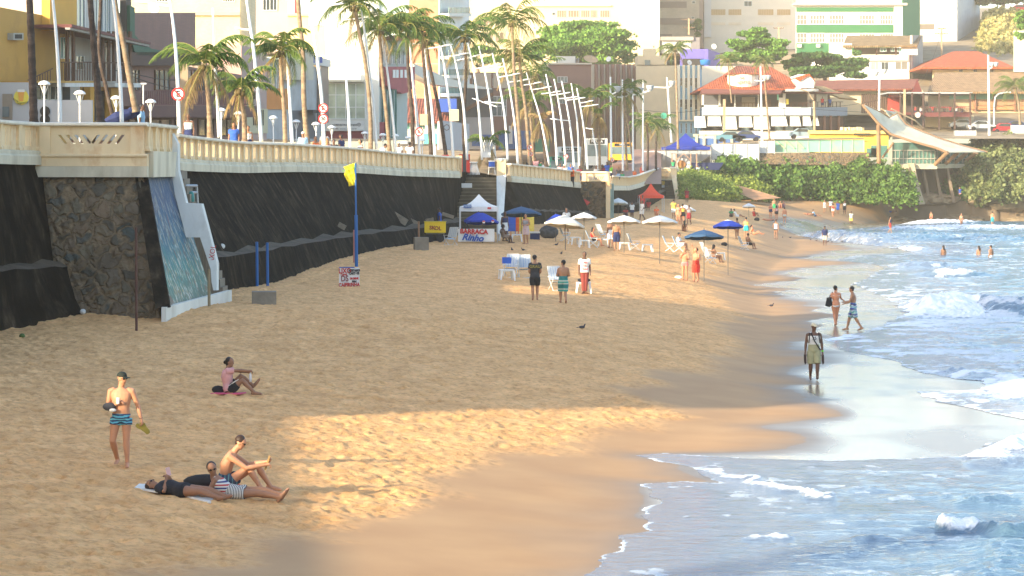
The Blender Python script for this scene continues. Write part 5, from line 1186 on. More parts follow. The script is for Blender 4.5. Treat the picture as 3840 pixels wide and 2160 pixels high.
def hedge(name,label,top,bot,n,m,seed,leaf=.38,bulge=2.5,cols=60,rows=14,kind='stuff',ground=True,nz=1.2):
 """overgrown slope between two pixel polylines (x, y, D)"""
 r=np.random.RandomState(seed)
 def at(P,u):
  f=u*(len(P)-1);i=np.minimum(f.astype(int),len(P)-2);t=f-i;A=np.array([W(*p)for p in P]);return A[i]*(1-t)[:,None]+A[i+1]*t[:,None]
 def surf(u,v):
  p=at(top,u)*(1-v)[:,None]+at(bot,u)*v[:,None]
  k=np.sin(v*math.pi)*bulge
  nn=(vn(u*40+seed,v*9,1.5,seed)-.5)*nz*2+(vn(u*40,v*9+3,.6,seed+1)-.5)*nz
  p[:,1]-=k+nn*1.2;p[:,2]+=nn*.55+k*.25
  return p
 U,Vv=np.meshgrid(np.linspace(0,1,cols),np.linspace(0,1,rows));p=surf(U.ravel(),Vv.ravel())
 me=bpy.data.meshes.new(name);I=np.arange(cols*rows).reshape(rows,cols);q=np.stack([I[:-1,:-1],I[1:,:-1],I[1:,1:],I[:-1,1:]],-1).reshape(-1,4)
 lu=r.rand(n);lv=r.rand(n);L_=surf(lu,lv)+r.normal(size=(n,3))*np.array([.3,.35,.3])
 u=r.normal(size=(n,3));u/=np.linalg.norm(u,axis=1)[:,None];w=r.normal(size=(n,3));v=np.cross(u,w);v/=np.linalg.norm(v,axis=1)[:,None]+1e-9
 s=(leaf*(.5+.9*r.rand(n)))[:,None]
 Q=np.stack([L_-u*s*.5,L_-v*s*.5,L_+u*s*.6,L_+v*s*.5],1).reshape(-1,3)
 co=np.concatenate([p,Q]);k=len(p);fq=np.concatenate([q,(k+np.arange(4*n)).reshape(-1,4)])
 base=V(p.mean(0));me.vertices.add(len(co));me.vertices.foreach_set('co',(co-np.array(base)).ravel());me.loops.add(fq.size);me.loops.foreach_set('vertex_index',fq.ravel().astype(np.int32))
 me.polygons.add(len(fq));me.polygons.foreach_set('loop_start',(np.arange(len(fq))*4).astype(np.int32));me.update(calc_edges=True)
 me.materials.append(m);o=bpy.data.objects.new(name,me);COL.objects.link(o);o.location=base;tag(o,label,'vegetation',None,kind);return o
hedge('sea_grape_thicket','dense green sea grape thicket covering the slope behind the far beach',[(2690,618,338),(2730,594,338),(2850,600,340),(3050,606,340),(3250,610,340),(3400,640,338)],[(2690,700,333),(2760,735,333),(2880,752,334),(3060,745,336),(3200,752,334),(3440,770,330)],26000,LF_B,21)
hedge('grass_bank','bright grassy bank between the far stairs and the sandy path',[(2545,650,322),(2600,650,322),(2660,660,322),(2720,690,320),(2760,720,320)],[(2552,745,308),(2600,744,308),(2660,748,308),(2720,748,310),(2765,744,312)],16000,LF_G,22,leaf=.26,bulge=1.5,nz=.5)
hedge('low_shrubs','low shrubs spilling from the thicket beside the red sandy path',[(2600,640,334),(2700,640,336),(2780,660,334),(2860,700,332)],[(2610,655,331),(2720,682,330),(2800,725,328),(2900,750,328)],9000,LF_G,23,leaf=.3,bulge=1.2,nz=.7)
hedge('headland_thicket','grey green shrubs on the headland right of the sail canopy',[(3600,600,350),(3665,560,352),(3700,528,354),(3790,520,354),(3860,530,354),(4200,530,354)],[(3580,745,346),(3660,745,340),(3740,742,338),(3800,738,338),(3860,735,338),(4200,730,336)],20000,LF_P,24,leaf=.42)
hedge('headland_base_shrubs','shaded dark shrubs under the sail canopy building',[(3380,690,352),(3480,690,352),(3600,640,349),(3700,660,347)],[(3400,760,344),(3490,762,343),(3600,752,343),(3720,745,341)],7000,LF_C,25,bulge=1)
hedge('lawn_strip','green grass strip on the headland below the parked cars',[(3640,530,356),(3740,520,358),(3840,512,358),(4200,505,358)],[(3650,560,352),(3740,548,352),(3840,540,352),(4200,540,352)],6000,LF_G,26,leaf=.25,bulge=.3,nz=.3)
terrain('sand_path',[[(2690,672,331),(2712,668,331)],[(2722,700,325.5),(2750,690,325.5)],[(2770,725,320.5),(2830,712,322)],[(2830,750,312),(2930,742,314)]],mat('red path earth',(.50,.26,.13),.95,.2,.7,.4))
def rock(c,r,seed,name='beach_rock',label=None,grp='rocks at the far waterline'):
 rn=random.Random(seed);mb=MB();n,m=12,7
 ph=[rn.uniform(0,6.3)for _ in range(6)]
 rings=[]
 for i in range(m):
  a=math.radians(-80+160*i/(m-1));ring=[]
  for k in range(n):
   b=2*math.pi*k/n;f=1+.22*math.sin(2*b+ph[0]+i)+.16*math.sin(3*b+ph[1]-i*1.3)+.1*math.sin(5*b+ph[2]+i*2)
   ring.append(V(c)+V((r[0]*math.cos(a)*math.cos(b)*f,r[1]*math.cos(a)*math.sin(b)*f,r[2]*(math.sin(a)*(1+.1*math.sin(b*2+ph[3]))))))
  rings.append(ring)
 mb.loft(rings);return solo(mb,name,mat('brown reef rock',(.26,.19,.12),.85,.4,1.2,.8),label,'rock',grp,smooth=False)
RK=[(3800,772,3.6,1.5,'large rounded boulder at the right end of the reef'),(3700,792,3.2,.8,'long low reef rock left of the large boulder'),(3760,795,2.6,.7,'low reef rock just below the large boulder'),(3640,792,2.4,.7,'low brown rock in the middle of the reef'),(3580,785,2.6,.8,'broken rock where the reef meets sand'),(3530,775,2.2,.7,'small rock right of the undercroft shade'),(3480,770,2.4,.8,'rock at the foot of the concrete support'),(3430,765,2.6,.9,'tan rock left of the concrete support foot'),(3380,760,2.2,.7,'tan rock under the end of the thicket'),(3830,800,2.6,.6,'flat wet rock at the right frame edge'),(3600,800,2.0,.45,'flat rock nearest the bathers'),(3550,795,1.6,.4,'little flat rock beside the waterline')]
for i,(x,y,w,h,lab)in enumerate(RK):
 c=G(x,y+8);rock(c,(w,w*.6,h*1.1),i,label=lab)
M_COR=stripes('corrugated sheet',[(.60,.62,.62),(.50,.52,.53),(.42,.44,.45),(.56,.58,.58)],5.,2,.5)
def fence(name,label,x0,x1,y0,y1,D,m=M_COR,y2=None,cat='fence',grp=None):
 t=thing(name,label,cat,W((x0+x1)/2,y1,D),grp)
 mb=MB();mb.prism([W(x0,y0,D),W(x1,y0 if y2 is None else y2,D),W(x1,y1,D),W(x0,y1,D)],V((0,.06,0)));mb.build('sheet',m,t)
 n=max(2,int((x1-x0)/40))
 for i in range(n+1):x=x0+(x1-x0)*i/n;mb=MB();mb.bar(W(x,y0-1,D)+V((0,-.05,0)),W(x,y1+3,D)+V((0,-.05,0)),.08);mb.build('post',P_('fence post',(.40,.40,.38)),t)
 return t
fence('metal_hoarding','white corrugated hoarding right of the blue marquee',2668,2846,540,600,337)
fence('metal_hoarding','grey corrugated hoarding joining the green screen',2846,2905,530,578,338)
fence('metal_hoarding','low grey corrugated hoarding behind the blue marquee legs',2410,2668,566,630,340,P_('grey hoarding',(.36,.38,.40)))
fence('metal_hoarding','short corrugated hoarding below the parked cars at right',3578,3660,490,520,350)
fence('metal_hoarding','corrugated hoarding at the right edge beside the red car',3790,3900,470,500,352)
t=fence('green_screen','long translucent green screen in a grey frame above the stone wall',2905,3240,524,570,339,P_('green netting',(.20,.44,.32),stain=(.40,.42,.12)),cat='screen')
mb=MB();mb.bar(W(2903,523,338.8),W(3240,519,338.8),.18);mb.build('top_rail',P_('dark rail',(.12,.12,.11)),t)
mb=MB();
for x in(2912,2948,2985):mb.bar(W(x,530,338.8),W(x+30,556,338.8),.12)
mb.build('braces',P_('pale brace',(.50,.52,.30)),t)
B=Bld('yellow_kiosk','bright yellow flat kiosk behind the green screen',[(3035,344),(3332,344),(3332,350),(3035,350)],492,572,P_('kiosk yellow',(.70,.46,.06)))
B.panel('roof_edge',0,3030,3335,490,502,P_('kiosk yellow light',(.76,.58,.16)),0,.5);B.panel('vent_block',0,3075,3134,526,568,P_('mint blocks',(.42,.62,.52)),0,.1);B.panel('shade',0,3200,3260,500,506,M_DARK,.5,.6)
mb=MB()
for i in range(5):
 for j in range(4):disc(mb,W(3084+i*10.5,532+j*10,343.8),.12,8)
mb.build('block_holes',P_('teal hole',(.04,.20,.18)),B.t)
for x0,x1 in((3145,3192),):B.panel('glass',0,x0,x1,556,566,G_TEAL,0,.1)
mb=MB()
for i in range(7):mb.box(W(3160+i*12,484+random.uniform(-2,2),346),(random.uniform(.3,.6),.5,random.uniform(.2,.5)),rz=random.random())
mb.build('roof_clutter',P_('clutter beige',(.60,.50,.33)),B.t)
mb=MB();mb.prism([W(2846,574,338),W(3260,572,338),W(3262,622,337),W(2846,615,337)],V((0,1,0)))
solo(mb,'rubble_wall',stone_mat('rubble masonry'),'long rubble stone wall under the green screen above the thicket','stone wall')
t=thing('sail_canopy','large cream tensile sail canopy sweeping down over the glazed restaurant','canopy',W(3460,575,338))
M_SAIL=mat('sail membrane',(.62,.57,.42),.8,.10,.7,.15,stain=(.42,.33,.20),stain_amt=.5)
def sail(rowA,rowB,n=14):
 mb=MB();vs=[];rows=8
 def at(P,t):
  f=t*(len(P)-1);i=min(int(f),len(P)-2);return W(*P[i]).lerp(W(*P[i+1]),f-i)
 for j in range(rows+1):
  for i in range(n+1):
   a,b=at(rowA,i/n),at(rowB,i/n);p=a.lerp(b,j/rows);p.z-=math.sin(math.pi*j/rows)*.7*math.sin(math.pi*i/n);vs.append(p)
 mb.add(vs,[(j*(n+1)+i,j*(n+1)+i+1,(j+1)*(n+1)+i+1,(j+1)*(n+1)+i)for j in range(rows)for i in range(n)]);return mb
A_=[(3234,393,334),(3291,459,334),(3340,503,334),(3420,530,334),(3508,554,334),(3552,572,334)]
C_=[(3240,392,336),(3309,424,338),(3336,442,339),(3366,424,340),(3397,466,340),(3442,486,340),(3530,521,340),(3618,548,340),(3702,570,340)]
def sail(rowA,rowB,n=24):
 mb=MB();vs=[];rows=8
 def at(P,t):
  f=t*(len(P)-1);i=min(int(f),len(P)-2);return W(*P[i]).lerp(W(*P[i+1]),f-i)
 for j in range(rows+1):
  for i in range(n+1):
   a,b=at(rowA,i/n),at(rowB,i/n);p=a.lerp(b,j/rows);p.y+=math.sin(math.pi*j/rows)*.8*math.sin(math.pi*i/n);vs.append(p)
 mb.add(vs,[(j*(n+1)+i,j*(n+1)+i+1,(j+1)*(n+1)+i+1,(j+1)*(n+1)+i)for j in range(rows)for i in range(n)]);return mb
o=sail(A_,C_).build('membrane',M_SAIL,t,True);sm=o.modifiers.new('thick','SOLIDIFY');sm.thickness=.04
A2=[(3316,412,342),(3330,430,342),(3350,455,342)];C2=[(3366,420,350),(3378,440,350),(3392,460,350)]
o=sail(A2,C2,6).build('peak_membrane',M_SAIL,t,True);o.modifiers.new('thick','SOLIDIFY').thickness=.04
M_RUST=P_('rusty timber',(.30,.17,.09),stain=(.14,.07,.03))
mb=MB();mb.tube([W(*p)for p in A_],.16,8);mb.tube([W(*p)for p in C_],.12,8);mb.build('edge_beam',M_RUST,t)
mb=MB();mb.tube([W(3294,468,334),W(3296,612,335)],.28,8);mb.tube([W(3236,395,334),W(3298,470,334),W(3340,512,336)],.16,6);mb.tube([W(3350,535,335),W(3310,590,336)],.14,6);mb.build('mast',M_RUST,t)
mb=MB()
for x,y in((3266,402),(3304,408),(3342,408)):mb.tube([W(x,y,344),W(x+90,y+44,346),W(x+120,y+72,348)],.10,6)
mb.build('tie_beams',P_('tie timber',(.48,.36,.22)),t)
for i,(x,y)in enumerate(((3552,572),(3590,574),(3624,574),(3662,572),(3696,570))):
 mb=MB();mb.tube([W(x,y,334+i*3.2),W(x-48-i*4,y+48,338+i*3.2)],.26,8);mb.build('raking_strut',M_RUST,t)
B=Bld('glazed_restaurant','teal glazed restaurant under the sail canopy on raking struts',[(3340,338),(3505,338),(3655,349),(3655,352),(3340,352)],535,618,glass('restaurant glass',(.055,.15,.13),.12),D=338,part='glazing')
mb=MB();
for i in range(12):x=3342+i*14.8;B.slab(mb,0,x,x+1.6,562,616,0,.12)
for y in(562,593,614):B.slab(mb,0,3340,3505,y,y+3.4,0,.2)
for i in range(9):x=3512+i*16;B.slab(mb,1,x,x+2,560,612,0,.12)
for y in(566,592):B.slab(mb,1,3505,3655,y,y+2.4,0,.2)
B.slab(mb,0,3337,3345,510,618,0,.3)
mb.build('glazing_bars',P_('grey bars',(.34,.33,.28)),B.t)
B.panel('floor_beam',0,3340,3512,617,634,P_('stained beam',(.50,.45,.32),stain=(.25,.18,.1)),-1,.4);B.panel('floor_beam',1,3505,3658,614,630,P_('stained beam',(.50,.45,.32)),-1,.3)
mb=MB()
for x0,x1 in((3252,3290),(3268,3330)):B.slab(mb,0,x0,x1,556 if x0<3260 else 545,590,-.4,-.3)
mb.build('side_glazing',G_TEAL,B.t)
t=thing('concrete_undercroft','dark ribbed concrete undercroft with a leaning buttress below the glazed restaurant','support wall',W(3500,765,342))
M_CONC=P_('brown concrete',(.17,.12,.085),stain=(.08,.055,.04),bump=.4);M_BUT=P_('pale buttress',(.42,.34,.22),stain=(.18,.13,.08),bump=.4)
mb=MB();mb.prism([W(3424,632,341),W(3616,630,352),W(3622,745,350),W(3470,770,341)],V((0,1.5,0)));mb.build('back_slab',M_CONC,t)
mb=MB()
for x in(3455,3500,3545):mb.prism([W(x,632,342),W(x+8,632,342),W(x+34,760,342),W(x+22,762,342)],V((0,-1.0,0)))
mb.build('ribs',P_('rib concrete',(.22,.16,.11)),t)
mb=MB();mb.prism([W(3408,612,337),W(3428,612,337),W(3445,690,336),W(3470,765,334),W(3446,768,334),W(3420,700,336)],V((0,1.4,0)));mb.prism([W(3392,612,338),W(3410,612,338),W(3412,640,338),W(3396,640,338)],V((0,1.5,0)));mb.build('buttress',M_BUT,t)
def caster(label,v0,v1,w0,h,base=7.,dep=14):
 """unseen building block added to shade the beach, spanning v0..v1 across the sun direction"""
 u=V((SH[0],SH[1],0)).normalized();n=V((-u.y,u.x,0))
 mb=MB();p=[n*v0+u*w0,n*v1+u*w0,n*v1+u*(w0-dep),n*v0+u*(w0-dep)]
 mb.prism([q+V((0,0,base-1))for q in p],V((0,0,h+1)))
 return solo(mb,'shade_block',M_PALE,label,'building','unseen shade-casting blocks off the left edge of the view')
for v0,v1,w0,h,lab in((47,59,5,24,'unseen pale building block shading the beach from beyond the left edge, nearest the camera'),(59,69,10,22,'unseen pale building block shading the beach from beyond the left edge, second from the camera'),(69,77,18,24,'unseen pale building block shading the beach from beyond the left edge, third from the camera'),(-25,24,-12,22,'long unseen building block shading the near sand, left of and behind the camera'),(27.3,28.6,-6,18,'slender unseen block added for a thin band of shade, left of the camera')):
 caster(lab,v0,v1,w0,h)  # the thin last one only adds bands of shade
near=[V((-20,-20,8.1)),V((-21,15,7.8)),V((-21.2,24,7.8)),V((-22.3,43,7.8)),V((-21,55,8.1)),V((-17.5,62,8.0)),V((gx(-420,66),66,8.2))]
mb=MB();sweep(mb,near,[(-.2,-.0),(.2,0),(.2,-1.4),(.9,-4),(1.6,-4.2),(2.6,-7.5),(-.2,-7.5)])
solo(mb,'near_sea_wall',M_WALL,'solid sea wall continuing towards the camera beyond the left edge','sea wall')
hedge('slope_scrub','dry grass and green scrub with sunlight put into its colour on the steep slope at the top right',[(3695,50,518),(3760,40,518),(3860,44,518),(4100,44,518)],[(3645,262,464),(3720,262,460),(3800,262,454),(4100,262,452)],14000,leaf_mat('scrub leaves painted sunlit',(.20,.20,.05),(.60,.50,.20)),29,leaf=.7,bulge=.8,nz=1.2)  # leaf tones lightened to golden in place of the sun blocked here
LF_PALM=leaf_mat('palm leaflets',(.035,.085,.018),(.15,.21,.045));LF_PALMD=leaf_mat('dark palm leaflets',(.03,.075,.02),(.13,.20,.045));LF_DRY=leaf_mat('dry palm leaflets',(.20,.12,.05),(.42,.29,.13))
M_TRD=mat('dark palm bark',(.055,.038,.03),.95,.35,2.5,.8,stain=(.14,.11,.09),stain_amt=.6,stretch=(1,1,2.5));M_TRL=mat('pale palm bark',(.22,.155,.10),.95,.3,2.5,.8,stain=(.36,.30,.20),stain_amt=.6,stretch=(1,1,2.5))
def frond(r,c,yaw,el,L_,droop,nl=30,ll=.85,wind=0.,mess=0.):
 """one pinnate frond: returns leaflet quads (n,4,3) and rachis points"""
 pts=[];p=np.array(c,float);a=el;seg=9
 d0=np.array([math.cos(yaw),math.sin(yaw),0.])
 for i in range(seg+1):
  pts.append(p.copy());t=i/seg
  d=d0*math.cos(a)+np.array([0,0,math.sin(a)])+np.array([wind,0,0])*t
  p=p+d/np.linalg.norm(d)*L_/seg;a-=droop/seg*(1+.8*t)
 pts=np.array(pts);q=[]
 side=np.array([-math.sin(yaw),math.cos(yaw),0.])
 for k in range(nl):
  t=.12+.87*k/(nl-1);f=t*seg;i=min(int(f),seg-1);b=pts[i]+(pts[i+1]-pts[i])*(f-i);tan=(pts[i+1]-pts[i]);tan/=np.linalg.norm(tan)
  l=ll*math.sin(math.pi*min(1,.12+t*.86))**.6*(.8+.4*r.rand())
  for sg in(-1,1):
   d=side*sg*(.75)+tan*(.65)+np.array([0,0,-.35-.5*r.rand()-mess*r.rand()])+np.array([wind*.6,0,0])+r.normal(size=3)*.08
   d/=np.linalg.norm(d);w=tan*.032+np.array([0,0,.014]);e=b+d*l;e[2]-=.15*l
   m=b+d*l*.5
   q.append([b-w,b+w,m+w*.9,m-w*.9]);q.append([m-w*.9,m+w*.9,e+w*.15,e-w*.15])
 return np.array(q),pts
def quads_mesh(name,Q,m,parent,loc):
 co=np.concatenate(Q).reshape(-1,3)-np.array(loc);n=len(co)//4
 me=bpy.data.meshes.new(name);me.vertices.add(4*n);me.vertices.foreach_set('co',co.ravel());me.loops.add(4*n);me.loops.foreach_set('vertex_index',np.arange(4*n,dtype=np.int32))
 me.polygons.add(n);me.polygons.foreach_set('loop_start',(np.arange(n)*4).astype(np.int32));me.update(calc_edges=True);me.materials.append(m)
 o=bpy.data.objects.new(name,me);COL.objects.link(o);o.parent=parent;return o
def palm(label,trunk,D,w=20,size=1.,nf=18,seed=0,dark=False,dry=3,L_=2.6,wind=-.15,crown=True,name='coconut_palm',leaf=None):
 """trunk = pixel points from base to crown; D distance; w trunk width in pixels"""
 D=max(D,wall_d(trunk[0][0])+3.5)if trunk[0][0]<2500 else D
 r=np.random.RandomState(seed+100);P=[W(x,y,D)for x,y in trunk];s=D/9600
 t=thing(name,label,'palm tree',P[0],'coconut palms along the promenade')
 n=26;pts=[];rad=[]
 for i in range(n+1):
  f=i/n*(len(P)-1);k=min(int(f),len(P)-2);u=f-k
  p0,p1,p2,p3=P[max(k-1,0)],P[k],P[k+1],P[min(k+2,len(P)-1)]
  q=.5*((2*p1)+(p2-p0)*u+(2*p0-5*p1+4*p2-p3)*u*u+(3*p1-p0-3*p2+p3)*u**3);pts.append(q)
  rad.append(w*s/2*(1.12-.28*i/n)*(1+.07*math.sin(i*2.7+seed))*(1+.35*math.exp(-i*.9)))
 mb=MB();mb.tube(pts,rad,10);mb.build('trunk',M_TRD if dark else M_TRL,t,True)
 if not crown:return t
 c=np.array(pts[-1]);Q=[];Qd=[];mr=MB()
 for i in range(nf):
  yaw=i*2.399+r.uniform(-.3,.3);el=math.radians(70-95*(i/nf)+r.uniform(-8,8));ln=L_*size*(.8+.4*r.rand());isd=i>=nf-dry
  q,pp=frond(r,c,yaw,el if not isd else math.radians(-35-25*r.rand()),ln,(1.25+.5*r.rand())if not isd else.6,26,.62*size*L_/2.6,wind,.9 if isd else 0)
  (Qd if isd else Q).append(q);mr.tube([V(x)for x in pp],[.035,.03,.028,.025,.022,.02,.016,.012,.01,.006],4,mi=0)
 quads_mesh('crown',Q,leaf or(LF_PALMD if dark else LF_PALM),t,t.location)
 if Qd:quads_mesh('dry_fronds',Qd,LF_DRY,t,t.location)
 mr.build('frond_stems',P_('frond stem',(.22,.20,.06)),t)
 mb=MB();
 for k in range(7):
  a=k*.9;mb.ell(c+np.array([math.cos(a)*.2,math.sin(a)*.2,-.22+.05*math.sin(k*3)]),(.12,.12,.15),n=8,m=5)
 mb.build('coconuts',P_('coconut husk',(.11,.08,.03)),t,True)
 return t
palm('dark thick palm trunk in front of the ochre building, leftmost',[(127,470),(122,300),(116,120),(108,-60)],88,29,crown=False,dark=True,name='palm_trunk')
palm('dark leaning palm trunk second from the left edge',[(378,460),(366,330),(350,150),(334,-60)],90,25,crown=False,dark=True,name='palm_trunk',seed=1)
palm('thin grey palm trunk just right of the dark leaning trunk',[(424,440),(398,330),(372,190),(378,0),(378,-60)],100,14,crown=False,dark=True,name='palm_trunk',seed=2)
palm('pale leaning palm trunk beside the third white lamp post',[(510,420),(492,330),(462,160),(436,40),(425,-60)],94,21,crown=False,name='palm_trunk',seed=3)
palm('bushy palm with bent dry fronds left of the white lamp posts',[(788,520),(784,400),(776,310),(768,238)],102,19,1.05,18,4,dry=6,L_=2.4)
palm('short palm with dry skirt right of the bushy one',[(918,540),(916,440),(908,390),(902,330)],108,18,.9,16,5,dry=4,L_=2.1)
palm('green palm with a curved trunk over the grey block',[(1070,560),(1066,420),(1056,300),(1050,190)],112,16,1.,20,6,dry=3,L_=2.3)
palm('tall palm trunk with mottled pale bark before the yellow cream house',[(1152,540),(1140,380),(1136,200),(1122,60),(1114,-60)],110,18,crown=False,name='palm_trunk',seed=7)
palm('tall palm with an S shaped trunk before the white building',[(1390,570),(1388,420),(1372,250),(1345,110),(1330,20)],128,15,1.,16,8,dry=2,L_=2.6)
palm('palm with a wide crown before the red curved shop',[(1462,575),(1450,440),(1432,260),(1422,110)],132,14,1.05,20,9,dry=3,L_=2.7)
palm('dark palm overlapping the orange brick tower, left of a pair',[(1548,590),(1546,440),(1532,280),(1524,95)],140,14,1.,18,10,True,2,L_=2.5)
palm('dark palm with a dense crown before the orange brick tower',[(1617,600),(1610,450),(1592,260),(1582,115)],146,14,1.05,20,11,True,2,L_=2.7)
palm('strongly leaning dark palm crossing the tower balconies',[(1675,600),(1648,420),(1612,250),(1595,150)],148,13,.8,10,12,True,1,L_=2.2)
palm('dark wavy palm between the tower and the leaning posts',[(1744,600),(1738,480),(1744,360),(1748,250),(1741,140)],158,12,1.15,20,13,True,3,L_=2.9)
palm('tall pale palm before the almond tree',[(1955,640),(1946,480),(1928,260),(1920,85)],176,13,1.2,20,14,dry=2,L_=3.2)
palm('thick green palm crown directly under the tall pale palm',[(1988,640),(1972,420),(1955,300),(1948,215)],184,12,1.1,18,15,dry=2,L_=3.)
palm('drooping dark palm crown behind the tall pale palm trunk',[(2004,640),(2002,520),(2005,400),(2008,285)],230,9,1.,14,16,True,2,L_=3.)
palm('shaggy palm with yellow green crown left of the middle post group',[(2003,640),(1996,520),(1990,450),(1987,385)],215,10,1.,16,17,dry=7,L_=3.)
palm('mostly brown withered palm with a black trunk',[(2050,640),(2042,560),(2034,500),(2031,450)],212,12,.8,10,18,True,7,L_=2.8,leaf=LF_DRY)
palm('palm with long brown hanging fronds before the white bus',[(2180,640),(2186,540),(2200,450),(2215,370)],232,9,1.1,16,19,dry=8,L_=3.2)
palm('brown skirted palm in front of the bus windows',[(2250,640),(2248,560),(2246,490),(2243,430)],228,9,.8,12,20,dry=9,L_=3.)
palm('yellow green palm crown between the straight flood light poles',[(2352,640),(2346,520),(2345,430),(2343,345)],262,8,1.,16,21,dry=3,L_=3.2)
palm('thin leaning palm trunk behind the straight poles',[(2378,640),(2362,520),(2352,430),(2350,380)],266,7,.7,8,22,dry=3,L_=2.6)
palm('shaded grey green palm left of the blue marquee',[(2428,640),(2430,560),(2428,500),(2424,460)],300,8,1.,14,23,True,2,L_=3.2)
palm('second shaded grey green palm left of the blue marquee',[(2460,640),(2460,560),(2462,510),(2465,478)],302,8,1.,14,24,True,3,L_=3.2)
palm('tall slender palm in front of the blue striped building',[(2543,560),(2540,420),(2536,300),(2532,185)],330,8,1.,18,25,dry=2,L_=2.6)
palm('small palm over the left side of the orange tiled roof',[(2744,385),(2738,330),(2734,280),(2729,225)],350,5,.9,14,26,dry=1,L_=2.6)
palm('small palm over the right side of the orange tiled roof',[(2886,525),(2876,400),(2868,300),(2864,230)],346,7,.9,14,27,dry=1,L_=2.6)
palm('low green palm at the right edge beside the curved street lamp',[(3826,500),(3824,440),(3818,380),(3806,325)],356,9,1.2,16,28,dry=1,L_=3.4)
palm('young low palm behind the plastic chairs at the stair head',[(1835,620),(1832,590),(1828,560),(1826,540)],182,9,.8,14,29,dry=8,L_=2.6)
M_POST=mat('white lamp post paint',(.74,.75,.74),.45,.06,3)
def lamp_post(label,pts,D,w,arm=None,arm2=None,sign=None):
 D=max(D,wall_d(pts[0][0])+2)
 P=[W(x,y,D)for x,y in pts];s=D/9600
 t=thing('lamp_post',label,'lamp post',P[0],'leaning white lamp posts along the promenade')
 n=16;C=[];R=[]
 for i in range(n+1):
  f=i/n*(len(P)-1);k=min(int(f),len(P)-2);u=f-k;p0,p1,p2,p3=P[max(k-1,0)],P[k],P[k+1],P[min(k+2,len(P)-1)]
  C.append(.5*((2*p1)+(p2-p0)*u+(2*p0-5*p1+4*p2-p3)*u*u+(3*p1-p0-3*p2+p3)*u**3));R.append(w*s/2*(.95-.45*i/n))
 mb=MB();mb.tube(C,R,10);mb.build('pole',M_POST,t,True)
 for A in(arm,arm2):
  if not A:continue
  (xa,ya),(xb,yb)=A;a,b=W(xa,ya,D),W(xb,yb,D);d=(b-a).normalized()
  mb=MB();mb.tube([a,a.lerp(b,.62)],w*s*.16+.015,6);mb.build('arm',M_POST,t)
  mb=MB();l=(b-a).length*.40;c=a.lerp(b,.60);rings=[]
  for u,hw,hh in((0,.03,.03),(.1,.07,.05),(.5,.11,.06),(.85,.08,.045),(1,.02,.02)):
   p=c+d*l*u+V((0,0,.03));rings.append([p+V((0,hw*math.cos(k*math.pi/4),hh*math.sin(k*math.pi/4)))for k in range(8)])
  mb.loft(rings);mb.build('lamp_head',M_POST,t,True)
 return t
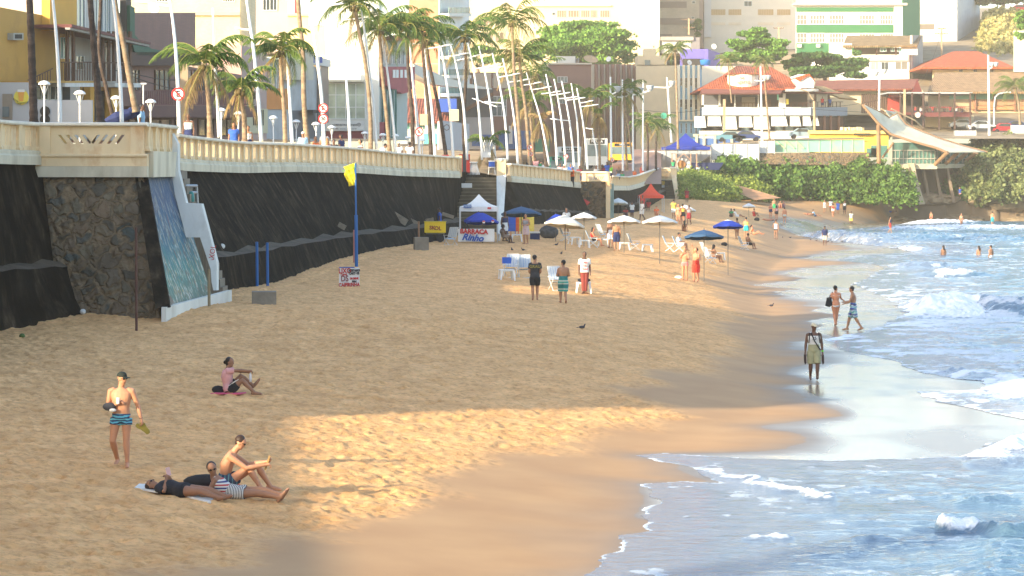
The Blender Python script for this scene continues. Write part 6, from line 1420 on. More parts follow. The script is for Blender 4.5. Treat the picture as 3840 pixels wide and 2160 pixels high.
LP=[('white lamp post left of the dark leaning palm trunk',[(225,470),(222,330),(212,150),(196,-20),(180,-120)],86,17,None,None),('white lamp post beside the pale leaning palm trunk',[(457,470),(452,330),(440,150),(424,0),(405,-120)],90,17,None,None),('white lamp post carrying the first no parking sign',[(672,500),(666,300),(654,130),(636,-10),(620,-120)],94,16,((640,22),(503,7)),None),('white lamp post rising into the dry palm fronds',[(822,515),(816,380),(808,270),(804,197),(798,30)],98,15,None,None),('white lamp post between the two bushy palms',[(980,530),(970,380),(950,180),(930,40),(915,-80)],102,16,((942,112),(880,108)),None),('white lamp post right of the orange panel',[(1096,540),(1088,400),(1080,280),(1070,160)],106,15,None,None),('white lamp post with the round twenty sign',[(1216,560),(1205,350),(1178,140),(1156,0),(1140,-100)],110,15,((1165,31),(1290,15)),None),('white lamp post in front of the glazed white building',[(1313,562),(1308,430),(1298,290),(1290,200)],124,13,((1290,219),(1203,212)),None),('tall white lamp post left of the wide palm crown',[(1412,560),(1400,400),(1378,200),(1358,60),(1345,-20)],126,12,((1274,76),(1402,64)),None),('white lamp post before the red curved shop',[(1484,575),(1468,400),(1448,240),(1428,118)],130,13,((1375,114),(1494,97)),None),('white lamp post carrying the small no parking sign',[(1574,590),(1560,400),(1546,280),(1537,155)],138,12,((1434,137),(1550,118)),None),('white lamp post in front of the leaning dark palm',[(1632,595),(1620,420),(1604,290),(1593,182)],144,12,((1592,184),(1700,168)),None),('white lamp post crossing the tower balconies',[(1700,605),(1688,420),(1662,220),(1639,105)],150,12,((1537,166),(1652,152)),None),('white lamp post right of the tower balconies',[(1752,600),(1738,400),(1712,250),(1690,168)],156,11,((1664,215),(1760,200)),None),('first of the fan of leaning posts left of the tall pale palm',[(1808,600),(1796,420),(1776,260),(1753,155)],166,10,((1712,227),(1810,205)),None),('second of the fan of leaning posts left of the tall pale palm',[(1857,600),(1842,420),(1820,280),(1795,172)],172,10,((1775,258),(1870,246)),None),('third of the fan of leaning posts left of the tall pale palm',[(1904,600),(1893,440),(1872,310),(1846,199)],178,10,((1818,268),(1888,250)),((1863,400),(1770,370))),('fourth of the fan of leaning posts left of the tall pale palm',[(1942,620),(1932,480),(1912,340),(1885,219)],184,10,((1868,290),(1952,276)),((1885,386),(1816,383))),('faint post behind the shaggy palm',[(2060,620),(2030,460),(1995,340),(1974,272)],200,8,((1910,308),(1996,297)),((1960,320),(2032,309))),('first post of the group before the brown block',[(2089,620),(2080,480),(2066,370),(2047,278)],200,9,((1990,337),(2070,326)),None),('second post of the group before the brown block',[(2122,625),(2112,500),(2096,390),(2078,296)],206,9,((2030,352),(2105,343)),None),('third post of the group before the brown block',[(2153,625),(2144,520),(2128,410),(2106,304)],212,9,((2066,357),(2140,348)),((2140,453),(2062,447))),('fourth post of the group before the brown block',[(2172,630),(2166,480),(2156,400),(2142,312)],218,8,((2098,370),(2168,364)),None),('fifth post of the group before the brown block',[(2204,635),(2194,520),(2180,420),(2163,330)],222,9,((2125,376),(2196,367)),((2196,480),(2226,486))),('short post with a low arm right of the post group',[(2240,640),(2236,560),(2226,520),(2222,486)],230,8,((2176,386),(2226,378)),((2180,400),(2246,393)))]
for lab,pts,D,w,a1,a2 in LP:lamp_post(lab,pts,D,w,a1,a2)
def flood_pole(label,pts,D,w,arm,heads,nm='flood_light_pole'):
 s=D/9600;t=thing(nm,label,'light pole',W(*pts[0],D),'straight white flood light poles')
 mb=MB();mb.tube([W(x,y,D)for x,y in pts],[w*s/2*1.1,w*s/2*.7][:len(pts)]if len(pts)==2 else w*s/2,8);mb.build('pole',M_POST,t)
 if arm:mb=MB();mb.tube([W(x,y,D)for x,y in arm],.09,6);mb.build('arm',M_POST,t)
 for x,y in heads:
  mb=MB();c=W(x,y,D);mb.lathe([(.12,-.35),(.30,-.15),(.42,.2),(.40,.28),(.05,.30)],c,10);mb.build('lamp_head',P_('lamp grey',(.40,.42,.44)),t)
for lab,pts,D,w,arm,heads in(('straight pole with one flood light left of two others',[(2292,590),(2289,288)],255,8,[(2225,352),(2290,356),(2312,345)],[(2314,334)]),('straight pole with one flood light in the middle',[(2336,640),(2334,298)],262,8,[(2276,362),(2334,365),(2360,354)],[(2361,343)]),('straight pole right of the yellow green palm',[(2374,640),(2373,296)],268,7,[(2373,357),(2398,350)],[(2400,338)]),('straight pole before the beige block',[(2411,640),(2412,300)],276,7,[(2388,356),(2412,348),(2436,340)],[(2438,330)]),('tall pole with two flood lights before the striped building',[(2518,535),(2501,290)],310,8,[(2446,327),(2504,329),(2518,322)],[(2436,331),(2520,312)]),('tall white pole in front of the orange tiled restaurant',[(2858,530),(2852,250)],344,8,[(2830,302),(2854,304),(2874,298)],[(2880,290),(2868,291)]),('tall white pole above the sail canopy',[(3296,430),(3299,234)],352,8,[(3280,284),(3298,282),(3312,274)],[(3284,276),(3316,268)]),('tallest white pole on the headland at right',[(3710,520),(3706,206)],350,9,[(3706,262),(3722,250)],[(3720,241),(3734,241)])):flood_pole(lab,pts,D,w,arm,heads)
t=thing('street_lamp','curved grey street lamp beside the low green palm','street lamp',W(3728,470,360));mb=MB();mb.tube([W(x,y,360)for x,y in((3728,470),(3728,400),(3732,365),(3745,352),(3775,346))],.12,8);mb.build('pole',P_('lamp grey',(.40,.42,.44)),t);mb=MB();mb.box(W(3778,346,360),(.9,.3,.2));mb.build('lamp_head',M_POST,t)
t=thing('street_lamp','brown curved street lamp before the restaurant corner','street lamp',W(3054,500,352));mb=MB();mb.tube([W(x,y,352)for x,y in((3055,500),(3053,380))],.18,8);mb.tube([W(x,y,352)for x,y in((3050,376),(3030,345),(2995,332))],.08,6);mb.build('pole',P_('brown pole',(.36,.26,.16)),t);mb=MB();mb.box(W(2992,331,352),(.8,.3,.15));mb.build('lamp_head',M_POST,t)
def util_pole(label,x,y0,y1,D,bars=((0,),),w=.26):
 t=thing('utility_pole',label,'utility pole',W(x,y1,D),'utility poles in the hill town');mb=MB();mb.bar(W(x,y0,D),W(x,y1,D),w);mb.build('pole',P_('brown pole',(.36,.26,.16)),t)
 for i,(yb,hw)in enumerate(bars):
  mb=MB();mb.bar(W(x-hw,yb,D),W(x+hw,yb,D),.14)
  for k in(-1,-.5,.5,1):mb.bar(W(x+hw*k,yb,D),W(x+hw*k,yb-4,D),.12)
  mb.build('crossarm',P_('dark brown pole',(.14,.09,.06)),t)
 return t
util_pole('utility pole before the plain white block',3531,105,210,430,((108,14),(127,24)))
util_pole('utility pole before the tiled block on the hill',2583,68,130,470,((74,22),(104,20)))
util_pole('utility pole before the white slab block',2920,102,160,470,((106,18),))
util_pole('plain brown pole before the white awnings',2716,372,540,346,(),.35)
util_pole('brown pole before the red walled terrace',3392,335,470,350,(),.3)
util_pole('old concrete pole behind the first no parking sign',692,240,500,150,(),.45)
def mush_proto():
 t=thing('promenade_lamp','small white domed promenade lamp before the grey wall, leftmost','lamp',(0,0,0),'small domed promenade lamps')
 mb=MB();mb.tube([(0,0,0),(0,0,1.75)],.032,8);mb.build('post',M_POST,t,local=True)
 mb=MB();mb.lathe([(.26,2.2),(.26,2.23),(.22,2.30),(.12,2.36),(.02,2.38)],(0,0,0),16);mb.build('dome',M_POST,t,True,local=True)
 mb=MB()
 for k in range(4):a=k*math.pi/2+.4;mb.bar((0,0,1.72),(math.cos(a)*.17,math.sin(a)*.17,2.2),.022)
 mb.build('bracket',M_POST,t,local=True)
 mb=MB();mb.lathe([(.03,1.75),(.05,1.95),(.055,2.12),(.02,2.2)],(0,0,0),10);mb.build('globe',P_('frosted globe',(.7,.7,.66)),t,True,local=True)
 return t
mp_=mush_proto()
ML=[(166,302,108,'leftmost'),(299,338,110,'second from the left'),(435,358,122,'beside the pale leaning palm trunk'),(565,371,120,'right of the vendor carrying parasols'),(830,404,135,'between the white posts and short palm'),(894,417,138,'beside the man in the blue shirt'),(1025,433,150,'before the cream gate'),(1111,448,160,'right of the curved trunk palm'),(1185,457,150,'right of the man in the white cap'),(1244,470,158,'under the estate agent sign'),(1368,492,170,'right of the woman in stripes'),(1436,499,178,'before the red shop base'),(1483,502,182,'right of the big man in white'),(1531,510,184,'left of the small no parking sign'),(1584,519,186,'right of the small no parking sign')]
for i,(x,y,D,lab)in enumerate(ML):
 D=max(D,wall_d(x)+4)
 p=W(x,y,D);p.z-=2.38;l='small white domed promenade lamp '+lab
 if i==0:mp_.location=p;mp_['label']=l
 else:dup(mp_,p,None,l)
t=thing('twin_lamp','small square topped grey street lamp before the brick restaurant','street lamp',W(537,410,130));mb=MB();mb.bar(W(537,312,130),W(537,420,130),.07);mb.build('post',P_('lamp grey',(.40,.42,.44)),t);mb=MB();mb.box(W(539,314,130),(.28,.2,.08));mb.build('lamp_head',P_('lamp grey',(.40,.42,.44)),t)
M_RED=P_('sign red',(.55,.03,.03),var=.03);M_SW=P_('sign face white',(.72,.72,.70),var=.02);M_SB=P_('sign black',(.03,.02,.02))
def no_parking(label,x,y,D,rpx,txt='E',post=None):
 D=max(D,wall_d(x)+1.6)if x<2300 else D;t=thing('round_sign',label,'traffic sign',W(x,y,D),'round red edged traffic signs');s=D/9600;r=rpx*s;c=W(x,y,D)
 mb=MB();disc(mb,c,r*.97,28,(0,-.02,0));mb.build('face',M_SW,t)
 mb=MB();disc(mb,c+V((0,-.022,0)),r,28,(0,-.015,0),ring=r*.78);mb.build('red_ring',M_RED,t)
 text(txt,'letter',M_SB,r*(1.25 if len(txt)==1 else.95),c+V((0,-.03,0)),(1,0,0),(0,0,1),t,bold=r*.03)
 if txt=='E':
  mb=MB();q=r*.62;mb.bar(c+V((-q,-.05,q)),c+V((q,-.05,-q)),r*.16,.012,up=(0,1,0));mb.build('slash',M_RED,t)
 else:text('km/h','letter',M_SB,r*.28,c+V((0,-.03,-r*.52)),(1,0,0),(0,0,1),t)
 if post:mb=MB();mb.bar(W(x,y,D)+V((0,.04,0)),W(x,post,D)+V((0,.04,0)),.06);mb.build('post',P_('sign post tan',(.42,.32,.22)),t)
no_parking('no parking sign with a crossed E on the third white post',668,353,98,25)
no_parking('no parking sign with a crossed E above the twenty sign',1212,406,109.6,18.5);no_parking('round speed limit twenty sign under the crossed E',1212,446,109.6,18.5,'20')
no_parking('small no parking sign before the grey fascia',1572,494,137.6,16)
no_parking('distant no parking sign on a tan post left of the bus',2122,587,196,9,post=640);no_parking('distant no parking sign on a tan post right of the bus',2296,600,215,8,post=650)
no_parking('red ringed sign before the blue shop wall',1986,553,190,10,post=640);no_parking('lower red ringed sign before the blue shop wall',1990,577,191,9)
mb=MB();disc(mb,W(2489,434,300),.36,20,(0,-.05,0));solo(mb,'green_disc_sign',P_('green sign',(.05,.28,.20)),'round dark green sign in the shaded palms','sign')
mb=MB();mb.box(W(1589,449,142),(.42,.3,.62));t=solo(mb,'meter_box',P_('olive cream wall',(.46,.42,.24)),'pale green box on the post beside the small no parking sign','box')
mb=MB();mb.box(W(1703,432,149),(.55,.3,.68));t=solo(mb,'meter_box',P_('tan box',(.48,.42,.28)),'tan box on the post right of the leaning dark palm','box')
mb=MB()
for a,b in(((440,256,140),(900,200,180)),((430,262,140),(940,300,170)),((2716,390,346),(3054,400,352)),((2400,412,330),(2716,395,346)),((3054,405,352),(3392,352,350)),((3392,350,350),(3531,120,430)),((3054,410,352),(3900,380,360))):
 A,Bp=W(*a),W(*b);n=12;mb.tube([A.lerp(Bp,i/n)-V((0,0,math.sin(math.pi*i/n)*(A-Bp).length*.03))for i in range(n+1)],.025,4)
 solo(mb,'overhead_cable',M_DARK,'dark overhead cable sagging in front of the buildings','cable','overhead cables');mb=MB()
def skin_mat(name,col):return mat(name,col,.55,.10,5,.08,spec=.35)
SK={'fair':skin_mat('fair tanned skin',(.50,.235,.13)),'tan':skin_mat('tanned skin',(.36,.18,.10)),'brown':skin_mat('brown skin',(.27,.135,.08)),'dark':skin_mat('dark brown skin',(.13,.065,.042)),'red':skin_mat('sun reddened skin',(.52,.22,.12))}
HAIRM={'black':mat('black hair',(.012,.010,.010),.5,.3,12,.4),'brown':mat('brown hair',(.045,.022,.012),.5,.3,12,.4),'blond':mat('light brown hair',(.22,.12,.05),.5,.3,12,.4)}
def cloth(name,col):return mat('cloth '+name,col,.85,.12,6,.3,bscale=18)
M_SHADES=mat('dark lenses',(.01,.01,.012),.15,0)
BASE=dict(pel=(0,0,.94),chest=(0,0,1.28),neck=(0,-.01,1.47),head=(0,.025,1.635),shR=(.175,0,1.41),shL=(-.175,0,1.41),elR=(.225,-.03,1.12),elL=(-.225,-.03,1.12),wrR=(.235,.05,.88),wrL=(-.235,.05,.88),hipR=(.09,0,.90),hipL=(-.09,0,.90),knR=(.10,.02,.49),knL=(-.10,.02,.49),anR=(.105,-.02,.08),anL=(-.105,-.02,.08),toR=(.12,.16,.035),toL=(-.12,.16,.035),look=(0,1,0))
POSES={'stand':{},'walk':dict(knR=(.09,.13,.50),anR=(.09,.17,.09),toR=(.10,.34,.06),knL=(-.09,.02,.49),anL=(-.09,-.24,.13),toL=(-.10,-.08,.035),wrR=(.24,-.08,.90),wrL=(-.24,.16,.92)),'walk2':dict(knL=(-.09,.13,.50),anL=(-.09,.17,.09),toL=(-.10,.34,.06),knR=(.09,.02,.49),anR=(.09,-.24,.13),toR=(.10,-.08,.035),wrL=(-.24,-.08,.90),wrR=(.24,.16,.92)),'arms_up':dict(elR=(.26,.10,1.45),wrR=(.10,.16,1.66)),'hands_front':dict(elR=(.24,-.02,1.14),wrR=(.08,.22,1.10),elL=(-.24,-.02,1.14),wrL=(-.08,.22,1.12)),'hand_hip':dict(elR=(.34,-.06,1.16),wrR=(.17,.0,1.0)),'sit':dict(pel=(0,0,.11),chest=(0,-.06,.46),neck=(0,-.02,.66),head=(0,.03,.82),shR=(.17,-.03,.60),shL=(-.17,-.03,.60),elR=(.20,.10,.36),elL=(-.20,.10,.36),wrR=(.12,.33,.42),wrL=(-.12,.33,.42),hipR=(.09,.02,.10),hipL=(-.09,.02,.10),knR=(.12,.38,.45),knL=(-.12,.38,.45),anR=(.11,.58,.08),anL=(-.11,.58,.08),toR=(.12,.76,.03),toL=(-.12,.76,.03)),'sit_back':dict(pel=(0,0,.11),chest=(0,-.16,.43),neck=(0,-.22,.63),head=(0,-.22,.79),shR=(.17,-.20,.57),shL=(-.17,-.20,.57),elR=(.22,-.34,.32),elL=(-.22,-.34,.32),wrR=(.20,-.38,.05),wrL=(-.20,-.38,.05),hipR=(.09,.02,.10),hipL=(-.09,.02,.10),knR=(.10,.45,.20),knL=(-.10,.42,.30),anR=(.11,.85,.07),anL=(-.11,.72,.07),toR=(.12,.93,.16),toL=(-.12,.88,.10)),'chair':dict(pel=(0,0,.42),chest=(0,-.12,.74),neck=(0,-.10,.93),head=(0,-.05,1.09),shR=(.17,-.11,.87),shL=(-.17,-.11,.87),elR=(.22,.02,.62),elL=(-.22,.02,.62),wrR=(.12,.24,.62),wrL=(-.12,.24,.62),hipR=(.09,.02,.41),hipL=(-.09,.02,.41),knR=(.11,.42,.46),knL=(-.11,.42,.46),anR=(.11,.52,.07),anL=(-.11,.48,.07),toR=(.12,.70,.03),toL=(-.12,.66,.03)),'lie':dict(pel=(0,0,.11),chest=(0,-.34,.12),neck=(0,-.54,.13),head=(0,-.68,.16),shR=(.17,-.47,.12),shL=(-.17,-.47,.12),elR=(.26,-.25,.08),elL=(-.26,-.25,.08),wrR=(.20,-.02,.06),wrL=(-.20,-.02,.06),hipR=(.09,.03,.10),hipL=(-.09,.03,.10),knR=(.10,.44,.16),knL=(-.10,.44,.22),anR=(.11,.84,.06),anL=(-.11,.80,.06),toR=(.12,.92,.14),toL=(-.12,.90,.14),look=(0,-.2,1)),'sit_edge':dict(pel=(0,0,.0),chest=(0,0,.33),neck=(0,0,.52),head=(0,.03,.68),shR=(.17,0,.47),shL=(-.17,0,.47),elR=(.22,.0,.2),elL=(-.22,.0,.2),wrR=(.15,.15,.05),wrL=(-.15,.15,.05),hipR=(.09,0,0),hipL=(-.09,0,0),knR=(.10,.40,.02),knL=(-.10,.40,.02),anR=(.10,.42,-.40),anL=(-.10,.42,-.40),toR=(.1,.58,-.45),toL=(-.1,.58,-.45)),}
def basis(look,up=V((0,0,1))):
 f=V(look).normalized();u=V(up)
 if abs(f.dot(u))>.9:u=V((0,-1,0))if f.z>0 else V((0,1,0))
 r=f.cross(u).normalized();u2=r.cross(f)
 return Matrix((r,f,u2)).transposed()
def torso_rings(J,inflate=0.,fem=False,lo=0.,hi=1.,n=16,belly=0.):
 """elliptical sections from the crotch (0) to the neck (1)"""
 pel,ch,nk=V(J['pel']),V(J['chest']),V(J['neck']);hm=(V(J['hipR'])+V(J['hipL']))/2
 sx0=(V(J['hipR'])-V(J['hipL'])).normalized();sx1=(V(J['shR'])-V(J['shL'])).normalized()
 up=(ch-pel).normalized();b=hm-up*.07
 w=(.17,.115,.148,.150)if fem else(.155,.138,.168,.176)
 S=[(0.,b,.11,.085),(.12,hm,w[0],.112),(.25,pel.lerp(ch,.18),w[0]*.97,.108),(.45,pel.lerp(ch,.52),w[1],.090+belly),(.65,ch,w[2],.112),(.82,ch.lerp(nk,.5),w[3],.095),(.92,ch.lerp(nk,.82),.115,.075),(1.,nk,.062,.062)]
 R=[]
 for k,(t,p,hw,hd)in enumerate(S):
  if t<lo-1e-6 or t>hi+1e-6:continue
  q0=S[max(k-1,0)][1];q1=S[min(k+1,len(S)-1)][1];u=(q1-q0).normalized();x=sx0.lerp(sx1,t).normalized();x=(x-u*x.dot(u)).normalized();y=u.cross(x)
  hw*=1.10;hd*=1.10
  R.append([p+x*(hw+inflate)*math.copysign(abs(math.cos(a))**.85,math.cos(a))+y*(hd+inflate)*math.copysign(abs(math.sin(a))**.85,math.sin(a))for a in[2*math.pi*i/n for i in range(n)]])
 return R
def hand(mb,el,wr,side,grip=0.,seg=6):
 d=(V(wr)-V(el)).normalized();M=basis(d,V((side*.2,0,1))if abs(d.z)<.9 else V((0,1,0)));X,Z=M.col[0],M.col[2]
 if abs(d.z)>.6:X,Z=Z,X
 w=V(wr);mb.cap_limb([w-d*.01,w+d*.045,w+d*.075],[.024,.032,.030],seg)
 for i,(o,l)in enumerate(((-.026,.062),(-.009,.074),(.009,.070),(.025,.054))):
  a=w+d*.082+X*o;c=Z*(-side)
  k1=a+d*l*.5+c*l*(.12+.35*grip);k2=k1+d*l*.5*(1-grip*1.5)+c*l*(.25+.5*grip);mb.cap_limb([a-d*.02,k1,k2],[.0095,.0088,.0075],seg)
 a=w+d*.02+X*.028*(-1);mb.cap_limb([a,a-X*.022+d*.03,a-X*.026+d*.058],[.012,.0105,.009],seg)
def fuse(mb,name,m,parent,vox,it=3):
 o=mb.build(name,m,parent,True,local=True)
 r=o.modifiers.new('fuse','REMESH');r.mode='VOXEL';r.voxel_size=vox;r.use_smooth_shade=True
 s=o.modifiers.new('smooth','SMOOTH');s.factor=.5;s.iterations=it
 return o
FUSED=[]
def person(label,loc,pose='stand',J=None,skin='brown',H=1.75,face=180,wear=(),hair='short',hairc='black',fem=False,vox=.022,group=None,shades=False,belly=0.,grip=(0.,0.),feet='bare',lean=0.):
 """loc: the ground point under the body; face: compass heading in degrees (0 = away from the camera, 90 = left, -90 = right)"""
 j=dict(BASE);j.update(POSES[pose]);
 if J:j.update(J)
 k=H/1.75;j={a:(tuple(c*k for c in b)if a!='look' else b)for a,b in j.items()}
 t=thing('person',label,'person',loc,group,math.radians(face))
 look=V(j['look']);hm=basis(look,(V(j['head'])-V(j['neck']))if abs(look.normalized().dot((V(j['head'])-V(j['neck'])).normalized()))<.8 else V((0,0,1)))
 hd=V(j['head']);near=vox<.015
 mb=MB();mb.loft(torso_rings(j,0,fem,belly=belly))
 mb.cap_limb([V(j['neck'])-V((0,0,.02))if pose not in('lie',)else j['neck'],hd-hm.col[2]*.04],[.064,.058],10)
 mb.ell(hd+hm.col[2]*.025,(.082,.100,.100),hm,14,9);mb.ell(hd-hm.col[2]*.045+hm.col[1]*.012,(.064,.078,.074),hm,12,7)
 mb.ell(hd-hm.col[2]*.015+hm.col[1]*.088,(.014,.022,.024),hm,8,5)
 if near:
  for s in(-1,1):mb.ell(hd+hm.col[0]*.075*s-hm.col[2]*.01,(.012,.020,.030),hm,8,5)
  mb.ell(hd-hm.col[2]*.058+hm.col[1]*.078,(.026,.010,.009),hm,8,5);mb.ell(hd-hm.col[2]*.098+hm.col[1]*.055,(.025,.022,.018),hm,8,5)
 for s,S in((1,'R'),(-1,'L')):
  sh,el,wr=V(j['sh'+S]),V(j['el'+S]),V(j['wr'+S]);f=.85 if fem else 1.
  mb.cap_limb([sh-(sh-V(j['neck']))*.25,sh,sh.lerp(el,.3),sh.lerp(el,.8),el,el.lerp(wr,.25),el.lerp(wr,.75),wr],[.056*f,.064*f,.058*f,.047*f,.044*f,.048*f,.036*f,.030*f],10)
  if near:hand(mb,el,wr,s,grip[0 if s>0 else 1])
  else:
   d=(wr-el).normalized();mb.cap_limb([wr,wr+d*.06,wr+d*.13],[.026,.032,.020],8)
  hp,kn,an,to=V(j['hip'+S]),V(j['kn'+S]),V(j['an'+S]),V(j['to'+S]);g=1.05 if fem else 1.
  sk=(kn-hp).normalized();back=(an-kn).normalized()
  cb=sk.cross(V((1,0,0)))if True else 0
  mb.cap_limb([hp,hp.lerp(kn,.25),hp.lerp(kn,.7),kn,kn.lerp(an,.28),kn.lerp(an,.7),an],[.098*g,.096*g,.074,.063,.066,.047,.042],12)
  ft=(to-an);hl=an-ft*.28+V((0,0,-.035))if abs(ft.z)<.15 else an-ft*.2
  mb.cap_limb([hl,an.lerp(to,.4)+V((0,0,-.01)),to],[.040,.043,.032],8)
  if near:
   xx=V((1,0,0))
   for q in range(5):mb.cap_limb([to+xx*(.026-q*.013)*s*-1,to+ft.normalized()*(.045-.006*q)+xx*(.028-q*.014)*s*-1],[.012,.010],6)
 fuse(mb,'body',SK[skin]if isinstance(skin,str)else skin,t,vox,3 if near else 2)
 C={}
 for w in wear:
  kind,m=w[0],w[1];arg=w[2]if len(w)>2 else None;mb=MB();inf=.014
  if kind in('shorts','pants','trunks','skirt'):
   L_=arg if arg is not None else{'shorts':.75,'pants':1.9,'trunks':.18,'skirt':.7}[kind];lo=.018 if kind!='trunks' else.008
   mb.loft(torso_rings(j,lo,fem,0,.45 if kind!='trunks' else.25,belly=belly))
   for S in 'RL':
    hp,kn,an=V(j['hip'+S]),V(j['kn'+S]),V(j['an'+S]);fl=.026 if kind=='shorts' else lo
    P=[hp,hp.lerp(kn,.35)];R=[.106+lo,.102+fl]
    if L_<=.36:P[-1]=hp.lerp(kn,max(L_,.15));R[-1]=.100+lo
    elif L_<=1:P.append(hp.lerp(kn,L_));R.append(.086+fl*.7 if kind!='pants' else.08)
    else:P+=[kn,kn.lerp(an,L_-1)];R+=[.076+fl,.058+fl]
    mb.tube(P,R,14)
   nm=kind;inf=.02
  elif kind in('tshirt','tank','top','swimsuit'):
   lo_,hi_={'tshirt':(.12,.92),'tank':(.12,.82),'top':(.65,.82),'swimsuit':(0,.82)}[kind];s_=.024 if kind=='tshirt' else.014 if kind!='swimsuit' else.008
   if kind=='top':
    ch=V(j['chest']);R_=torso_rings(j,.010,fem,.65,.82,belly=belly);c0=[p.lerp(q,-.25)for p,q in zip(R_[0],R_[-1])];c1=[p.lerp(q,.35)for p,q in zip(R_[0],R_[-1])];mb.loft([c0,c1])
   else:mb.loft(torso_rings(j,s_,fem,lo_,hi_,belly=belly))
   if kind=='tshirt':
    for S in 'RL':sh,el=V(j['sh'+S]),V(j['el'+S]);mb.tube([sh.lerp(V(j['neck']),.35),sh,sh.lerp(el,arg or.55)],[.07,.082,.078 if(arg or.55)<.8 else.06],12)
   elif kind in('tank','swimsuit'):
    for S in 'RL':sh=V(j['sh'+S]);nk=V(j['neck']);p=sh.lerp(nk,.42);mb.cap_limb([p+V((0,.06,-.09)),p+V((0,.0,.035)),p+V((0,-.06,-.09))],[.028]*3,8)
   nm={'tshirt':'t_shirt','tank':'tank_top','top':'bikini_top','swimsuit':'swimsuit'}[kind]
  elif kind=='dress':
   mb.loft(torso_rings(j,.02,fem,.12,.82));
   for S in 'RL':hp,kn=V(j['hip'+S]),V(j['kn'+S]);mb.tube([hp,hp.lerp(kn,.6)],[.11,.12],12)
   nm='dress'
  elif kind=='bikini':
   mb.loft(torso_rings(j,.009,fem,0,.12));nm='bikini_bottom'
  o=fuse(mb,nm,m,t,max(vox,.012)if near else vox*.9,1);C[nm]=o
 u,f_,x=hm.col[2],hm.col[1],hm.col[0]
 if hair:
  mb=MB();n0='hair'
  if hair in('short','buzz'):g=.006 if hair=='buzz' else.015;mb.ell(hd+u*.040-f_*.026,(.078+g,.084+g,.090+g),hm,14,8,cut=-12);mb.ell(hd+u*.0-f_*.045,(.068,.060,.070),hm,10,6)
  elif hair in('long','tail','bun'):
   mb.ell(hd+u*.040-f_*.034,(.092,.088,.100),hm,14,8,cut=-15);mb.ell(hd-u*.01-f_*.05,(.080,.064,.090),hm,12,7)
   if hair=='long':mb.cap_limb([hd-f_*.06-u*.02,hd-f_*.09-u*.14,hd-f_*.09-u*.30],[.075,.075,.045],10)
   if hair=='tail':mb.cap_limb([hd-f_*.10+u*.02,hd-f_*.14-u*.10,hd-f_*.12-u*.26],[.036,.034,.015],8)
   if hair=='bun':mb.ell(hd-f_*.125+u*.0,(.048,.045,.050),hm,10,6)
  elif hair=='cap':
   mb.ell(hd+u*.050-f_*.010,(.093,.106,.082),hm,14,7,cut=-8);b0=hd+f_*.085+u*.035;mb.box(b0+f_*.045,(.13,.09,.012),M=hm);n0='cap'
  if hair!='none':
   hmat=HAIRM[hairc]if isinstance(hairc,str)else hairc
   o=fuse(mb,n0,hmat,t,max(vox*.6,.009)if near else vox*.8,1)
 if shades and near:
  mb=MB()
  for s in(-1,1):mb.ell(hd+x*.032*s+f_*.088+u*.012,(.026,.012,.020),hm,10,6);mb.bar(hd+x*.058*s+f_*.085+u*.016,hd+x*.08*s-f_*.02+u*.012,.008)
  mb.bar(hd-x*.02+f_*.098+u*.016,hd+x*.02+f_*.098+u*.016,.008);mb.build('sunglasses',M_SHADES,t,True,local=True)
 elif near:
  mb=MB()
  for s in(-1,1):mb.ell(hd+x*.030*s+f_*.082+u*.012,(.012,.008,.006),hm,8,5)
  mb.build('eyes',M_SHADES,t,True,local=True)
 return t,j,hm
def wp(t,p):
 """person-local point to world"""
 return V(t.location)+Matrix.Rotation(t.rotation_euler.z,3,'Z')@V(p)
cl=cloth
C_WH=cl('white',(.70,.69,.66));C_BK=cl('black',(.018,.018,.022));C_NV=cl('navy',(.02,.03,.10));C_RD=cl('red',(.52,.04,.035));C_OR=cl('orange',(.68,.13,.03));C_BL=cl('blue',(.03,.10,.42));C_LB=cl('light blue',(.25,.42,.58));C_GR=cl('grey',(.22,.23,.25));C_KH=cl('khaki',(.30,.29,.17));C_YL=cl('yellow',(.68,.52,.10));C_GN=cl('lime green',(.22,.58,.04));C_PG=cl('pale green',(.45,.66,.40));C_TQ=cl('turquoise',(.03,.40,.42));C_PK=cl('pink',(.62,.32,.32));C_MR=cl('maroon',(.22,.02,.03));C_GE=cl('green',(.03,.30,.12))
def hpx(y_feet_loc,px):return px*y_feet_loc.y/9600
def ntx(s,m,size,at,t):
 o=text(s,'shirt_print',m,size,at,(1,0,0),(0,0,1),None,bold=.003);R=Matrix.Rotation(-t.rotation_euler.z,4,'Z')@Matrix.Translation(-V(t.location));o.data.transform(R);o.parent=t
g=G(455,1752)
t,j,hm=person('shirtless man walking in a black cap and blue patterned swim trunks, holding sandals',g,'stand',dict(pel=(0,0,.93),chest=(-.005,.0,1.27),neck=(.0,.0,1.46),head=(-.02,.03,1.63),look=(-.75,.65,-.12),shR=(.195,-.01,1.40),shL=(-.195,.0,1.40),elR=(.25,-.02,1.07),wrR=(.02,.17,1.20),elL=(-.30,-.03,1.13),wrL=(-.37,.02,.88),hipR=(.095,0,.90),hipL=(-.095,0,.90),knR=(.15,.06,.49),anR=(.10,-.20,.12),toR=(.12,-.04,.04),knL=(-.10,.05,.49),anL=(-.12,.06,.08),toL=(-.14,.23,.035)),'fair',1.80,180,[('trunks',stripes('wave trunks',[(.10,.38,.52),(.02,.05,.12),(.12,.42,.50),(.02,.03,.08)],9.,2,noise=.8),.30)],'cap',cl('cap black',(.02,.025,.02)),vox=.0095,shades=True,belly=.012,grip=(.9,.8))
c_=wp(t,V((.02,.25,1.24))*1.03)
mb=MB();mb.lathe([(.022,0),(.030,.02),(.033,.10),(.028,.12)],c_-V((.0,.02,.06)),10);solo(mb,'plastic_cup',C_WH,'small white plastic cup held at the chest of the man in the black cap','cup')
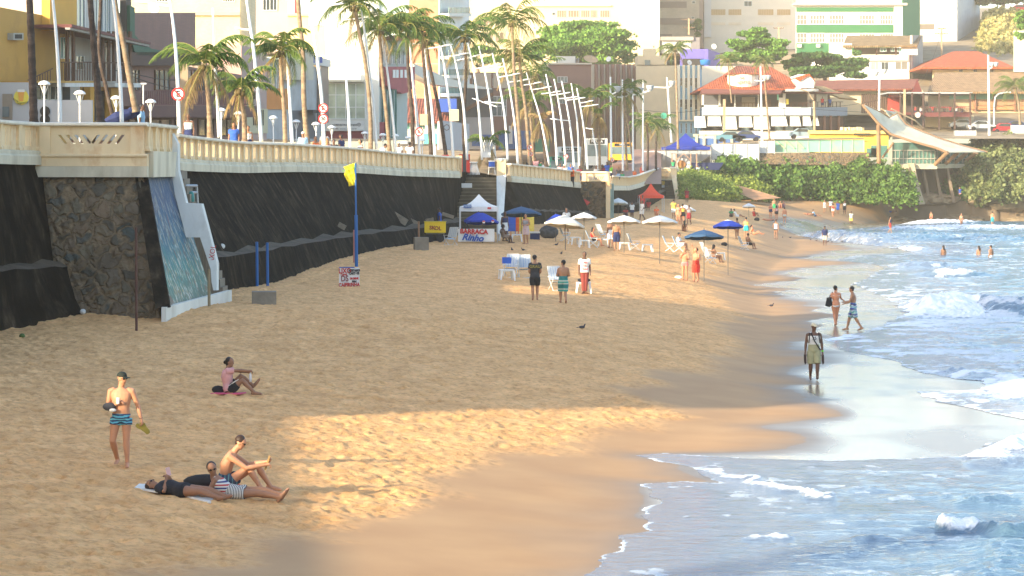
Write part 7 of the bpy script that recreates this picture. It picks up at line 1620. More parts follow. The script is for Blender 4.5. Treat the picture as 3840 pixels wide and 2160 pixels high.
mb=MB();mb.ell(wp(t,V((.20,.12,1.12))*1.03),(.13,.07,.08),n=12,m=7);o=solo(mb,'rolled_shirt',cl('black white print',(.05,.05,.06)),'black and white shirt bundled under the arm of the man in the cap','shirt',smooth=True)
mb=MB();mb.ell(wp(t,V((.13,.17,1.06))*1.03),(.07,.05,.035),n=10,m=6);solo(mb,'cloth_fold',C_WH,'white fold of cloth hanging from the bundled shirt','cloth',smooth=True)
hnd=wp(t,V((-.385,.03,.76))*1.03)
for k in range(2):
 mb=MB();c=hnd+V((.0+.05*k,.02*k,-.04));M=Matrix.Rotation(.5+.5*k,3,'Y');rings=[]
 for u_,w_ in((-.13,.03),(-.08,.045),(0,.038),(.08,.05),(.13,.03)):rings.append([c+M@V((u_,b,a*w_))for a,b in((-1,-.01),(1,-.01),(1,.01),(-1,.01))])
 mb.loft(rings);solo(mb,'flip_flop',cl('olive yellow',(.34,.27,.05)),'olive sandal held by the man in the black cap, '+('left' if k==0 else 'right')+' one','sandal','pair of olive sandals')
mb=MB();w_=wp(t,V((-.36,.02,.90))*1.03);mb.tube([w_+V((-.035,0,0)),w_+V((0,-.035,0)),w_+V((.035,0,.005)),w_+V((0,.035,0)),w_+V((-.035,0,0))],.007,5);solo(mb,'bracelet',M_SB,'thin black bracelet on the wrist of the man in the black cap','bracelet')
g=G(858,1478)
PW=dict(pel=(0,0,.12),chest=(0,-.05,.45),neck=(0,-.03,.66),head=(0,.03,.81),look=(.25,1,-.05),shR=(.15,-.02,.60),shL=(-.15,-.02,.60),elR=(.10,.28,.62),wrR=(.05,.50,.60),elL=(-.14,.22,.58),wrL=(-.05,.46,.56),hipR=(.10,.03,.11),hipL=(-.10,.03,.11),knR=(.14,.36,.36),anR=(.12,.66,.06),toR=(.13,.83,.02),knL=(-.08,.30,.46),anL=(-.16,.62,.20),toL=(-.16,.76,.36))
t,j,hm=person('woman in a pale pink t-shirt and black shorts sitting on the sand, knees up',g,'sit',PW,'brown',1.66,-90,[('tshirt',C_PK,.55),('shorts',C_BK,.62)],'bun','black',True,.0105,grip=(.8,.6))
mb=MB();c=wp(t,V((0,.55,.52))*.95);mb.lathe([(.030,-.20),(.033,-.12),(.030,-.02),(.012,.03),(.012,.06)],c,10);solo(mb,'water_bottle',mat('clear plastic',(.62,.62,.66),.2,.1),'pale plastic bottle in the hand of the woman in pink','bottle',smooth=True)
mb=MB();b=V(g);mb.prism([b+V((-.42,-.25,.02)),b+V((.30,-.32,.02)),b+V((.42,.05,.02)),b+V((-.25,.12,.02))],V((0,0,.025)));solo(mb,'beach_towel',cl('hot pink',(.66,.10,.20)),'bright pink towel under the woman in the pink shirt','towel')
mb=MB();mb.ell(b+V((-.26,.02,.11)),(.16,.10,.10),n=12,m=7);solo(mb,'black_bag',C_BK,'small black bag behind the back of the woman in pink','bag',smooth=True)
mb=MB()
for s in(0,1):p=[V((.11,.04,.20)),V((.15,.16,.29)),V((.17,.26,.36))];mb.tube([wp(t,q+V((.06+.0*s,-.06*s,.02-.03*s)))for q in p],.008,5)
solo(mb,'shorts_piping',C_WH,'white piping stripes on the black shorts of the woman in pink','trim')
g=G(690,1862)
LW=dict(pel=(0,0,.11),chest=(0,-.32,.15),neck=(0,-.53,.16),head=(0,-.70,.17),look=(.15,.25,1),shR=(.16,-.46,.15),shL=(-.16,-.46,.15),elR=(.24,-.28,.10),wrR=(.10,-.33,.28),elL=(-.20,-.26,.12),wrL=(-.02,-.30,.30),hipR=(.09,.03,.11),hipL=(-.09,.03,.11),knR=(.10,.44,.13),anR=(.11,.82,.04),toR=(.12,.92,.04),knL=(-.10,.45,.14),anL=(-.10,.84,.04),toL=(-.12,.94,.05))
t,j,hm=person('woman lying on her back in a black top reading a phone, dark sunglasses',g+V((.0,0,.0)),'lie',LW,'brown',1.68,-116,[('tshirt',cl('black jersey',(.022,.022,.028)),.9),('trunks',C_BK,.2)],'tail','brown',True,.0105,shades=True,grip=(.9,.9))
c=wp(t,V((.03,-.31,.43)));mb=MB();mb.box(c,(.075,.012,.15),M=Matrix.Rotation(-.25,3,'Y'));solo(mb,'phone',mat('pink phone case',(.62,.42,.46),.4),'pale pink phone held up by the lying woman','phone')
def towel(label,px,m,nm='beach_towel',h=.03):
 mb=MB();P=[G(x,y)+V((0,0,.012))for x,y in px];mb.prism(P,V((0,0,h)));return solo(mb,nm,m,label,'towel')
towel('white towel under the head and shoulders of the lying woman',[(505,1836),(590,1852),(640,1835),(560,1818),(530,1815)],C_WH)
towel('white fringed towel edge under the thighs of the lying woman',[(700,1868),(790,1892),(800,1880),(775,1860),(720,1850)],C_WH)
towel('bright red towel behind the reclining woman',[(680,1820),(860,1868),(960,1850),(840,1800),(720,1800)],C_RD)
mb=MB();c=G(770,1838);mb.ell(c+V((0,.1,.14)),(.42,.16,.14),n=14,m=8);solo(mb,'black_beach_bag',C_BK,'black soft bag lying between the two women','bag',smooth=True)
mb=MB();c=G(808,1858);mb.lathe([(.030,0),(.033,.10),(.030,.15),(.014,.19),(.014,.22)],c,10);solo(mb,'water_bottle',mat('blue bottle',(.10,.30,.50),.2),'small blue water bottle beside the reclining woman','bottle',smooth=True)
g=G(880,1872)
M_STRP=stripes('thin black and white stripes',[(.62,.60,.56),(.03,.03,.04)],34.,1)
RW=dict(pel=(0,0,.12),chest=(0,-.27,.25),neck=(.0,-.40,.42),head=(.03,-.43,.57),look=(.95,.35,-.15),shR=(.15,-.34,.37),shL=(-.15,-.34,.37),elR=(.20,-.48,.14),wrR=(.22,-.28,.05),elL=(-.22,-.46,.16),wrL=(-.18,-.30,.05),hipR=(.09,.03,.12),hipL=(-.09,.03,.12),knR=(.10,.46,.13),anR=(.09,.88,.06),toR=(.08,.98,.16),knL=(-.04,.50,.18),anL=(.0,.92,.09),toL=(.0,1.02,.20))
t,j,hm=person('woman in round sunglasses reclining in a striped top and black and white striped shorts',g,'sit',RW,'brown',1.64,-96,[('tank',stripes('navy red white stripes',[(.60,.58,.55),(.45,.05,.05),(.60,.58,.55),(.03,.04,.16)],9.,2)),('shorts',M_STRP,.42)],'bun','black',True,.0105,shades=True)
g=G(838,1842)
SM=dict(pel=(0,0,.12),chest=(0,.06,.46),neck=(0,.17,.68),head=(0,.29,.83),look=(.1,1,-.45),shR=(.18,.12,.62),shL=(-.18,.12,.62),elR=(.20,.42,.42),wrR=(.08,.72,.46),elL=(-.14,.42,.44),wrL=(-.04,.72,.50),hipR=(.10,.03,.12),hipL=(-.10,.03,.12),knR=(.12,.44,.42),anR=(.13,.66,.07),toR=(.13,.82,.02),knL=(-.10,.56,.44),anL=(-.10,.80,.07),toL=(-.10,.96,.02))
t,j,hm=person('shirtless young man with dark hair sitting knees up, dusting a sandal',g,'sit',SM,'fair',1.84,-90,[('shorts',stripes('navy teal plaid',[(.03,.05,.09),(.03,.05,.09),(.08,.20,.22),(.03,.05,.09)],14.,1),.40)],'short','brown',False,.0105,shades=True,grip=(.9,.9))
c=wp(t,V((.02,.80,.52)));M=Matrix.Rotation(-1.25,3,'Y');mb=MB();rings=[]
for u_,w_ in((-.14,.032),(-.08,.045),(0,.038),(.09,.05),(.14,.03)):rings.append([c+M@V((u_,a*w_,b))for a,b in((-1,-.014),(1,-.014),(1,.014),(-1,.014))])
mb.loft(rings);solo(mb,'sandal',cl('tan sandal',(.40,.24,.09)),'tan soled sandal held up by the seated young man','sandal')
g=G(3052,1426)
t,j,hm=person('bearded man in a white printed vest, khaki shorts and cream cap walking towards the camera',g,'walk2',dict(shR=(.185,0,1.41),shL=(-.185,0,1.41),elR=(.245,.0,1.14),wrR=(.27,.05,.90),elL=(-.245,-.02,1.14),wrL=(-.26,.05,.88),head=(0,.03,1.65),look=(-.45,.9,-.05),knL=(-.10,.12,.50),anL=(-.09,.14,.10),toL=(-.09,.30,.10),knR=(.10,.03,.49),anR=(.09,-.16,.10),toR=(.10,.0,.035)),'dark',1.74,180,[('tank',C_WH),('shorts',C_KH,.95)],'cap',cl('cream cap',(.60,.52,.36)),vox=.0115,shades=False,grip=(.8,.8))
TXB=P_('vest print',(.06,.06,.07));fr=wp(t,V((0,.145,1.30)))
ntx('25',TXB,.13,fr+V((0,-.03,.0)),t)
mb=MB();mb.tube([wp(t,V((.10,.10,1.47))),wp(t,V((0,.165,1.22))),wp(t,V((-.20,.10,.93)))],.018,6);mb.tube([wp(t,V((.14,.10,1.46))),wp(t,V((.17,.14,1.15)))],.016,6);mb.tube([wp(t,V((-.14,.10,1.46))),wp(t,V((-.17,.14,1.15)))],.016,6)
solo(mb,'shoulder_strap',C_BK,'black diagonal bag strap across the white vest','strap')
mb=MB();mb.ell(wp(t,V((0,-.17,1.2))),(.17,.09,.24),n=12,m=8);solo(mb,'backpack',C_BK,'black backpack worn by the man in the white vest','backpack',smooth=True)
for sx_,lab in((.275,'left'),(-.27,'right')):
 mb=MB();c=wp(t,V((sx_,.07,.74)));mb.prism([c+V((-.04,0,.06)),c+V((.03,0,.05)),c+V((.04,0,-.20)),c+V((.0,0,-.26)),c+V((-.03,0,-.18))],V((0,.05,0)));solo(mb,'shoe',cl('dark brown leather',(.05,.03,.025)),'dark sandal dangling from the %s hand of the man in the vest'%lab,'shoe','sandals carried by the man in the vest')
mb=MB();c=wp(t,V((-.26,.045,.905)));mb.lathe([(.036,-.02),(.038,.0),(.036,.02)],c,12);solo(mb,'wristband',cl('neon green',(.15,.75,.03)),'bright green wristband of the man in the white vest','wristband')
g=G(3134,1222)
t,j,hm=person('woman in a white bikini seen from behind with a black shoulder bag',g,'walk',dict(elR=(.24,.10,1.20),wrR=(.36,.22,1.12),look=(.5,.85,0),knL=(-.05,.02,.49),anL=(-.03,-.12,.10),toL=(-.03,.04,.035),knR=(.05,.08,.50),anR=(.03,.10,.09),toR=(.03,.26,.05)),'red',1.66,0,[('bikini',C_WH)],'short','black',True,.0125)
mb=MB();c=wp(t,V((-.27,-.03,1.0)));mb.prism([c+V((-.10,-.05,.18)),c+V((.08,-.05,.20)),c+V((.12,-.05,-.12)),c+V((.0,-.05,-.22)),c+V((-.17,-.05,-.16))],V((0,.12,0)));mb.bar(c+V((-.02,0,.18)),wp(t,V((-.13,0,1.42))),.025);solo(mb,'shoulder_bag',C_BK,'black shoulder bag of the woman in the white bikini','bag')
mb=MB();mb.bar(wp(t,V((-.15,-.10,1.27))),wp(t,V((.15,-.10,1.27))),.012);solo(mb,'bikini_string',C_WH,'thin bikini string across the back of the woman','string')
g=G(3200,1240)
t,j,hm=person('shirtless bearded man in blue and green board shorts striding beside the woman',g,'walk',dict(pel=(0,0,.92),neck=(0,.03,1.46),head=(0,.07,1.62),look=(.2,1,0),elR=(.18,.12,1.14),wrR=(.05,.36,1.12),elL=(-.20,.12,1.14),wrL=(-.08,.34,1.06),knR=(.09,.16,.50),anR=(.09,.26,.08),toR=(.10,.42,.04),knL=(-.09,-.10,.50),anL=(-.09,-.34,.12),toL=(-.10,-.20,.035)),'tan',1.80,75,[('shorts',stripes('board short print',[(.03,.06,.30),(.40,.55,.50),(.02,.25,.22),(.45,.50,.60),(.02,.03,.08)],5.,2,noise=1.2),.95)],'short','black',False,.0125)
g=G(2006,1127)
t,j,hm=person('man in a black printed t-shirt and black shorts with his back to the camera',g,'walk',dict(look=(.5,.85,-.2),wrR=(.12,.20,1.0),wrL=(-.10,.2,1.0),anL=(-.08,-.08,.10),toL=(-.09,.08,.03),anR=(.09,.05,.09),toR=(.1,.2,.04)),'tan',1.76,0,[('tshirt',cl('faded black',(.035,.036,.042)),.6),('shorts',C_BK,.75)],'short','black',False,.013)
ntx('GRAU',P_('faded yellow print',(.30,.25,.05)),.16,g+V((0,-.19,1.33)),t)
g=G(2112,1138)
person('shirtless man in teal striped shorts with his back to the camera',g,'walk2',dict(look=(-.5,.85,-.1),elR=(.25,.02,1.14),wrR=(.12,.24,1.1),elL=(-.25,.02,1.14),wrL=(-.12,.24,1.1)),'tan',1.68,5,[('shorts',stripes('teal stripes',[(.02,.16,.16),(.02,.16,.16),(.40,.48,.42),(.03,.30,.26),(.40,.48,.42),(.02,.20,.19)],3.1,2),1.0)],'short','black',False,.013)
g=G(2192,1103)
t,j,hm=person('young man in a white printed t-shirt and maroon trousers facing the camera',g,'stand',dict(knR=(.05,.02,.49),knL=(-.05,.02,.49),anR=(.04,0,.08),anL=(-.04,0,.08),hipR=(.07,0,.9),hipL=(-.07,0,.9)),'dark',1.78,185,[('pants',cl('brick red trousers',(.24,.05,.04)),1.85),('tshirt',C_WH,.6)],'buzz','black',False,.013)
RT=P_('red shirt print',(.50,.06,.06))
for s_,z_,k_ in(('1985',1.34,.11),('NY',1.2,.11),('VENICE',1.07,.08)):ntx(s_,RT,k_,g+V((.01,-.19,z_)),t)
g=G(2568,1052);person('sunlit man in pink striped swim trunks holding a phone to his face',g,'stand',dict(elR=(.24,.06,1.2),wrR=(.06,.18,1.46),elL=(-.24,.05,1.14),wrL=(-.18,.24,1.16)),'red',1.70,165,[('trunks',stripes('pink trunks',[(.62,.30,.28),(.62,.10,.10)],12.,2),.3)],'buzz','black',False,.015)
g=G(2610,1058);person('sunlit man in long red shorts with one arm raised',g,'stand',dict(elR=(.12,.05,1.62),wrR=(.16,.12,1.84),shR=(.16,0,1.46),elL=(-.24,.1,1.16),wrL=(-.28,.3,1.16),look=(.6,.8,.3)),'red',1.78,160,[('shorts',cl('bright red',(.72,.05,.03)),1.0)],'short','brown',False,.015)
GP='people further along the beach'
S_=lambda m,l=.7:('shorts',m,l);T_=lambda m,l=.55:('tshirt',m,l)
FAR=[('shirtless man in dark shorts standing with his back turned by the white parasol pole',2312,940,1.76,5,'stand','tan',[S_(C_NV,.9)],'short'),('man in white patterned shorts and headscarf half hidden behind the man in dark shorts',2290,930,1.74,20,'stand','brown',[S_(C_WH,.9)],'short'),('woman in a red top sitting on a striped chair beside a small white table',2228,922,1.62,-95,'chair','red',[('tank',C_RD),S_(C_BK,.3)],'long'),('man in a grey vest and plaid shorts standing beside the yellow chairs',1972,916,1.78,150,'hands_front','tan',[('tank',C_GR),S_(cl('plaid pink',(.50,.38,.40)),.85)],'short'),('tall dark man in shade beside the blue parasol of the vendor tent',1893,905,1.78,-150,'stand','dark',[('tank',C_NV),S_(C_WH,.7)],'short'),('person in a blotchy brown dress bending beside the white stools',1890,912,1.60,-60,'chair','dark',[('dress',cl('brown print',(.22,.17,.14)))],'bun'),('man in a turquoise shirt with a towel behind the cream parasol',2124,880,1.75,180,'stand','brown',[T_(C_WH),S_(C_TQ,.9)],'short'),('man in a turquoise vest sitting behind the yellow drinks cart',1582,892,1.75,-90,'stand','dark',[T_(C_TQ),S_(C_BK,.9)],'short'),('man in orange and a pink cap behind the yellow drinks cart',1596,886,1.78,-90,'stand','dark',[T_(C_OR),S_(C_BK,.9)],'short'),('man in a blue t-shirt right of the yellow drinks cart',1648,884,1.74,90,'stand','dark',[T_(C_BL),S_(C_NV,.9)],'short'),('person in lime green standing at the far bay wall',2262,812,1.74,0,'stand','dark',[T_(C_GN,.9),S_(C_WH,.6)],'short'),('person in pale green standing left of the lime green one',2246,805,1.66,0,'stand','dark',[T_(C_PG,.9),S_(C_PG,.6)],'short'),('child in a white shirt near the small pink white parasol',2370,818,1.35,180,'stand','dark',[T_(C_WH),S_(C_NV,.7)],'short'),('small person in red sitting under the pink white parasol',2346,812,1.5,180,'sit','dark',[T_(C_RD),S_(C_NV,.7)],'short'),('woman in a long white shirt near the red canopy',2408,826,1.62,120,'walk','dark',[T_(C_WH,.9),('shorts',C_WH,.9)],'bun'),('man in a red shirt under the red canopy tent',2410,800,1.72,180,'stand','dark',[T_(C_RD,.9),S_(C_MR,.9)],'short'),('lifeguard in red sitting under the red canopy',2432,790,1.70,170,'chair','dark',[T_(C_RD,.9),S_(C_RD,.9)],'short'),('person in orange crouching right of the red canopy',2462,808,1.6,180,'sit','red',[T_(C_OR,.9)],'short'),('man in a yellow shirt beside the woman in a pink bikini',2526,820,1.70,10,'stand','tan',[T_(C_YL),S_(C_WH,.8)],'short'),('woman in a pink bikini beside the white parasol in sun',2544,840,1.66,170,'stand','red',[('bikini',C_PK),('top',C_PK)],'long'),('person in a yellow top and black shorts seen from behind in sun',2560,842,1.68,0,'hand_hip','red',[('tank',C_YL),S_(C_BK,.45)],'short'),('person in a grey vest and maroon skirt right of the sunlit pair',2584,843,1.62,150,'walk','dark',[('tank',C_GR),S_(C_MR,.9)],'short'),('dark haired woman sitting on the sand left of the blue parasol',2566,868,1.62,0,'sit_back','brown',[('bikini',C_BK),('top',C_BK)],'long'),('person in a white shirt sitting in a white chair behind the sunlit men',2550,940,1.68,-110,'chair','brown',[T_(C_WH,.9),S_(C_WH,.8)],'short'),('woman sitting in a blue chair with her dark hair tied back',2680,985,1.64,-60,'chair','brown',[('bikini',C_BK),('top',C_BK)],'long'),('man crouching forward on a striped chair beneath the blue parasol',2808,935,1.74,-60,'chair','brown',[S_(C_BK,.4)],'short'),('woman in a grey blue swimsuit standing right of the bright blue parasol',2764,898,1.68,30,'stand','brown',[('swimsuit',cl('slate swimsuit',(.12,.15,.25)))],'short'),('man in a lime vest and turquoise shorts with his back to us',2798,896,1.76,0,'stand','tan',[('tank',cl('lime vest',(.50,.70,.16))),S_(C_TQ,.6)],'short'),('woman in an orange bikini sitting on the sand near the pigeons',2828,880,1.62,-90,'sit_back','red',[('bikini',C_OR),('top',C_OR)],'bun'),('man in a cap and vest with hand on hip and black trunks',2910,898,1.76,150,'hand_hip','brown',[('tank',cl('white navy vest',(.35,.36,.42))),('trunks',C_BK,.25)],'cap'),('vendor in a dark shirt carrying goods, red cap, at the waterline',3093,922,1.74,180,'stand','dark',[T_(C_NV,.9),S_(cl('pale print',(.45,.44,.38)),.9)],'cap'),('surfer in a grey vest carrying a dark board by the shallow pool',3192,845,1.72,170,'walk','dark',[T_(cl('pale vest',(.55,.57,.50)),.4),S_(C_YL,.9)],'short'),('man in a blue rash vest and red shorts wading at the shore',3338,874,1.74,-120,'walk','tan',[('tank',C_NV),S_(C_RD,.8)],'short'),('child wading alone in the far shallows',3492,836,1.45,150,'stand','tan',[('trunks',C_RD,.3)],'short'),('woman in a white bikini wading by the far breakers',3605,852,1.62,180,'walk','fair',[('bikini',C_WH),('top',C_WH)],'long'),('man in green shorts wading away by the far breakers',3722,848,1.76,0,'walk','fair',[S_(C_TQ,.9)],'short'),('woman with long dark hair standing waist deep, leftmost of the bathers',3538,995,1.66,20,'stand','tan',[('bikini',C_BK)],'long'),('woman with raised arms standing waist deep beside a man',3671,995,1.62,20,'arms_up','tan',[('bikini',C_WH)],'long'),('man standing waist deep at the right of the bathers',3716,1000,1.76,40,'stand','tan',[('trunks',C_WH,.3)],'short'),('woman in a pink and navy bikini in the far group',2890,818,1.64,170,'hands_front','red',[S_(C_NV,.4),('top',C_NV)],'long'),('woman in black shorts standing at the front of the far group',2912,825,1.62,20,'stand','red',[S_(C_BK,.4),('tank',C_PK)],'long'),('shirtless man in green shorts at the back of the far group',2903,800,1.74,180,'stand','tan',[S_(C_GE,.8)],'short'),('man in pale trunks standing alone right of the far group',2942,838,1.76,0,'stand','red',[('trunks',cl('pale trunks',(.50,.55,.50)),.3)],'buzz'),('person in blue shorts sitting behind the far group',2938,780,1.7,180,'sit','red',[S_(C_BL,.9)],'short'),('shirtless person sitting behind the far group, on the left',2926,781,1.7,180,'sit','tan',[S_(C_MR,.9)],'short'),('person in red sitting under the white parasol in the distance',2828,812,1.66,-60,'sit','tan',[('tank',C_RD),('trunks',C_RD,.3)],'short'),('person in dark green sitting left of the lying man',2742,814,1.66,180,'sit','dark',[T_(C_GE),S_(C_BK,.5)],'short'),('man in white shirt and shorts lying back beside a friend',2762,815,1.72,-95,'sit_back','tan',[T_(C_WH),S_(C_WH,.6)],'short'),('woman in a pink bikini lying by the black bag',2878,828,1.62,90,'lie','red',[('bikini',C_PK),('top',C_PK)],'long'),('person in blue sitting on the far sand near the white clad group',3056,812,1.66,-90,'sit_back','brown',[T_(C_LB),S_(C_NV,.4)],'short'),('person lying flat left of the seated person in blue',3030,806,1.6,90,'lie','tan',[('trunks',C_MR,.3)],'short'),('woman wrapped in a long white cloth in the far group',3092,798,1.64,180,'stand','tan',[('dress',C_WH)],'short'),('man in a white shirt walking beside the wrapped woman',3115,798,1.74,180,'walk','dark',[T_(C_WH),('trunks',C_RD,.3)],'short'),('woman in white shorts walking in front of the far group',3124,813,1.62,0,'walk','red',[S_(C_WH,.3),('tank',C_RD)],'short'),('person holding up a blue sarong in the far group',3142,805,1.70,180,'arms_up','tan',[S_(C_BL,.7),T_(C_BL,.9)],'short'),('man in a white vest and black shorts standing at the right of the far group',3167,804,1.76,180,'stand','dark',[('tank',C_WH),S_(C_BK,.8)],'short'),('sunbather in blue lying below the thicket',3340,796,1.68,90,'lie','brown',[S_(C_BL,.6)],'short'),('person in maroon sitting at the foot of the thicket',2926,742,1.7,180,'sit','dark',[T_(C_MR,.9),S_(C_MR,.9)],'cap'),('person in white leaning beside the one in maroon under the thicket',2912,745,1.7,0,'stand','tan',[T_(C_WH),S_(C_WH,.5)],'short'),('girl in a red dress walking along the sandy path',2726,752,1.35,-150,'walk','dark',[('dress',cl('coral dress',(.66,.12,.10)))],'bun'),('woman in maroon standing in the shade by the grass bank',2576,760,1.66,180,'stand','dark',[T_(C_MR,.9),S_(C_RD,.8)],'bun'),('woman in blue top and pink shorts standing under the canopy building',3599,762,1.62,180,'stand','tan',[T_(C_BL),S_(C_PK,.4)],'long'),('person sitting in the shade under the canopy building',3535,760,1.7,-90,'sit','dark',[S_(C_NV,.7)],'short'),]
for lab,x,y,H,fc,pose,sk,wear,hair in FAR:
 g=G(x,y);D=g.y
 if 'waist deep' in lab:g=W(x,y,F*(CZ+.85)/(y+25-HZ));D=g.y;g=V(((x-CX)/F*(F*CZ/(y-35-HZ)),F*CZ/(y-35-HZ),-.85));D=g.y
 person(lab,g,pose,None,sk,H,fc,wear,hair,'black','woman' in lab or 'girl' in lab,.020 if D<160 else.026 if D<230 else.034,GP)
UP=[('dark man in a pale tank top behind the balustrade right of the first sign',707,437,110,1.80,170,'stand','dark',[('tank',cl('pale aqua',(.50,.62,.62)))],'buzz'),('man in a blue shirt walking behind the balustrade',877,470,118,1.76,180,'stand','brown',[T_(C_BL)],'short'),('young woman in a white tank top behind the balustrade',930,482,118,1.64,180,'stand','tan',[('tank',C_WH)],'tail'),('man in a white cap and pale blue shirt behind the balustrade',1136,503,130,1.72,180,'stand','brown',[T_(C_LB,.9)],'cap'),('woman in an orange top with long hair behind the balustrade',1183,520,132,1.62,170,'stand','tan',[('tank',C_OR)],'long'),('man in a dark grey t-shirt right of the twenty sign',1217,500,138,1.76,0,'stand','tan',[T_(C_GR)],'short'),('fair haired woman in a pink patterned top seen from behind',1226,527,132,1.62,30,'stand','fair',[('tank',C_PK)],'long'),('person in black with dark hair behind the balustrade',1252,532,133,1.6,180,'stand','dark',[T_(C_BK)],'short'),('man in a navy t-shirt with a red stripe facing left',1280,514,136,1.76,60,'stand','brown',[T_(C_NV)],'buzz'),('woman in sunglasses and a black and white striped top',1351,532,146,1.64,120,'stand','fair',[T_(stripes('wide black white stripes',[(.62,.60,.56),(.03,.03,.05)],8.,2),.4)],'bun'),('heavy man in a white t-shirt bending over the balustrade',1425,538,148,1.72,-90,'stand','brown',[T_(C_WH,.6)],'short'),('man in a plain white t-shirt with a black cap behind the balustrade',1495,540,150,1.72,0,'stand','dark',[T_(C_WH,.6)],'cap'),('man in a white t-shirt with a blue back print behind the balustrade',1536,540,150,1.76,0,'stand','dark',[T_(C_WH,.6)],'short'),('person in a red t-shirt at the end of the long balustrade',1670,572,168,1.64,180,'stand','dark',[T_(C_RD,.6)],'short'),('vendor with navy folded parasols on his shoulder behind the lookout parapet',530,402,96,1.80,-90,'stand','dark',[T_(C_LB)],'buzz'),('person in a pink shirt leaning on the wall near the stair head',2008,596,200,1.72,180,'stand','dark',[T_(C_PK)],'short'),('person in black and orange left of the leaning couple',1983,602,200,1.70,180,'stand','brown',[T_(C_BK)],'short'),('person in green behind the second balustrade',2020,606,200,1.6,180,'stand','brown',[T_(C_GE)],'short'),('person in a white shirt behind the second balustrade',2030,612,201,1.55,180,'stand','tan',[T_(C_WH)],'short'),('man in a pink shirt behind the second balustrade',2101,618,206,1.70,180,'stand','dark',[T_(C_PK)],'short'),('woman in a white cap and shirt behind the second balustrade',2116,622,207,1.62,180,'stand','brown',[T_(C_WH)],'cap'),('person in blue behind the second balustrade',2140,620,209,1.62,180,'stand','brown',[T_(C_BL)],'short'),('dark man leaning on the far lookout parapet, leftmost',2173,628,216,1.7,180,'stand','dark',[T_(C_MR)],'short'),('man in a grey shirt leaning on the far lookout parapet',2237,626,217,1.72,180,'stand','dark',[T_(C_GR)],'short'),('dark man in maroon at the far lookout parapet',2259,622,217,1.74,180,'stand','dark',[T_(C_MR)],'short'),('woman in a royal blue dress at the far lookout parapet',2276,612,219,1.74,180,'stand','dark',[T_(C_BL,.9)],'short'),('child in lime green behind the far parapet',2289,622,222,1.5,180,'stand','brown',[T_(C_GN)],'short'),('person in orange standing behind the curving balustrade',2380,640,270,1.3,180,'stand','red',[T_(C_OR)],'short'),('person in green behind the curving balustrade',2334,648,262,1.4,180,'stand','brown',[T_(C_GE)],'short'),('woman in a coral dress walking on the brick slope',2406,620,290,1.66,0,'stand','red',[('dress',cl('coral dress',(.66,.12,.10)))],'cap'),('person in green seated on the pier of the far stairs',2524,604,314,1.5,180,'stand','dark',[T_(C_GE)],'short'),('man in a white cap and blue shorts on the grass bank',2583,615,322,1.74,0,'stand','tan',[T_(C_WH),S_(C_TQ,.7)],'cap'),('man in a white shirt and dark trousers on the grass bank',2618,623,322,1.76,20,'stand','tan',[T_(C_WH,.9),('pants',C_NV)],'short'),('person in a white shirt on the roof of the beige block',2452,175,386,1.72,90,'stand','dark',[T_(C_WH),('pants',C_BK)],'short'),('man in yellow and white descending the far stairs',2486,674,316,1.62,180,'stand','dark',[T_(C_YL,.9),S_(C_WH,.8)],'short'),('person in a white shirt walking by the parked cars',3638,465,360,1.74,180,'stand','dark',[T_(C_WH),S_(C_NV,.8)],'short'),('person in red sitting on the restaurant side terrace',3084,366,360,1.7,180,'stand','brown',[T_(C_RD)],'short'),('person in blue standing on the restaurant side terrace',3112,368,362,1.7,180,'stand','dark',[T_(C_BL)],'short'),]
for i in range(9):UP.append(('diner in %s on the dark terrace, number %s from the left'%(['red','white','black'][i%3],['one','two','three','four','five','six','seven','eight','nine'][i]),3432+i*22,400+(i%3)*2,366,1.3,150+i*30,'stand',['brown','dark'][i%2],[T_([C_RD,C_WH,C_BK][i%3])],'short'))
for lab,x,y,D,H,fc,pose,sk,wear,hair in UP:
 if x<2540 and D<330:D=max(D,wall_d(x)+2)
 p=W(x,y,D);p.z-=1.635*H/1.75
 if not any(w[0]in('shorts','pants','dress')for w in wear):wear=list(wear)+[S_(C_NV,.9)]
 hc='blond' if 'fair haired' in lab else(C_WH if hair=='cap' and 'white' in lab else C_BK if hair=='cap' else 'black')
 J=None
 if 'folded parasols' in lab:J=dict(elL=(-.26,.1,1.5),wrL=(-.12,.05,1.66),head=(0,.04,1.63))
 if 'bending over' in lab:J=dict(chest=(0,.12,1.24),neck=(0,.22,1.40),head=(0,.34,1.50),shR=(.19,.2,1.34),shL=(-.19,.2,1.34),elR=(.22,.36,1.1),elL=(-.22,.36,1.1),wrR=(.1,.55,1.05),wrL=(-.1,.55,1.05))
 person(lab,p,pose,J,sk,H,fc,wear,hair,hc,'oman' in lab,.018 if D<150 else.024 if D<230 else.034,'people on the promenade and terraces')
p=W(2147,702,210);person('man in an orange shirt and dark trousers standing on the ledge outside the balustrade',p,'stand',dict(elL=(-.2,.1,1.2),wrL=(-.1,.3,1.1)),'dark',1.66,120,[T_(C_OR,.8),('pants',C_BK)],'cap',C_BL,False,.024,'people on the promenade and terraces')
p=W(2320,656,247.6);person('youth in jeans sitting on the curving balustrade with legs hanging down',p,'sit_edge',None,'dark',1.7,175,[T_(C_BK),('pants',cl('jeans',(.08,.13,.22)))],'short','black',False,.026,'people on the promenade and terraces')
M_PLA=mat('white plastic',(.70,.70,.68),.45,.05,2);M_ALU=mat('white tube frame',(.62,.63,.63),.4,.05)
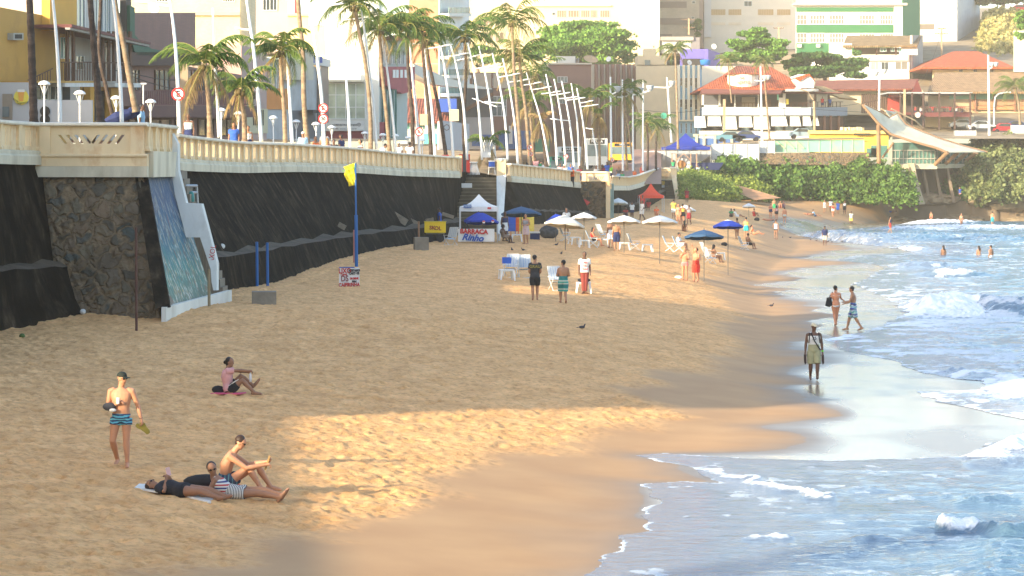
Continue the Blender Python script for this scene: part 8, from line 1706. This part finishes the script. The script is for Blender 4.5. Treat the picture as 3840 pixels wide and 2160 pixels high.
def umbrella(label,x,yt,wpx,D,cols,vent=None,pole=2.1,rise=.42,tilt=0.,n=8,foot=None,val=.12):
 """beach parasol: x, y of the top in pixels, canopy width in pixels"""
 top=W(x,yt,D);r=wpx/2*D/9600;t=thing('beach_parasol',label,'parasol',V((top.x,top.y,zs(top.x,top.y))),'parasols on the beach')
 R=Matrix.Rotation(tilt,3,'Y')@Matrix.Rotation(-.12,3,'X');mb=MB();k=3*n;rings=[]
 for q in(0.02,.35,.7,1.):
  rings.append([top+R@V((math.cos(a)*r*q*(1-.05*(i%3!=0)*q),math.sin(a)*r*q*(1-.05*(i%3!=0)*q),-rise*r*q**1.25))for i,a in enumerate([2*math.pi*i/k for i in range(k)])])
 rings.append([p+R@V((0,0,-val*(1 if i%3 else.75)))for i,p in enumerate(rings[-1])])
 mb.loft(rings,cap=False);o=mb.build('canopy',cols[0],t);so=o.modifiers.new('cloth','SOLIDIFY');so.thickness=.012
 if len(cols)>1:
  o.data.materials.append(cols[1])
  for p in o.data.polygons:p.material_index=1 if(p.index//k)<1 else 0
 if vent:mb=MB();mb.lathe([(.30*r,-.30*rise*r),(.02,.06)],top+V((0,0,.05)),12);mb.build('vent',vent,t)
 mb=MB();b=V(t.location);mb.tube([b-V((0,0,.3)),top+V((0,0,.08))],.022,8);mb.build('pole',P_('dark pole',(.10,.09,.08)),t)
 mb=MB()
 for i in range(n):a=2*math.pi*i/n;mb.bar(top+R@V((0,0,-.35*rise*r-.1)),top+R@V((math.cos(a)*r*.92,math.sin(a)*r*.92,-rise*r*.92)),.018)
 mb.build('ribs',P_('dark pole',(.10,.09,.08)),t);return t
U_W=mat('parasol cream cloth',(.62,.58,.50),.85,.06);U_WH=mat('parasol white cloth',(.70,.70,.68),.85,.05);U_BL=mat('parasol royal blue',(.012,.04,.33),.8,.08);U_NV=mat('parasol slate blue',(.03,.08,.17),.8,.1)
umbrella('royal blue parasol with white round logos in front of the vendor tent',1809,798,122,150,[U_BL],rise=.55)
umbrella('second royal blue parasol tucked behind the first at the vendor tent',1795,796,110,151.5,[U_BL],rise=.55)
umbrella('wide slate blue parasol in the shade beside the wide steps',1955,775,150,158,[U_NV],rise=.35)
umbrella('royal blue parasol half hidden by the cream one',2084,803,96,158,[U_BL],rise=.55,tilt=-.15)
umbrella('large cream parasol with brown lettering and a cut edge',2120,806,150,146,[U_W],rise=.48,tilt=.1)
umbrella('white parasol behind the large cream one',2190,797,92,154,[U_WH],rise=.4)
umbrella('white parasol above the pair of standing men',2340,808,122,152,[U_WH],rise=.36)
umbrella('wide white parasol with a black pole in the centre of the beach',2474,808,132,146,[U_WH],rise=.36)
umbrella('small white and pink parasol near the far sea wall',2318,743,72,226,[U_WH],rise=.5)
umbrella('white and pink parasol beside the sunlit standing group',2570,769,78,222,[U_WH],rise=.5)
umbrella('small white parasol in the far distance',2808,762,48,278,[U_WH],rise=.5)
umbrella('bright blue parasol with a white crown',2730,824,112,150,[U_BL,U_WH],rise=.42)
umbrella('dark slate blue parasol nearest the sunlit men',2640,862,146,136,[U_NV],rise=.34)
LGO=P_('logo white',(.7,.7,.7));LR=P_('logo red',(.5,.04,.04))
for x,y,D in((1814,832,147.5),(1848,830,148),(2080,840,156),(2058,834,156.5)):
 t=thing('round_emblem','round red and white emblem on the royal blue parasol at %d cm'%x if 0 else 'round red white emblem printed on a royal blue parasol','emblem',W(x,y,D),'round emblems on the blue parasols');mb=MB();disc(mb,W(x,y,D),.085,14);mb.build('white_disc',LGO,t);mb=MB();mb.prism([W(x,y,D)+V((math.cos(a)*.08,-.045,math.sin(a)*.08))for a in[math.pi*i/8 for i in range(9)]],V((0,-.01,0)));mb.build('red_half',LR,t)
def table0():
 t=thing('plastic_table','','table');mb=MB();mb.box((0,0,.46),(.62,.62,.035));mb.box((0,0,.43),(.56,.56,.05));mb.build('tabletop',M_PLA,t,local=True)
 for a,b in((1,1),(1,-1),(-1,1),(-1,-1)):
  mb=MB();mb.loft([[V((a*.25+x*.05*q,b*.25+y*.05*q,z))if z>.3 else V((a*.31+x*.03,b*.31+y*.03,z))for x,y in((-1,-1),(1,-1),(1,1),(-1,1))]for z,q in((0,1),(.44,1))]);mb.build('leg',M_PLA,t,local=True)
 return t
M_SLING=stripes('striped sling',[(.60,.62,.62),(.10,.20,.38),(.60,.62,.62),(.30,.36,.42)],9.,0)
def chair0():
 t=thing('beach_chair','','chair');mb=MB()
 for s in(-.27,.27):
  mb.tube([(s,.30,0),(s,-.18,.48),(s,-.42,1.02)],.015,6);mb.tube([(s,-.32,0),(s,.22,.40)],.015,6);mb.bar((s*1.08,.28,.56),(s*1.08,-.28,.58),.045,.025);mb.tube([(s,.24,.40),(s,.26,.56)],.013,6)
 mb.tube([(-.27,.30,.01),(.27,.30,.01)],.014,6);mb.tube([(-.27,-.42,1.02),(.27,-.42,1.02)],.014,6);mb.tube([(-.27,-.32,.01),(.27,-.32,.01)],.014,6);mb.build('frame',M_ALU,t,local=True)
 mb=MB();mb.prism([(-.25,.26,.40),(.25,.26,.40),(.25,-.14,.34),(-.25,-.14,.34)],(0,0,.015));mb.build('seat',M_SLING,t,local=True)
 mb=MB();mb.prism([(-.25,-.17,.46),(.25,-.17,.46),(.25,-.41,1.0),(-.25,-.41,1.0)],(0,.02,0));mb.build('backrest',M_SLING,t,local=True);return t
T0_,C0_=table0(),chair0();first={'t':1,'c':1}
def put(kind,label,x,y,deg=0):
 src=T0_ if kind=='t' else C0_;g=G(x,y);grp='white plastic tables' if kind=='t' else 'folding beach chairs'
 if first[kind]:first[kind]=0;src.location=g;src.rotation_euler=(0,0,math.radians(deg));src['label']=label;src['group']=grp;return src
 return dup(src,g,math.radians(deg),label,grp)
for a in(('t','white table before the chair with a blue pillow, left on the open sand',1900,1052,10),('t','white table holding a black bag beside the man in maroon trousers',2188,1100,0),('t','white table in front of the vendor banner',1785,905,10),('t','white table beside the person in the brown dress',1890,906,5),('t','white table left of the man in plaid shorts',1938,908,0),('t','white table under the large cream parasol',2190,930,5),('t','white table beside the woman in red',2262,925,0),('t','white table right of the pair of men under the parasol',2342,938,-5),('t','white table right of the reclined white chair',2428,945,-10),('t','white table behind the seated woman with tied hair',2700,975,0),('t','white table at the tent side behind the stools',2155,918,20),('c','folding chair with a blue pillow on the open sand, leftmost',1915,1040,165),('c','folding chair partly hidden by the man in the black t-shirt',1968,1042,185),('c','leaning striped chair beside the man in teal shorts',2088,1090,-160),('c','striped chair under the woman in a red top',2222,928,-95),('c','white chair behind the pair of standing men',2262,900,-60),('c','reclined white chair in the middle facing right',2378,938,-80),('c','lone white chair left of the white shirted sitter',2510,945,-100),('c','white chair of the white shirted sitter',2546,945,-100),('c','blue chair of the woman with tied hair',2662,990,-60),('c','second white chair under the slate blue parasol',2652,968,-70),('c','striped chair under the man crouching by the blue parasol',2790,938,-75),('c','folded chair left of the white table near the cream parasol',2120,905,-80),('c','small white chair left of the vendor tent banner',1690,920,30)):put(*a)
mb=MB();mb.ell(G(2190,1100)+V((0,0,.56)),(.28,.2,.1),n=12,m=7);solo(mb,'black_bag',C_BK,'black bag and clothes heaped on the white table','bag',smooth=True)
mb=MB();mb.ell(G(2545,1045)+V((0,0,.06)),(.22,.12,.10),n=12,m=7);solo(mb,'white_bag',C_WH,'small white and blue bag on the sand left of the sunlit men','bag',smooth=True)
mb=MB();mb.ell(G(2716,922)+V((0,0,.12)),(.24,.18,.16),n=12,m=7);solo(mb,'black_bag',C_BK,'black rounded bag on the sand left of the blue parasol pole','bag',smooth=True)
mb=MB();mb.ell(G(2838,828)+V((0,0,.15)),(.3,.2,.22),n=12,m=7);solo(mb,'black_bag',C_BK,'black bag on the far sand beside the lying woman','bag',smooth=True)
mb=MB();mb.prism([V((0,0,0))+G(1900,1040)+q for q in(V((-.2,-.3,.62)),V((.2,-.3,.62)),V((.2,-.22,.90)),V((-.2,-.22,.90)))],V((0,.03,0)));solo(mb,'blue_pillow',C_BL,'blue headrest cloth on the leftmost folding chair','pillow')
def tent(name,label,x0,x1,ytop,yeave,D,m,dep,ybase,fr=M_ALU,val=.28):
 a,b=W(x0,yeave,D),W(x1,yeave,D);t=thing(name,label,'tent',W((x0+x1)/2,ybase,D));d=V((0,dep,0));p=(a+b)/2+d/2;p.z=gz(ytop,D+dep/2);n=8;C=[a,b,b+d,a+d];mb=MB()
 for i in range(4):
  q,r=C[i],C[(i+1)%4];vs=[]
  for j in range(n+1):
   for k in range(n+1):
    e=q.lerp(r,k/n);u=j/n;v=e.lerp(p,u);v.z-=.22*math.sin(math.pi*u)*(p.z-a.z);vs.append(v)
  mb.add(vs,[(j*(n+1)+k,j*(n+1)+k+1,(j+1)*(n+1)+k+1,(j+1)*(n+1)+k)for j in range(n)for k in range(n)])
  mb.add([q,r,r-V((0,0,val)),q-V((0,0,val))],[(3,2,1,0)])
 o=mb.build('roof',m,t);o.modifiers.new('cloth','SOLIDIFY').thickness=.012
 for q in C:mb=MB();zb=zs(q.x,q.y)-.1 if D<300 else gz(ybase,D);mb.bar(q-V((0,0,.05)),V((q.x,q.y,zb)),.05);mb.build('leg',fr,t)
 return t
tv=tent('vendor_tent','white peaked vendor tent with blue and red logos before the wide steps',1724,1866,728,775,152,U_WH,2.4,905)
def plate(par,name,x0,x1,y0,y1,D,m,th=.03):mb=MB();mb.prism([W(x0,y0,D),W(x1,y0,D),W(x1,y1,D),W(x0,y1,D)],V((0,-th,0)));return mb.build(name,m,par)
plate(tv,'blue_logo_patch',1738,1768,767,779,151.9,P_('logo blue',(.03,.14,.36)));text('TRIDENT','logo_lettering',LGO,.13,W(1755,773,151.8),(1,0,0),(0,0,1),tv);plate(tv,'red_logo_patch',1828,1842,777,784,151.9,LR)
t=thing('vendor_banner','white vendor banner reading barraca do Rinho in red and blue','banner',W(1790,908,149))
plate(t,'cloth',1718,1854,858,906,149.2,U_WH,.02)
text('BARRACA','red_lettering',LR,.36,W(1777,869,149.1),(1,0,-.03),(0,0,1),t,bold=.02);text('do','red_lettering',LR,.16,W(1775,880,149.1),(1,0,0),(0,0,1),t);text('Rinho','blue_lettering',P_('script blue',(.03,.10,.40)),.52,W(1772,892,149.1),(1,0,-.08),(0,0,1),t,shear=.35,bold=.02)
tent('red_canopy_tent','bright orange red canopy tent on white legs at the far wall',2398,2490,687,733,258,mat('red canopy cloth',(.72,.07,.03),.8,.08),3.2,797)
tent('blue_marquee','large royal blue peaked marquee right of the palms',2490,2664,499,551,332,mat('blue marquee cloth',(.012,.03,.26),.8,.08),6,630,P_('grey truss',(.34,.35,.36)),.35)
t=thing('timber_shelter','small open timber shelter with a thin flat roof on the grass bank','shelter',W(2566,640,326));mb=MB()
mb.prism([W(2515,571,326),W(2622,576,326),W(2622,579,326),W(2515,574,326)],V((0,3,0)));mb.build('roof',P_('grey sheeting',(.33,.34,.35)),t);mb=MB()
for x in(2520,2536,2590,2612):mb.bar(W(x,575,326),W(x,645,326),.14)
mb.bar(W(2536,600,326),W(2564,576,326),.1);mb.bar(W(2564,576,326),W(2590,600,326),.1);mb.build('posts',P_('reddish timber',(.36,.22,.15)),t)
t=thing('painted_board','white board with a brown painted shape beside the shelter','board',W(2564,640,327));mb=MB();disc(mb,W(2562,622,327),1.0,20);mb.build('white_disc',P_('dull white',(.45,.44,.45)),t);mb=MB();mb.ell(W(2556,616,326.8),(.55,.05,.5));mb.build('brown_patch',P_('rust brown',(.36,.17,.06)),t)
mb=MB();c=W(2642,620,328);mb.loft([[c+V((a*2.4*q,b*.8*q,z))for a,b in((-1,-1),(1,-1),(1,1),(-1,1))]for q,z in((.75,-.6),(1,.35))]);solo(mb,'beached_boat',C_NV,'dark blue boat hull lying on the grass bank by the hoarding','boat')
t=thing('drinks_cart','yellow drinks cart with red brown lettering on wheels','cart',G(1632,908));c=V(t.location);D=c.y
mb=MB();mb.box(c+V((0,0,.86)),(1.22,.6,.62));mb.build('yellow_box',P_('cart yellow',(.80,.55,.02)),t);mb=MB();mb.box(c+V((0,0,1.19)),(1.28,.66,.05));mb.build('lid',P_('cart lid',(.60,.44,.05)),t)
text('SK','lettering',P_('brand red brown',(.28,.03,.02)),.30,c+V((-.16,-.31,.83)),(1,0,-.05),(0,0,1),t,bold=.012);text('OL','lettering',P_('brand red brown',(.28,.03,.02)),.30,c+V((.16,-.31,.80)),(1,0,-.05),(0,0,1),t,bold=.012)
for s in(-1,1):mb=MB();mb.tube([c+V((s*.3,-.3,.24)),c+V((s*.3,-.22,.24))],.24,14);mb.build('wheel',C_BK,t)
mb=MB()
for s in(-.5,.5):mb.bar(c+V((s,.2,.6)),c+V((s,.2,.0)),.05)
mb.bar(c+V((-.55,0,.5)),c+V((.55,0,.5)),.06);mb.build('undercarriage',P_('fence post',(.40,.40,.38)),t)
g=G(1337,1003);t=thing('flag_pole','tall blue flag pole with a drooping yellow flag','flag pole',g);D=g.y
mb=MB();mb.tube([g-V((0,0,.3)),W(1335,806,D)],.075,8);mb.build('lower_pole',P_('pole blue',(.02,.12,.36)),t);mb=MB();mb.tube([W(1335,806,D),W(1333,612,D)],.04,8);mb.build('upper_pole',P_('pole blue',(.02,.12,.36)),t)
mb=MB();s=D/9600;P=[];cols,rows=9,12
for j in range(rows+1):
 for i in range(cols+1):
  v=j/rows;wv=(1-.42*v**1.5)*44*(1-.12*math.sin(v*9));x=1332-wv*i/cols;y=610+84*v+(16*(1-v)*i/cols if v<.5 else 10*i/cols*(v-.5));P.append(W(x,y,D)+V((0,.06*math.sin(i*1.3+j*.6),0)))
mb.add(P,[(j*(cols+1)+i,j*(cols+1)+i+1,(j+1)*(cols+1)+i+1,(j+1)*(cols+1)+i)for j in range(rows)for i in range(cols)]);o=mb.build('flag',mat('yellow flag cloth',(.80,.66,.03),.8,.15,6),t,True);o.modifiers.new('cloth','SOLIDIFY').thickness=.01
for tx,x,y in(('SURFGIRLS',1309,634),('BAR',1316,652),('A',1324,668)):text(tx,'flag_lettering',P_('flag green',(.25,.50,.08)),.13,W(x,y,D)+V((0,-.09,0)),(1,0,.35),(0,0,1),t)
mb=MB();mb.tube([W(1328,985,D+.3),W(1328,862,D+.3)],.045,6);solo(mb,'pink_post',P_('faded pink paint',(.50,.20,.16)),'short faded pink post beside the blue flag pole','post')
g=G(1309,1075);t=thing('hand_painted_sign','white hand painted board in red and black at the foot of the flag pole','sign',g);D=g.y;plate(t,'board',1272,1348,1004,1078,D,U_WH,.08);plate(t,'blue_edge',1272,1330,1001,1004,D,C_BL,.1)
RP=P_('brush red',(.50,.02,.02));BP=P_('brush black',(.04,.04,.05));k=D/9600
for tx,x,y,sz,m in(('LIXO',1294,1016,26,RP),('7 copos',1290,1029,10,RP),('DS',1293,1045,30,P_('brush wine',(.25,.08,.10))),('CAIPIRINHA',1310,1068,20,RP),('ACEITAMOS',1329,1014,11,BP),('CARTÕES',1329,1025,12,BP),('DS DRINK',1329,1044,10,RP),('500ml',1329,1055,9,BP)):text(tx,'brush_lettering',m,sz*k,W(x,y,D)+V((0,-.1,0)),(1,0,.03),(0,0,1),t,bold=.008,sx=.72 if tx not in('LIXO','DS')else.8)
for x,y0,y1,w,lab,m in((512,852,1240,.04,'tall thin rusty brown post standing in the open sand',P_('rust brown dark',(.10,.045,.035))),(965,907,1076,.055,'blue post against the wall, left of the pair',P_('pole blue',(.02,.12,.36))),(1004,910,1074,.055,'blue post against the wall, right of the pair',P_('pole blue',(.02,.12,.36))),(785,1010,1152,.05,'short weathered wooden post right of the mural',P_('grey wood',(.26,.20,.12))),(1572,830,935,.055,'brown wooden post beside the concrete block and cart',P_('brown wood',(.24,.13,.07))),(653,1090,1125,.04,'short rusty rod before the mural',P_('rust brown dark',(.10,.045,.035)))):
 g=G(x,y1);mb=MB();mb.tube([g-V((0,0,.3)),W(x-2,y0,g.y)],w,8);solo(mb,'beach_post',m,lab,'post','posts standing in the sand')
M_CB=mat('old concrete',(.23,.20,.16),.9,.25,2,.5,stain=(.12,.10,.07),stain_amt=.5)
for x0,x1,y0,y1,lab in((942,1032,1094,1142,'low grey concrete block half buried in the sand'),(1552,1605,890,938,'grey concrete block beside the yellow drinks cart')):
 g=G((x0+x1)/2,y1);s=g.y/9600;mb=MB();mb.box(g+V((0,.3,(y1-y0)*s/2-.15)),((x1-x0)*s,.8,(y1-y0)*s+.3),rz=.12);solo(mb,'concrete_block',M_CB,lab,'concrete block')
mb=MB();mb.box(W(1358,912,G(1358,925).y+1.2),(.52,.35,.72));mb.box(W(1358,912,G(1358,925).y+1.0),(.58,.1,.06));solo(mb,'blue_crate',P_('crate blue',(.02,.05,.50)),'bright blue crate against the wall right of the flag pole','crate')
for x,y,w,h,a,lab in((1282,848,30,34,.5,'grey slatted board leaning on the wall ledge left of the flag pole'),(1500,820,60,46,.55,'large concrete slab fragment leaning on the wall ledge'),(1545,830,46,30,.45,'smaller slab fragment on the ledge behind the cart'),(1680,808,46,24,.3,'slab fragment on the ledge left of the vendor tent'),(1612,828,30,36,-.2,'pale boulder like slab behind the cart')):
 D=wall_d(x)-8;s=D/9600;mb=MB();mb.box(W(x,y,D),(w*s,.15,h*s*.55),M=Matrix.Rotation(a,3,'Y'));solo(mb,'slab_fragment',mat('slab stone',(.24,.20,.15),.9,.3,3,.5),lab,'stone slab','slab fragments on the wall ledge')
for x,y,r,m,lab,nm in((83,1268,.09,P_('green coconut',(.07,.13,.03)),'green coconut lying on the sand at left','coconut'),(311,1177,.10,C_WH,'crumpled white plastic bag near the blackened wall','plastic_bag'),(950,1060,.20,C_WH,'white plastic bag at the foot of the blue posts','plastic_bag'),(833,932,.12,C_WH,'white rag on the wall ledge above the stair','rag')):
 g=G(x,y)if y>1000 else W(x,y,99);mb=MB();mb.ell(g+V((0,0,r*.7)),(r,r,r*.9),n=9,m=6);solo(mb,nm,m,lab,nm.replace('_',' '),smooth=nm=='coconut')
mb=MB();mb.box(G(423,1165)+V((0,0,.04)),(.3,.1,.05));solo(mb,'yellow_scrap',C_YL,'small yellow scrap at the foot of the stone wall','litter')
def pigeon0():
 t=thing('pigeon','','pigeon');mb=MB();mb.ell((0,0,.13),(.075,.16,.075),n=10,m=7);mb.cap_limb([(0,.11,.17),(0,.15,.25)],[.045,.032],8);mb.ell((0,.165,.27),(.030,.038,.030),n=8,m=5);mb.prism([(-.04,-.12,.12),(.04,-.12,.12),(.05,-.28,.09),(-.05,-.28,.09)],(0,0,.02))
 o=mb.build('body',mat('pigeon feathers',(.045,.045,.055),.7,.3,20),t,True,local=True)
 for s in(-.03,.03):mb=MB();mb.tube([(s,0,.09),(s,.01,0)],.008,5);mb.build('leg',LR,t,local=True)
 return t
P0_=pigeon0();P0_.scale=(.66,)*3
for i,(x,y,a,lab)in enumerate(((2182,1236,-80,'pigeon walking alone on the open sand'),(1920,941,20,'pigeon left of the pair near the stools'),(1962,942,60,'pigeon right of the pair near the stools'),(2105,955,200,'pigeon below the cream parasol'),(2086,922,-90,'pigeon beside the man in plaid shorts'),(2892,1152,-90,'pigeon at the edge of the damp sand'),(2935,893,0,'pigeon right of the man in a cap'),(2963,894,-90,'larger pigeon right of the man in a cap'),(3040,902,30,'pigeon left of the vendor at the waterline'),(3062,904,-90,'pigeon nearest the vendor at the waterline'),(3105,908,-90,'pigeon right of the vendor at the waterline'),(3120,910,0,'rightmost pigeon by the waterline'))):
 g=G(x,y)
 if i:dup(P0_,g,math.radians(a),lab,'pigeons on the sand')
 else:P0_.location=g;P0_.rotation_euler=(0,0,math.radians(a));P0_['label']=lab;P0_['group']='pigeons on the sand'
def stack(label,x,y,D,n,h):
 t=thing('stacked_seats',label,'stacked chairs',W(x,y,D));b=V(t.location);mb=MB()
 for i in range(n):a=(i/(n-1)-.5)*.9;mb.bar(b+V((a*.55,.1*(i%3),.35)),b+V((a*1.0,.1*(i%3),h*(1-.12*(i%2)))),.06,.04)
 mb.build('legs',M_PLA,t);mb=MB();mb.box(b+V((0,.1,.2)),(.6,.5,.34));mb.build('stacked_seats_base',M_PLA,t);return t
stack('tall upturned stack of white plastic chairs on the wide stair head',1824,592,178,12,1.25)
t=thing('stool_stack','splayed white folded stools at the top of the wide steps','stools',W(1776,655,176));b=V(t.location);mb=MB()
for i in range(9):a=(i/8-.5);mb.bar(b+V((a*.8,0,0)),b+V((a*.35,.1,.82)),.05)
mb.build('legs',M_PLA,t);mb=MB();mb.box(b+V((0,.05,.85)),(.55,.4,.08));mb.build('top',M_PLA,t)
mb=MB();b=W(1742,652,176)
for x,m in((-.25,0),(0,1),(.25,0)):mb.loft([[b+V((x+c_*.12,d_*.12,z))for c_,d_ in((-1,-1),(1,-1),(1,1),(-1,1))]for z in(.05,.7,1.35)],mi=m)
solo(mb,'clothes_rack',[C_RD,cl('charcoal cloth',(.04,.045,.06))],'red and charcoal clothes hanging at the top of the wide steps','clothes')
t=thing('cooler_on_chair','blue and white cool box standing on a white chair by the stair pier','cool box',W(1844,655,176));b=V(t.location);mb=MB();mb.box(b+V((0,0,.72)),(.42,.35,.34));mb.build('blue_box',C_BL,t);mb=MB();mb.box(b+V((0,0,.93)),(.46,.38,.08));mb.build('lid',M_PLA,t);mb=MB()
for s in(-.24,.24):mb.bar(b+V((s,0,0)),b+V((s*.8,0,.5)),.05)
mb.box(b+V((0,0,.5)),(.5,.4,.05));mb.build('chair_frame',M_PLA,t)
t=thing('hanging_box','white polystyrene box on the wide steps left side','box',W(1752,700,172));plate(t,'box',1731,1770,687,704,170,M_PLA,.3)
for i,(x,c,lab)in enumerate(((1945,C_YL,'yellow plastic chair behind the man in plaid shorts'),(1987,C_YL,'yellow plastic tub chair right of the man in plaid shorts'),(1930,C_OR,'orange patterned cloth stall beside the yellow chairs'),(1918,C_BL,'folded blue chair backs left of the yellow chairs'))):
 g=G(x,885);mb=MB();mb.box(g+V((0,.3,.55)),(.55,.4,.5));mb.box(g+V((0,.5,1.0)),(.55,.08,.5));[mb.bar(g+V((a,.2,0)),g+V((a,.2,.4)),.05)for a in(-.24,.24)];solo(mb,'plastic_chair',c,lab,'chair')
t=thing('cool_box','white and blue cool box on the sand right of the man in plaid shorts','cool box',G(2006,898));b=V(t.location);mb=MB();mb.box(b+V((0,0,.2)),(.6,.4,.4));mb.build('box',C_NV,t);mb=MB();mb.box(b+V((0,0,.44)),(.64,.44,.1));mb.build('lid',M_PLA,t)
mb=MB();g=G(2058,893);mb.ell(g+V((0,0,.38)),(.62,.4,.45),n=12,m=8);solo(mb,'loaded_barrow',mat('dark cargo',(.05,.055,.06),.8,.5,6,.5),'dark loaded barrow heaped beside the cool box','barrow')
for k,(x,y0,y1,m,lab)in enumerate(((2196,742,800,C_BL,'folded blue parasol leaning on the shaded wall'),(2188,744,770,C_RD,'folded red parasol tip leaning on the shaded wall'),(2330,765,815,C_NV,'folded navy parasol under the small white one'),(2251,715,755,C_NV,'dark blue cloth hanging on the far bay wall'))):
 D=wall_d(x)-3.5;mb=MB();mb.tube([W(x-8,y0,D),W(x,(y0+y1)/2,D),W(x+14,y1,D)],[.04,.28,.36],8);solo(mb,'folded_parasol',m,lab,'folded parasol')
mb=MB();s=96/9600
for k in range(3):mb.tube([W(378+k*30,462-k*6,94+k*.3),W(440+k*28,440-k*9,94+k*.3),W(488+k*18,424-k*4,94+k*.3)],[.05,.22,.10],8)
solo(mb,'folded_parasols',C_NV,'bundle of navy folded parasols carried on a shoulder behind the lookout parapet','folded parasols')
def car(label,x,y,D,m,L_=4.0,deg=90,grp='parked cars on the headland'):
 t=thing('parked_car',label,'car',W(x,y,D),grp,math.radians(deg));o=W(x,y,D);h=L_/2
 def ring(w,pts):return[V((s*w,a,b))for s in(1,)for a,b in pts]
 pr=[(-h,.35),(-h*.98,.75),(-h*.55,.88),(-h*.28,1.38),(h*.35,1.42),(h*.72,.95),(h*.99,.85),(h,.35)]
 mb=MB();mb.prism([(-.82,a,b)for a,b in pr],(1.64,0,0));mb.build('body',m,t,local=True)
 mb=MB();mb.prism([(-.835,a,b)for a,b in((-h*.46,.92),(-h*.25,1.32),(h*.32,1.35),(h*.60,.95))],(1.67,0,0));mb.build('windows',G_DARK,t,local=True)
 for s in(-1,1):
  for a in(-h*.62,h*.62):mb=MB();mb.tube([(s*.84,a,.31),(s*.66,a,.31)],.31,14);mb.build('wheel',C_BK,t,local=True)
 return t
car('silver hatchback parked behind the corrugated hoarding',3680,490,366,mat('silver car paint',(.50,.51,.52),.3,.03,metal=.3));car('dark red hatchback parked near the right edge',3768,499,366,mat('dark red car paint',(.35,.02,.03),.3,.03));car('dark car half hidden behind the dark red one',3812,490,372,mat('navy car paint',(.03,.05,.14),.3,.03));car('bright red car at the top right above the slope',3824,44,522,mat('red car paint',(.62,.02,.03),.3,.03));car('pale car behind the concrete terrace at right',3610,484,368,MATS['silver car paint']);car('teal car before the blue wall',2740,532,346,mat('teal car paint',(.10,.22,.28),.3,.03));car('dark car before the white awnings',2800,530,346,MATS['navy car paint']);car('grey blue car behind the yellow kiosk',3010,520,350,mat('grey blue paint',(.20,.28,.34),.3,.03))
def bus(label,x0,x1,y0,y1,D,m,sign):
 t=thing('city_bus',label,'bus',W((x0+x1)/2,y1,D));w=(x1-x0)*D/9600;c=W((x0+x1)/2,(y0+y1)/2,D);h=(y1-y0)*D/9600;mb=MB();mb.box(c+V((0,4,0)),(w,8,h));mb.build('body',m,t)
 mb=MB();mb.box(c+V((0,-.02,h*.05)),(w*.9,.04,h*.42));mb.build('windscreen',G_BLUE,t);mb=MB();mb.box(c+V((0,-.04,h*.38)),(w*.7,.06,h*.16));mb.build('destination_board',C_BK,t);text(sign,'destination',LGO,h*.13,c+V((0,-.08,h*.38)),(1,0,0),(0,0,1),t)
 mb=MB();mb.box(c+V((w/2+.02,4,h*.12)),(.04,7.4,h*.35));mb.build('side_windows',G_BLUE,t)
 for s in(-1,1):mb=MB();mb.tube([c+V((s*w*.36,.4,-h*.47)),c+V((s*w*.36,.75,-h*.47))],.45,12);mb.build('wheel',C_BK,t)
 return t
bus('white city bus behind the brown fronded palms',2093,2180,550,640,262,P_('bus white',(.50,.55,.58)),'BARRA');bus('tall pale bus behind the leaning posts',2200,2278,519,620,285,P_('bus pale',(.45,.48,.48)),'PITUBA');bus('green bus behind the second balustrade',2063,2115,587,655,240,P_('bus green',(.04,.24,.18)),'LAPA');bus('orange yellow bus between the straight poles',2292,2372,535,600,300,P_('bus yellow',(.70,.36,.03)),'ORLA')
mb=MB();D=330
mb.add([W(2296,690,D-60),W(2480,690,D-40),W(2480,560,D+18),W(2296,560,D+18)],[(0,1,2,3)]);structure(mb,'brick_slope',P_('brick paving',(.30,.17,.12)))
mb=MB();mb.box((60,405,24),(700,850,56))
hz=mb.build('haze',newmat('haze air')[0]);m=hz.data.materials[0];nt=m.node_tree;nt.nodes.remove(nt.nodes['Principled BSDF'])
pv=nt.nodes.new('ShaderNodeVolumePrincipled');pv.inputs['Density'].default_value=.00036;pv.inputs['Color'].default_value=(1,.90,.74,1);pv.inputs['Anisotropy'].default_value=0.
nt.links.new(pv.outputs[0],[n for n in nt.nodes if n.type=='OUTPUT_MATERIAL'][0].inputs['Volume']);hz['kind']='stuff';hz['label']='pale warm sea haze over the whole beach'
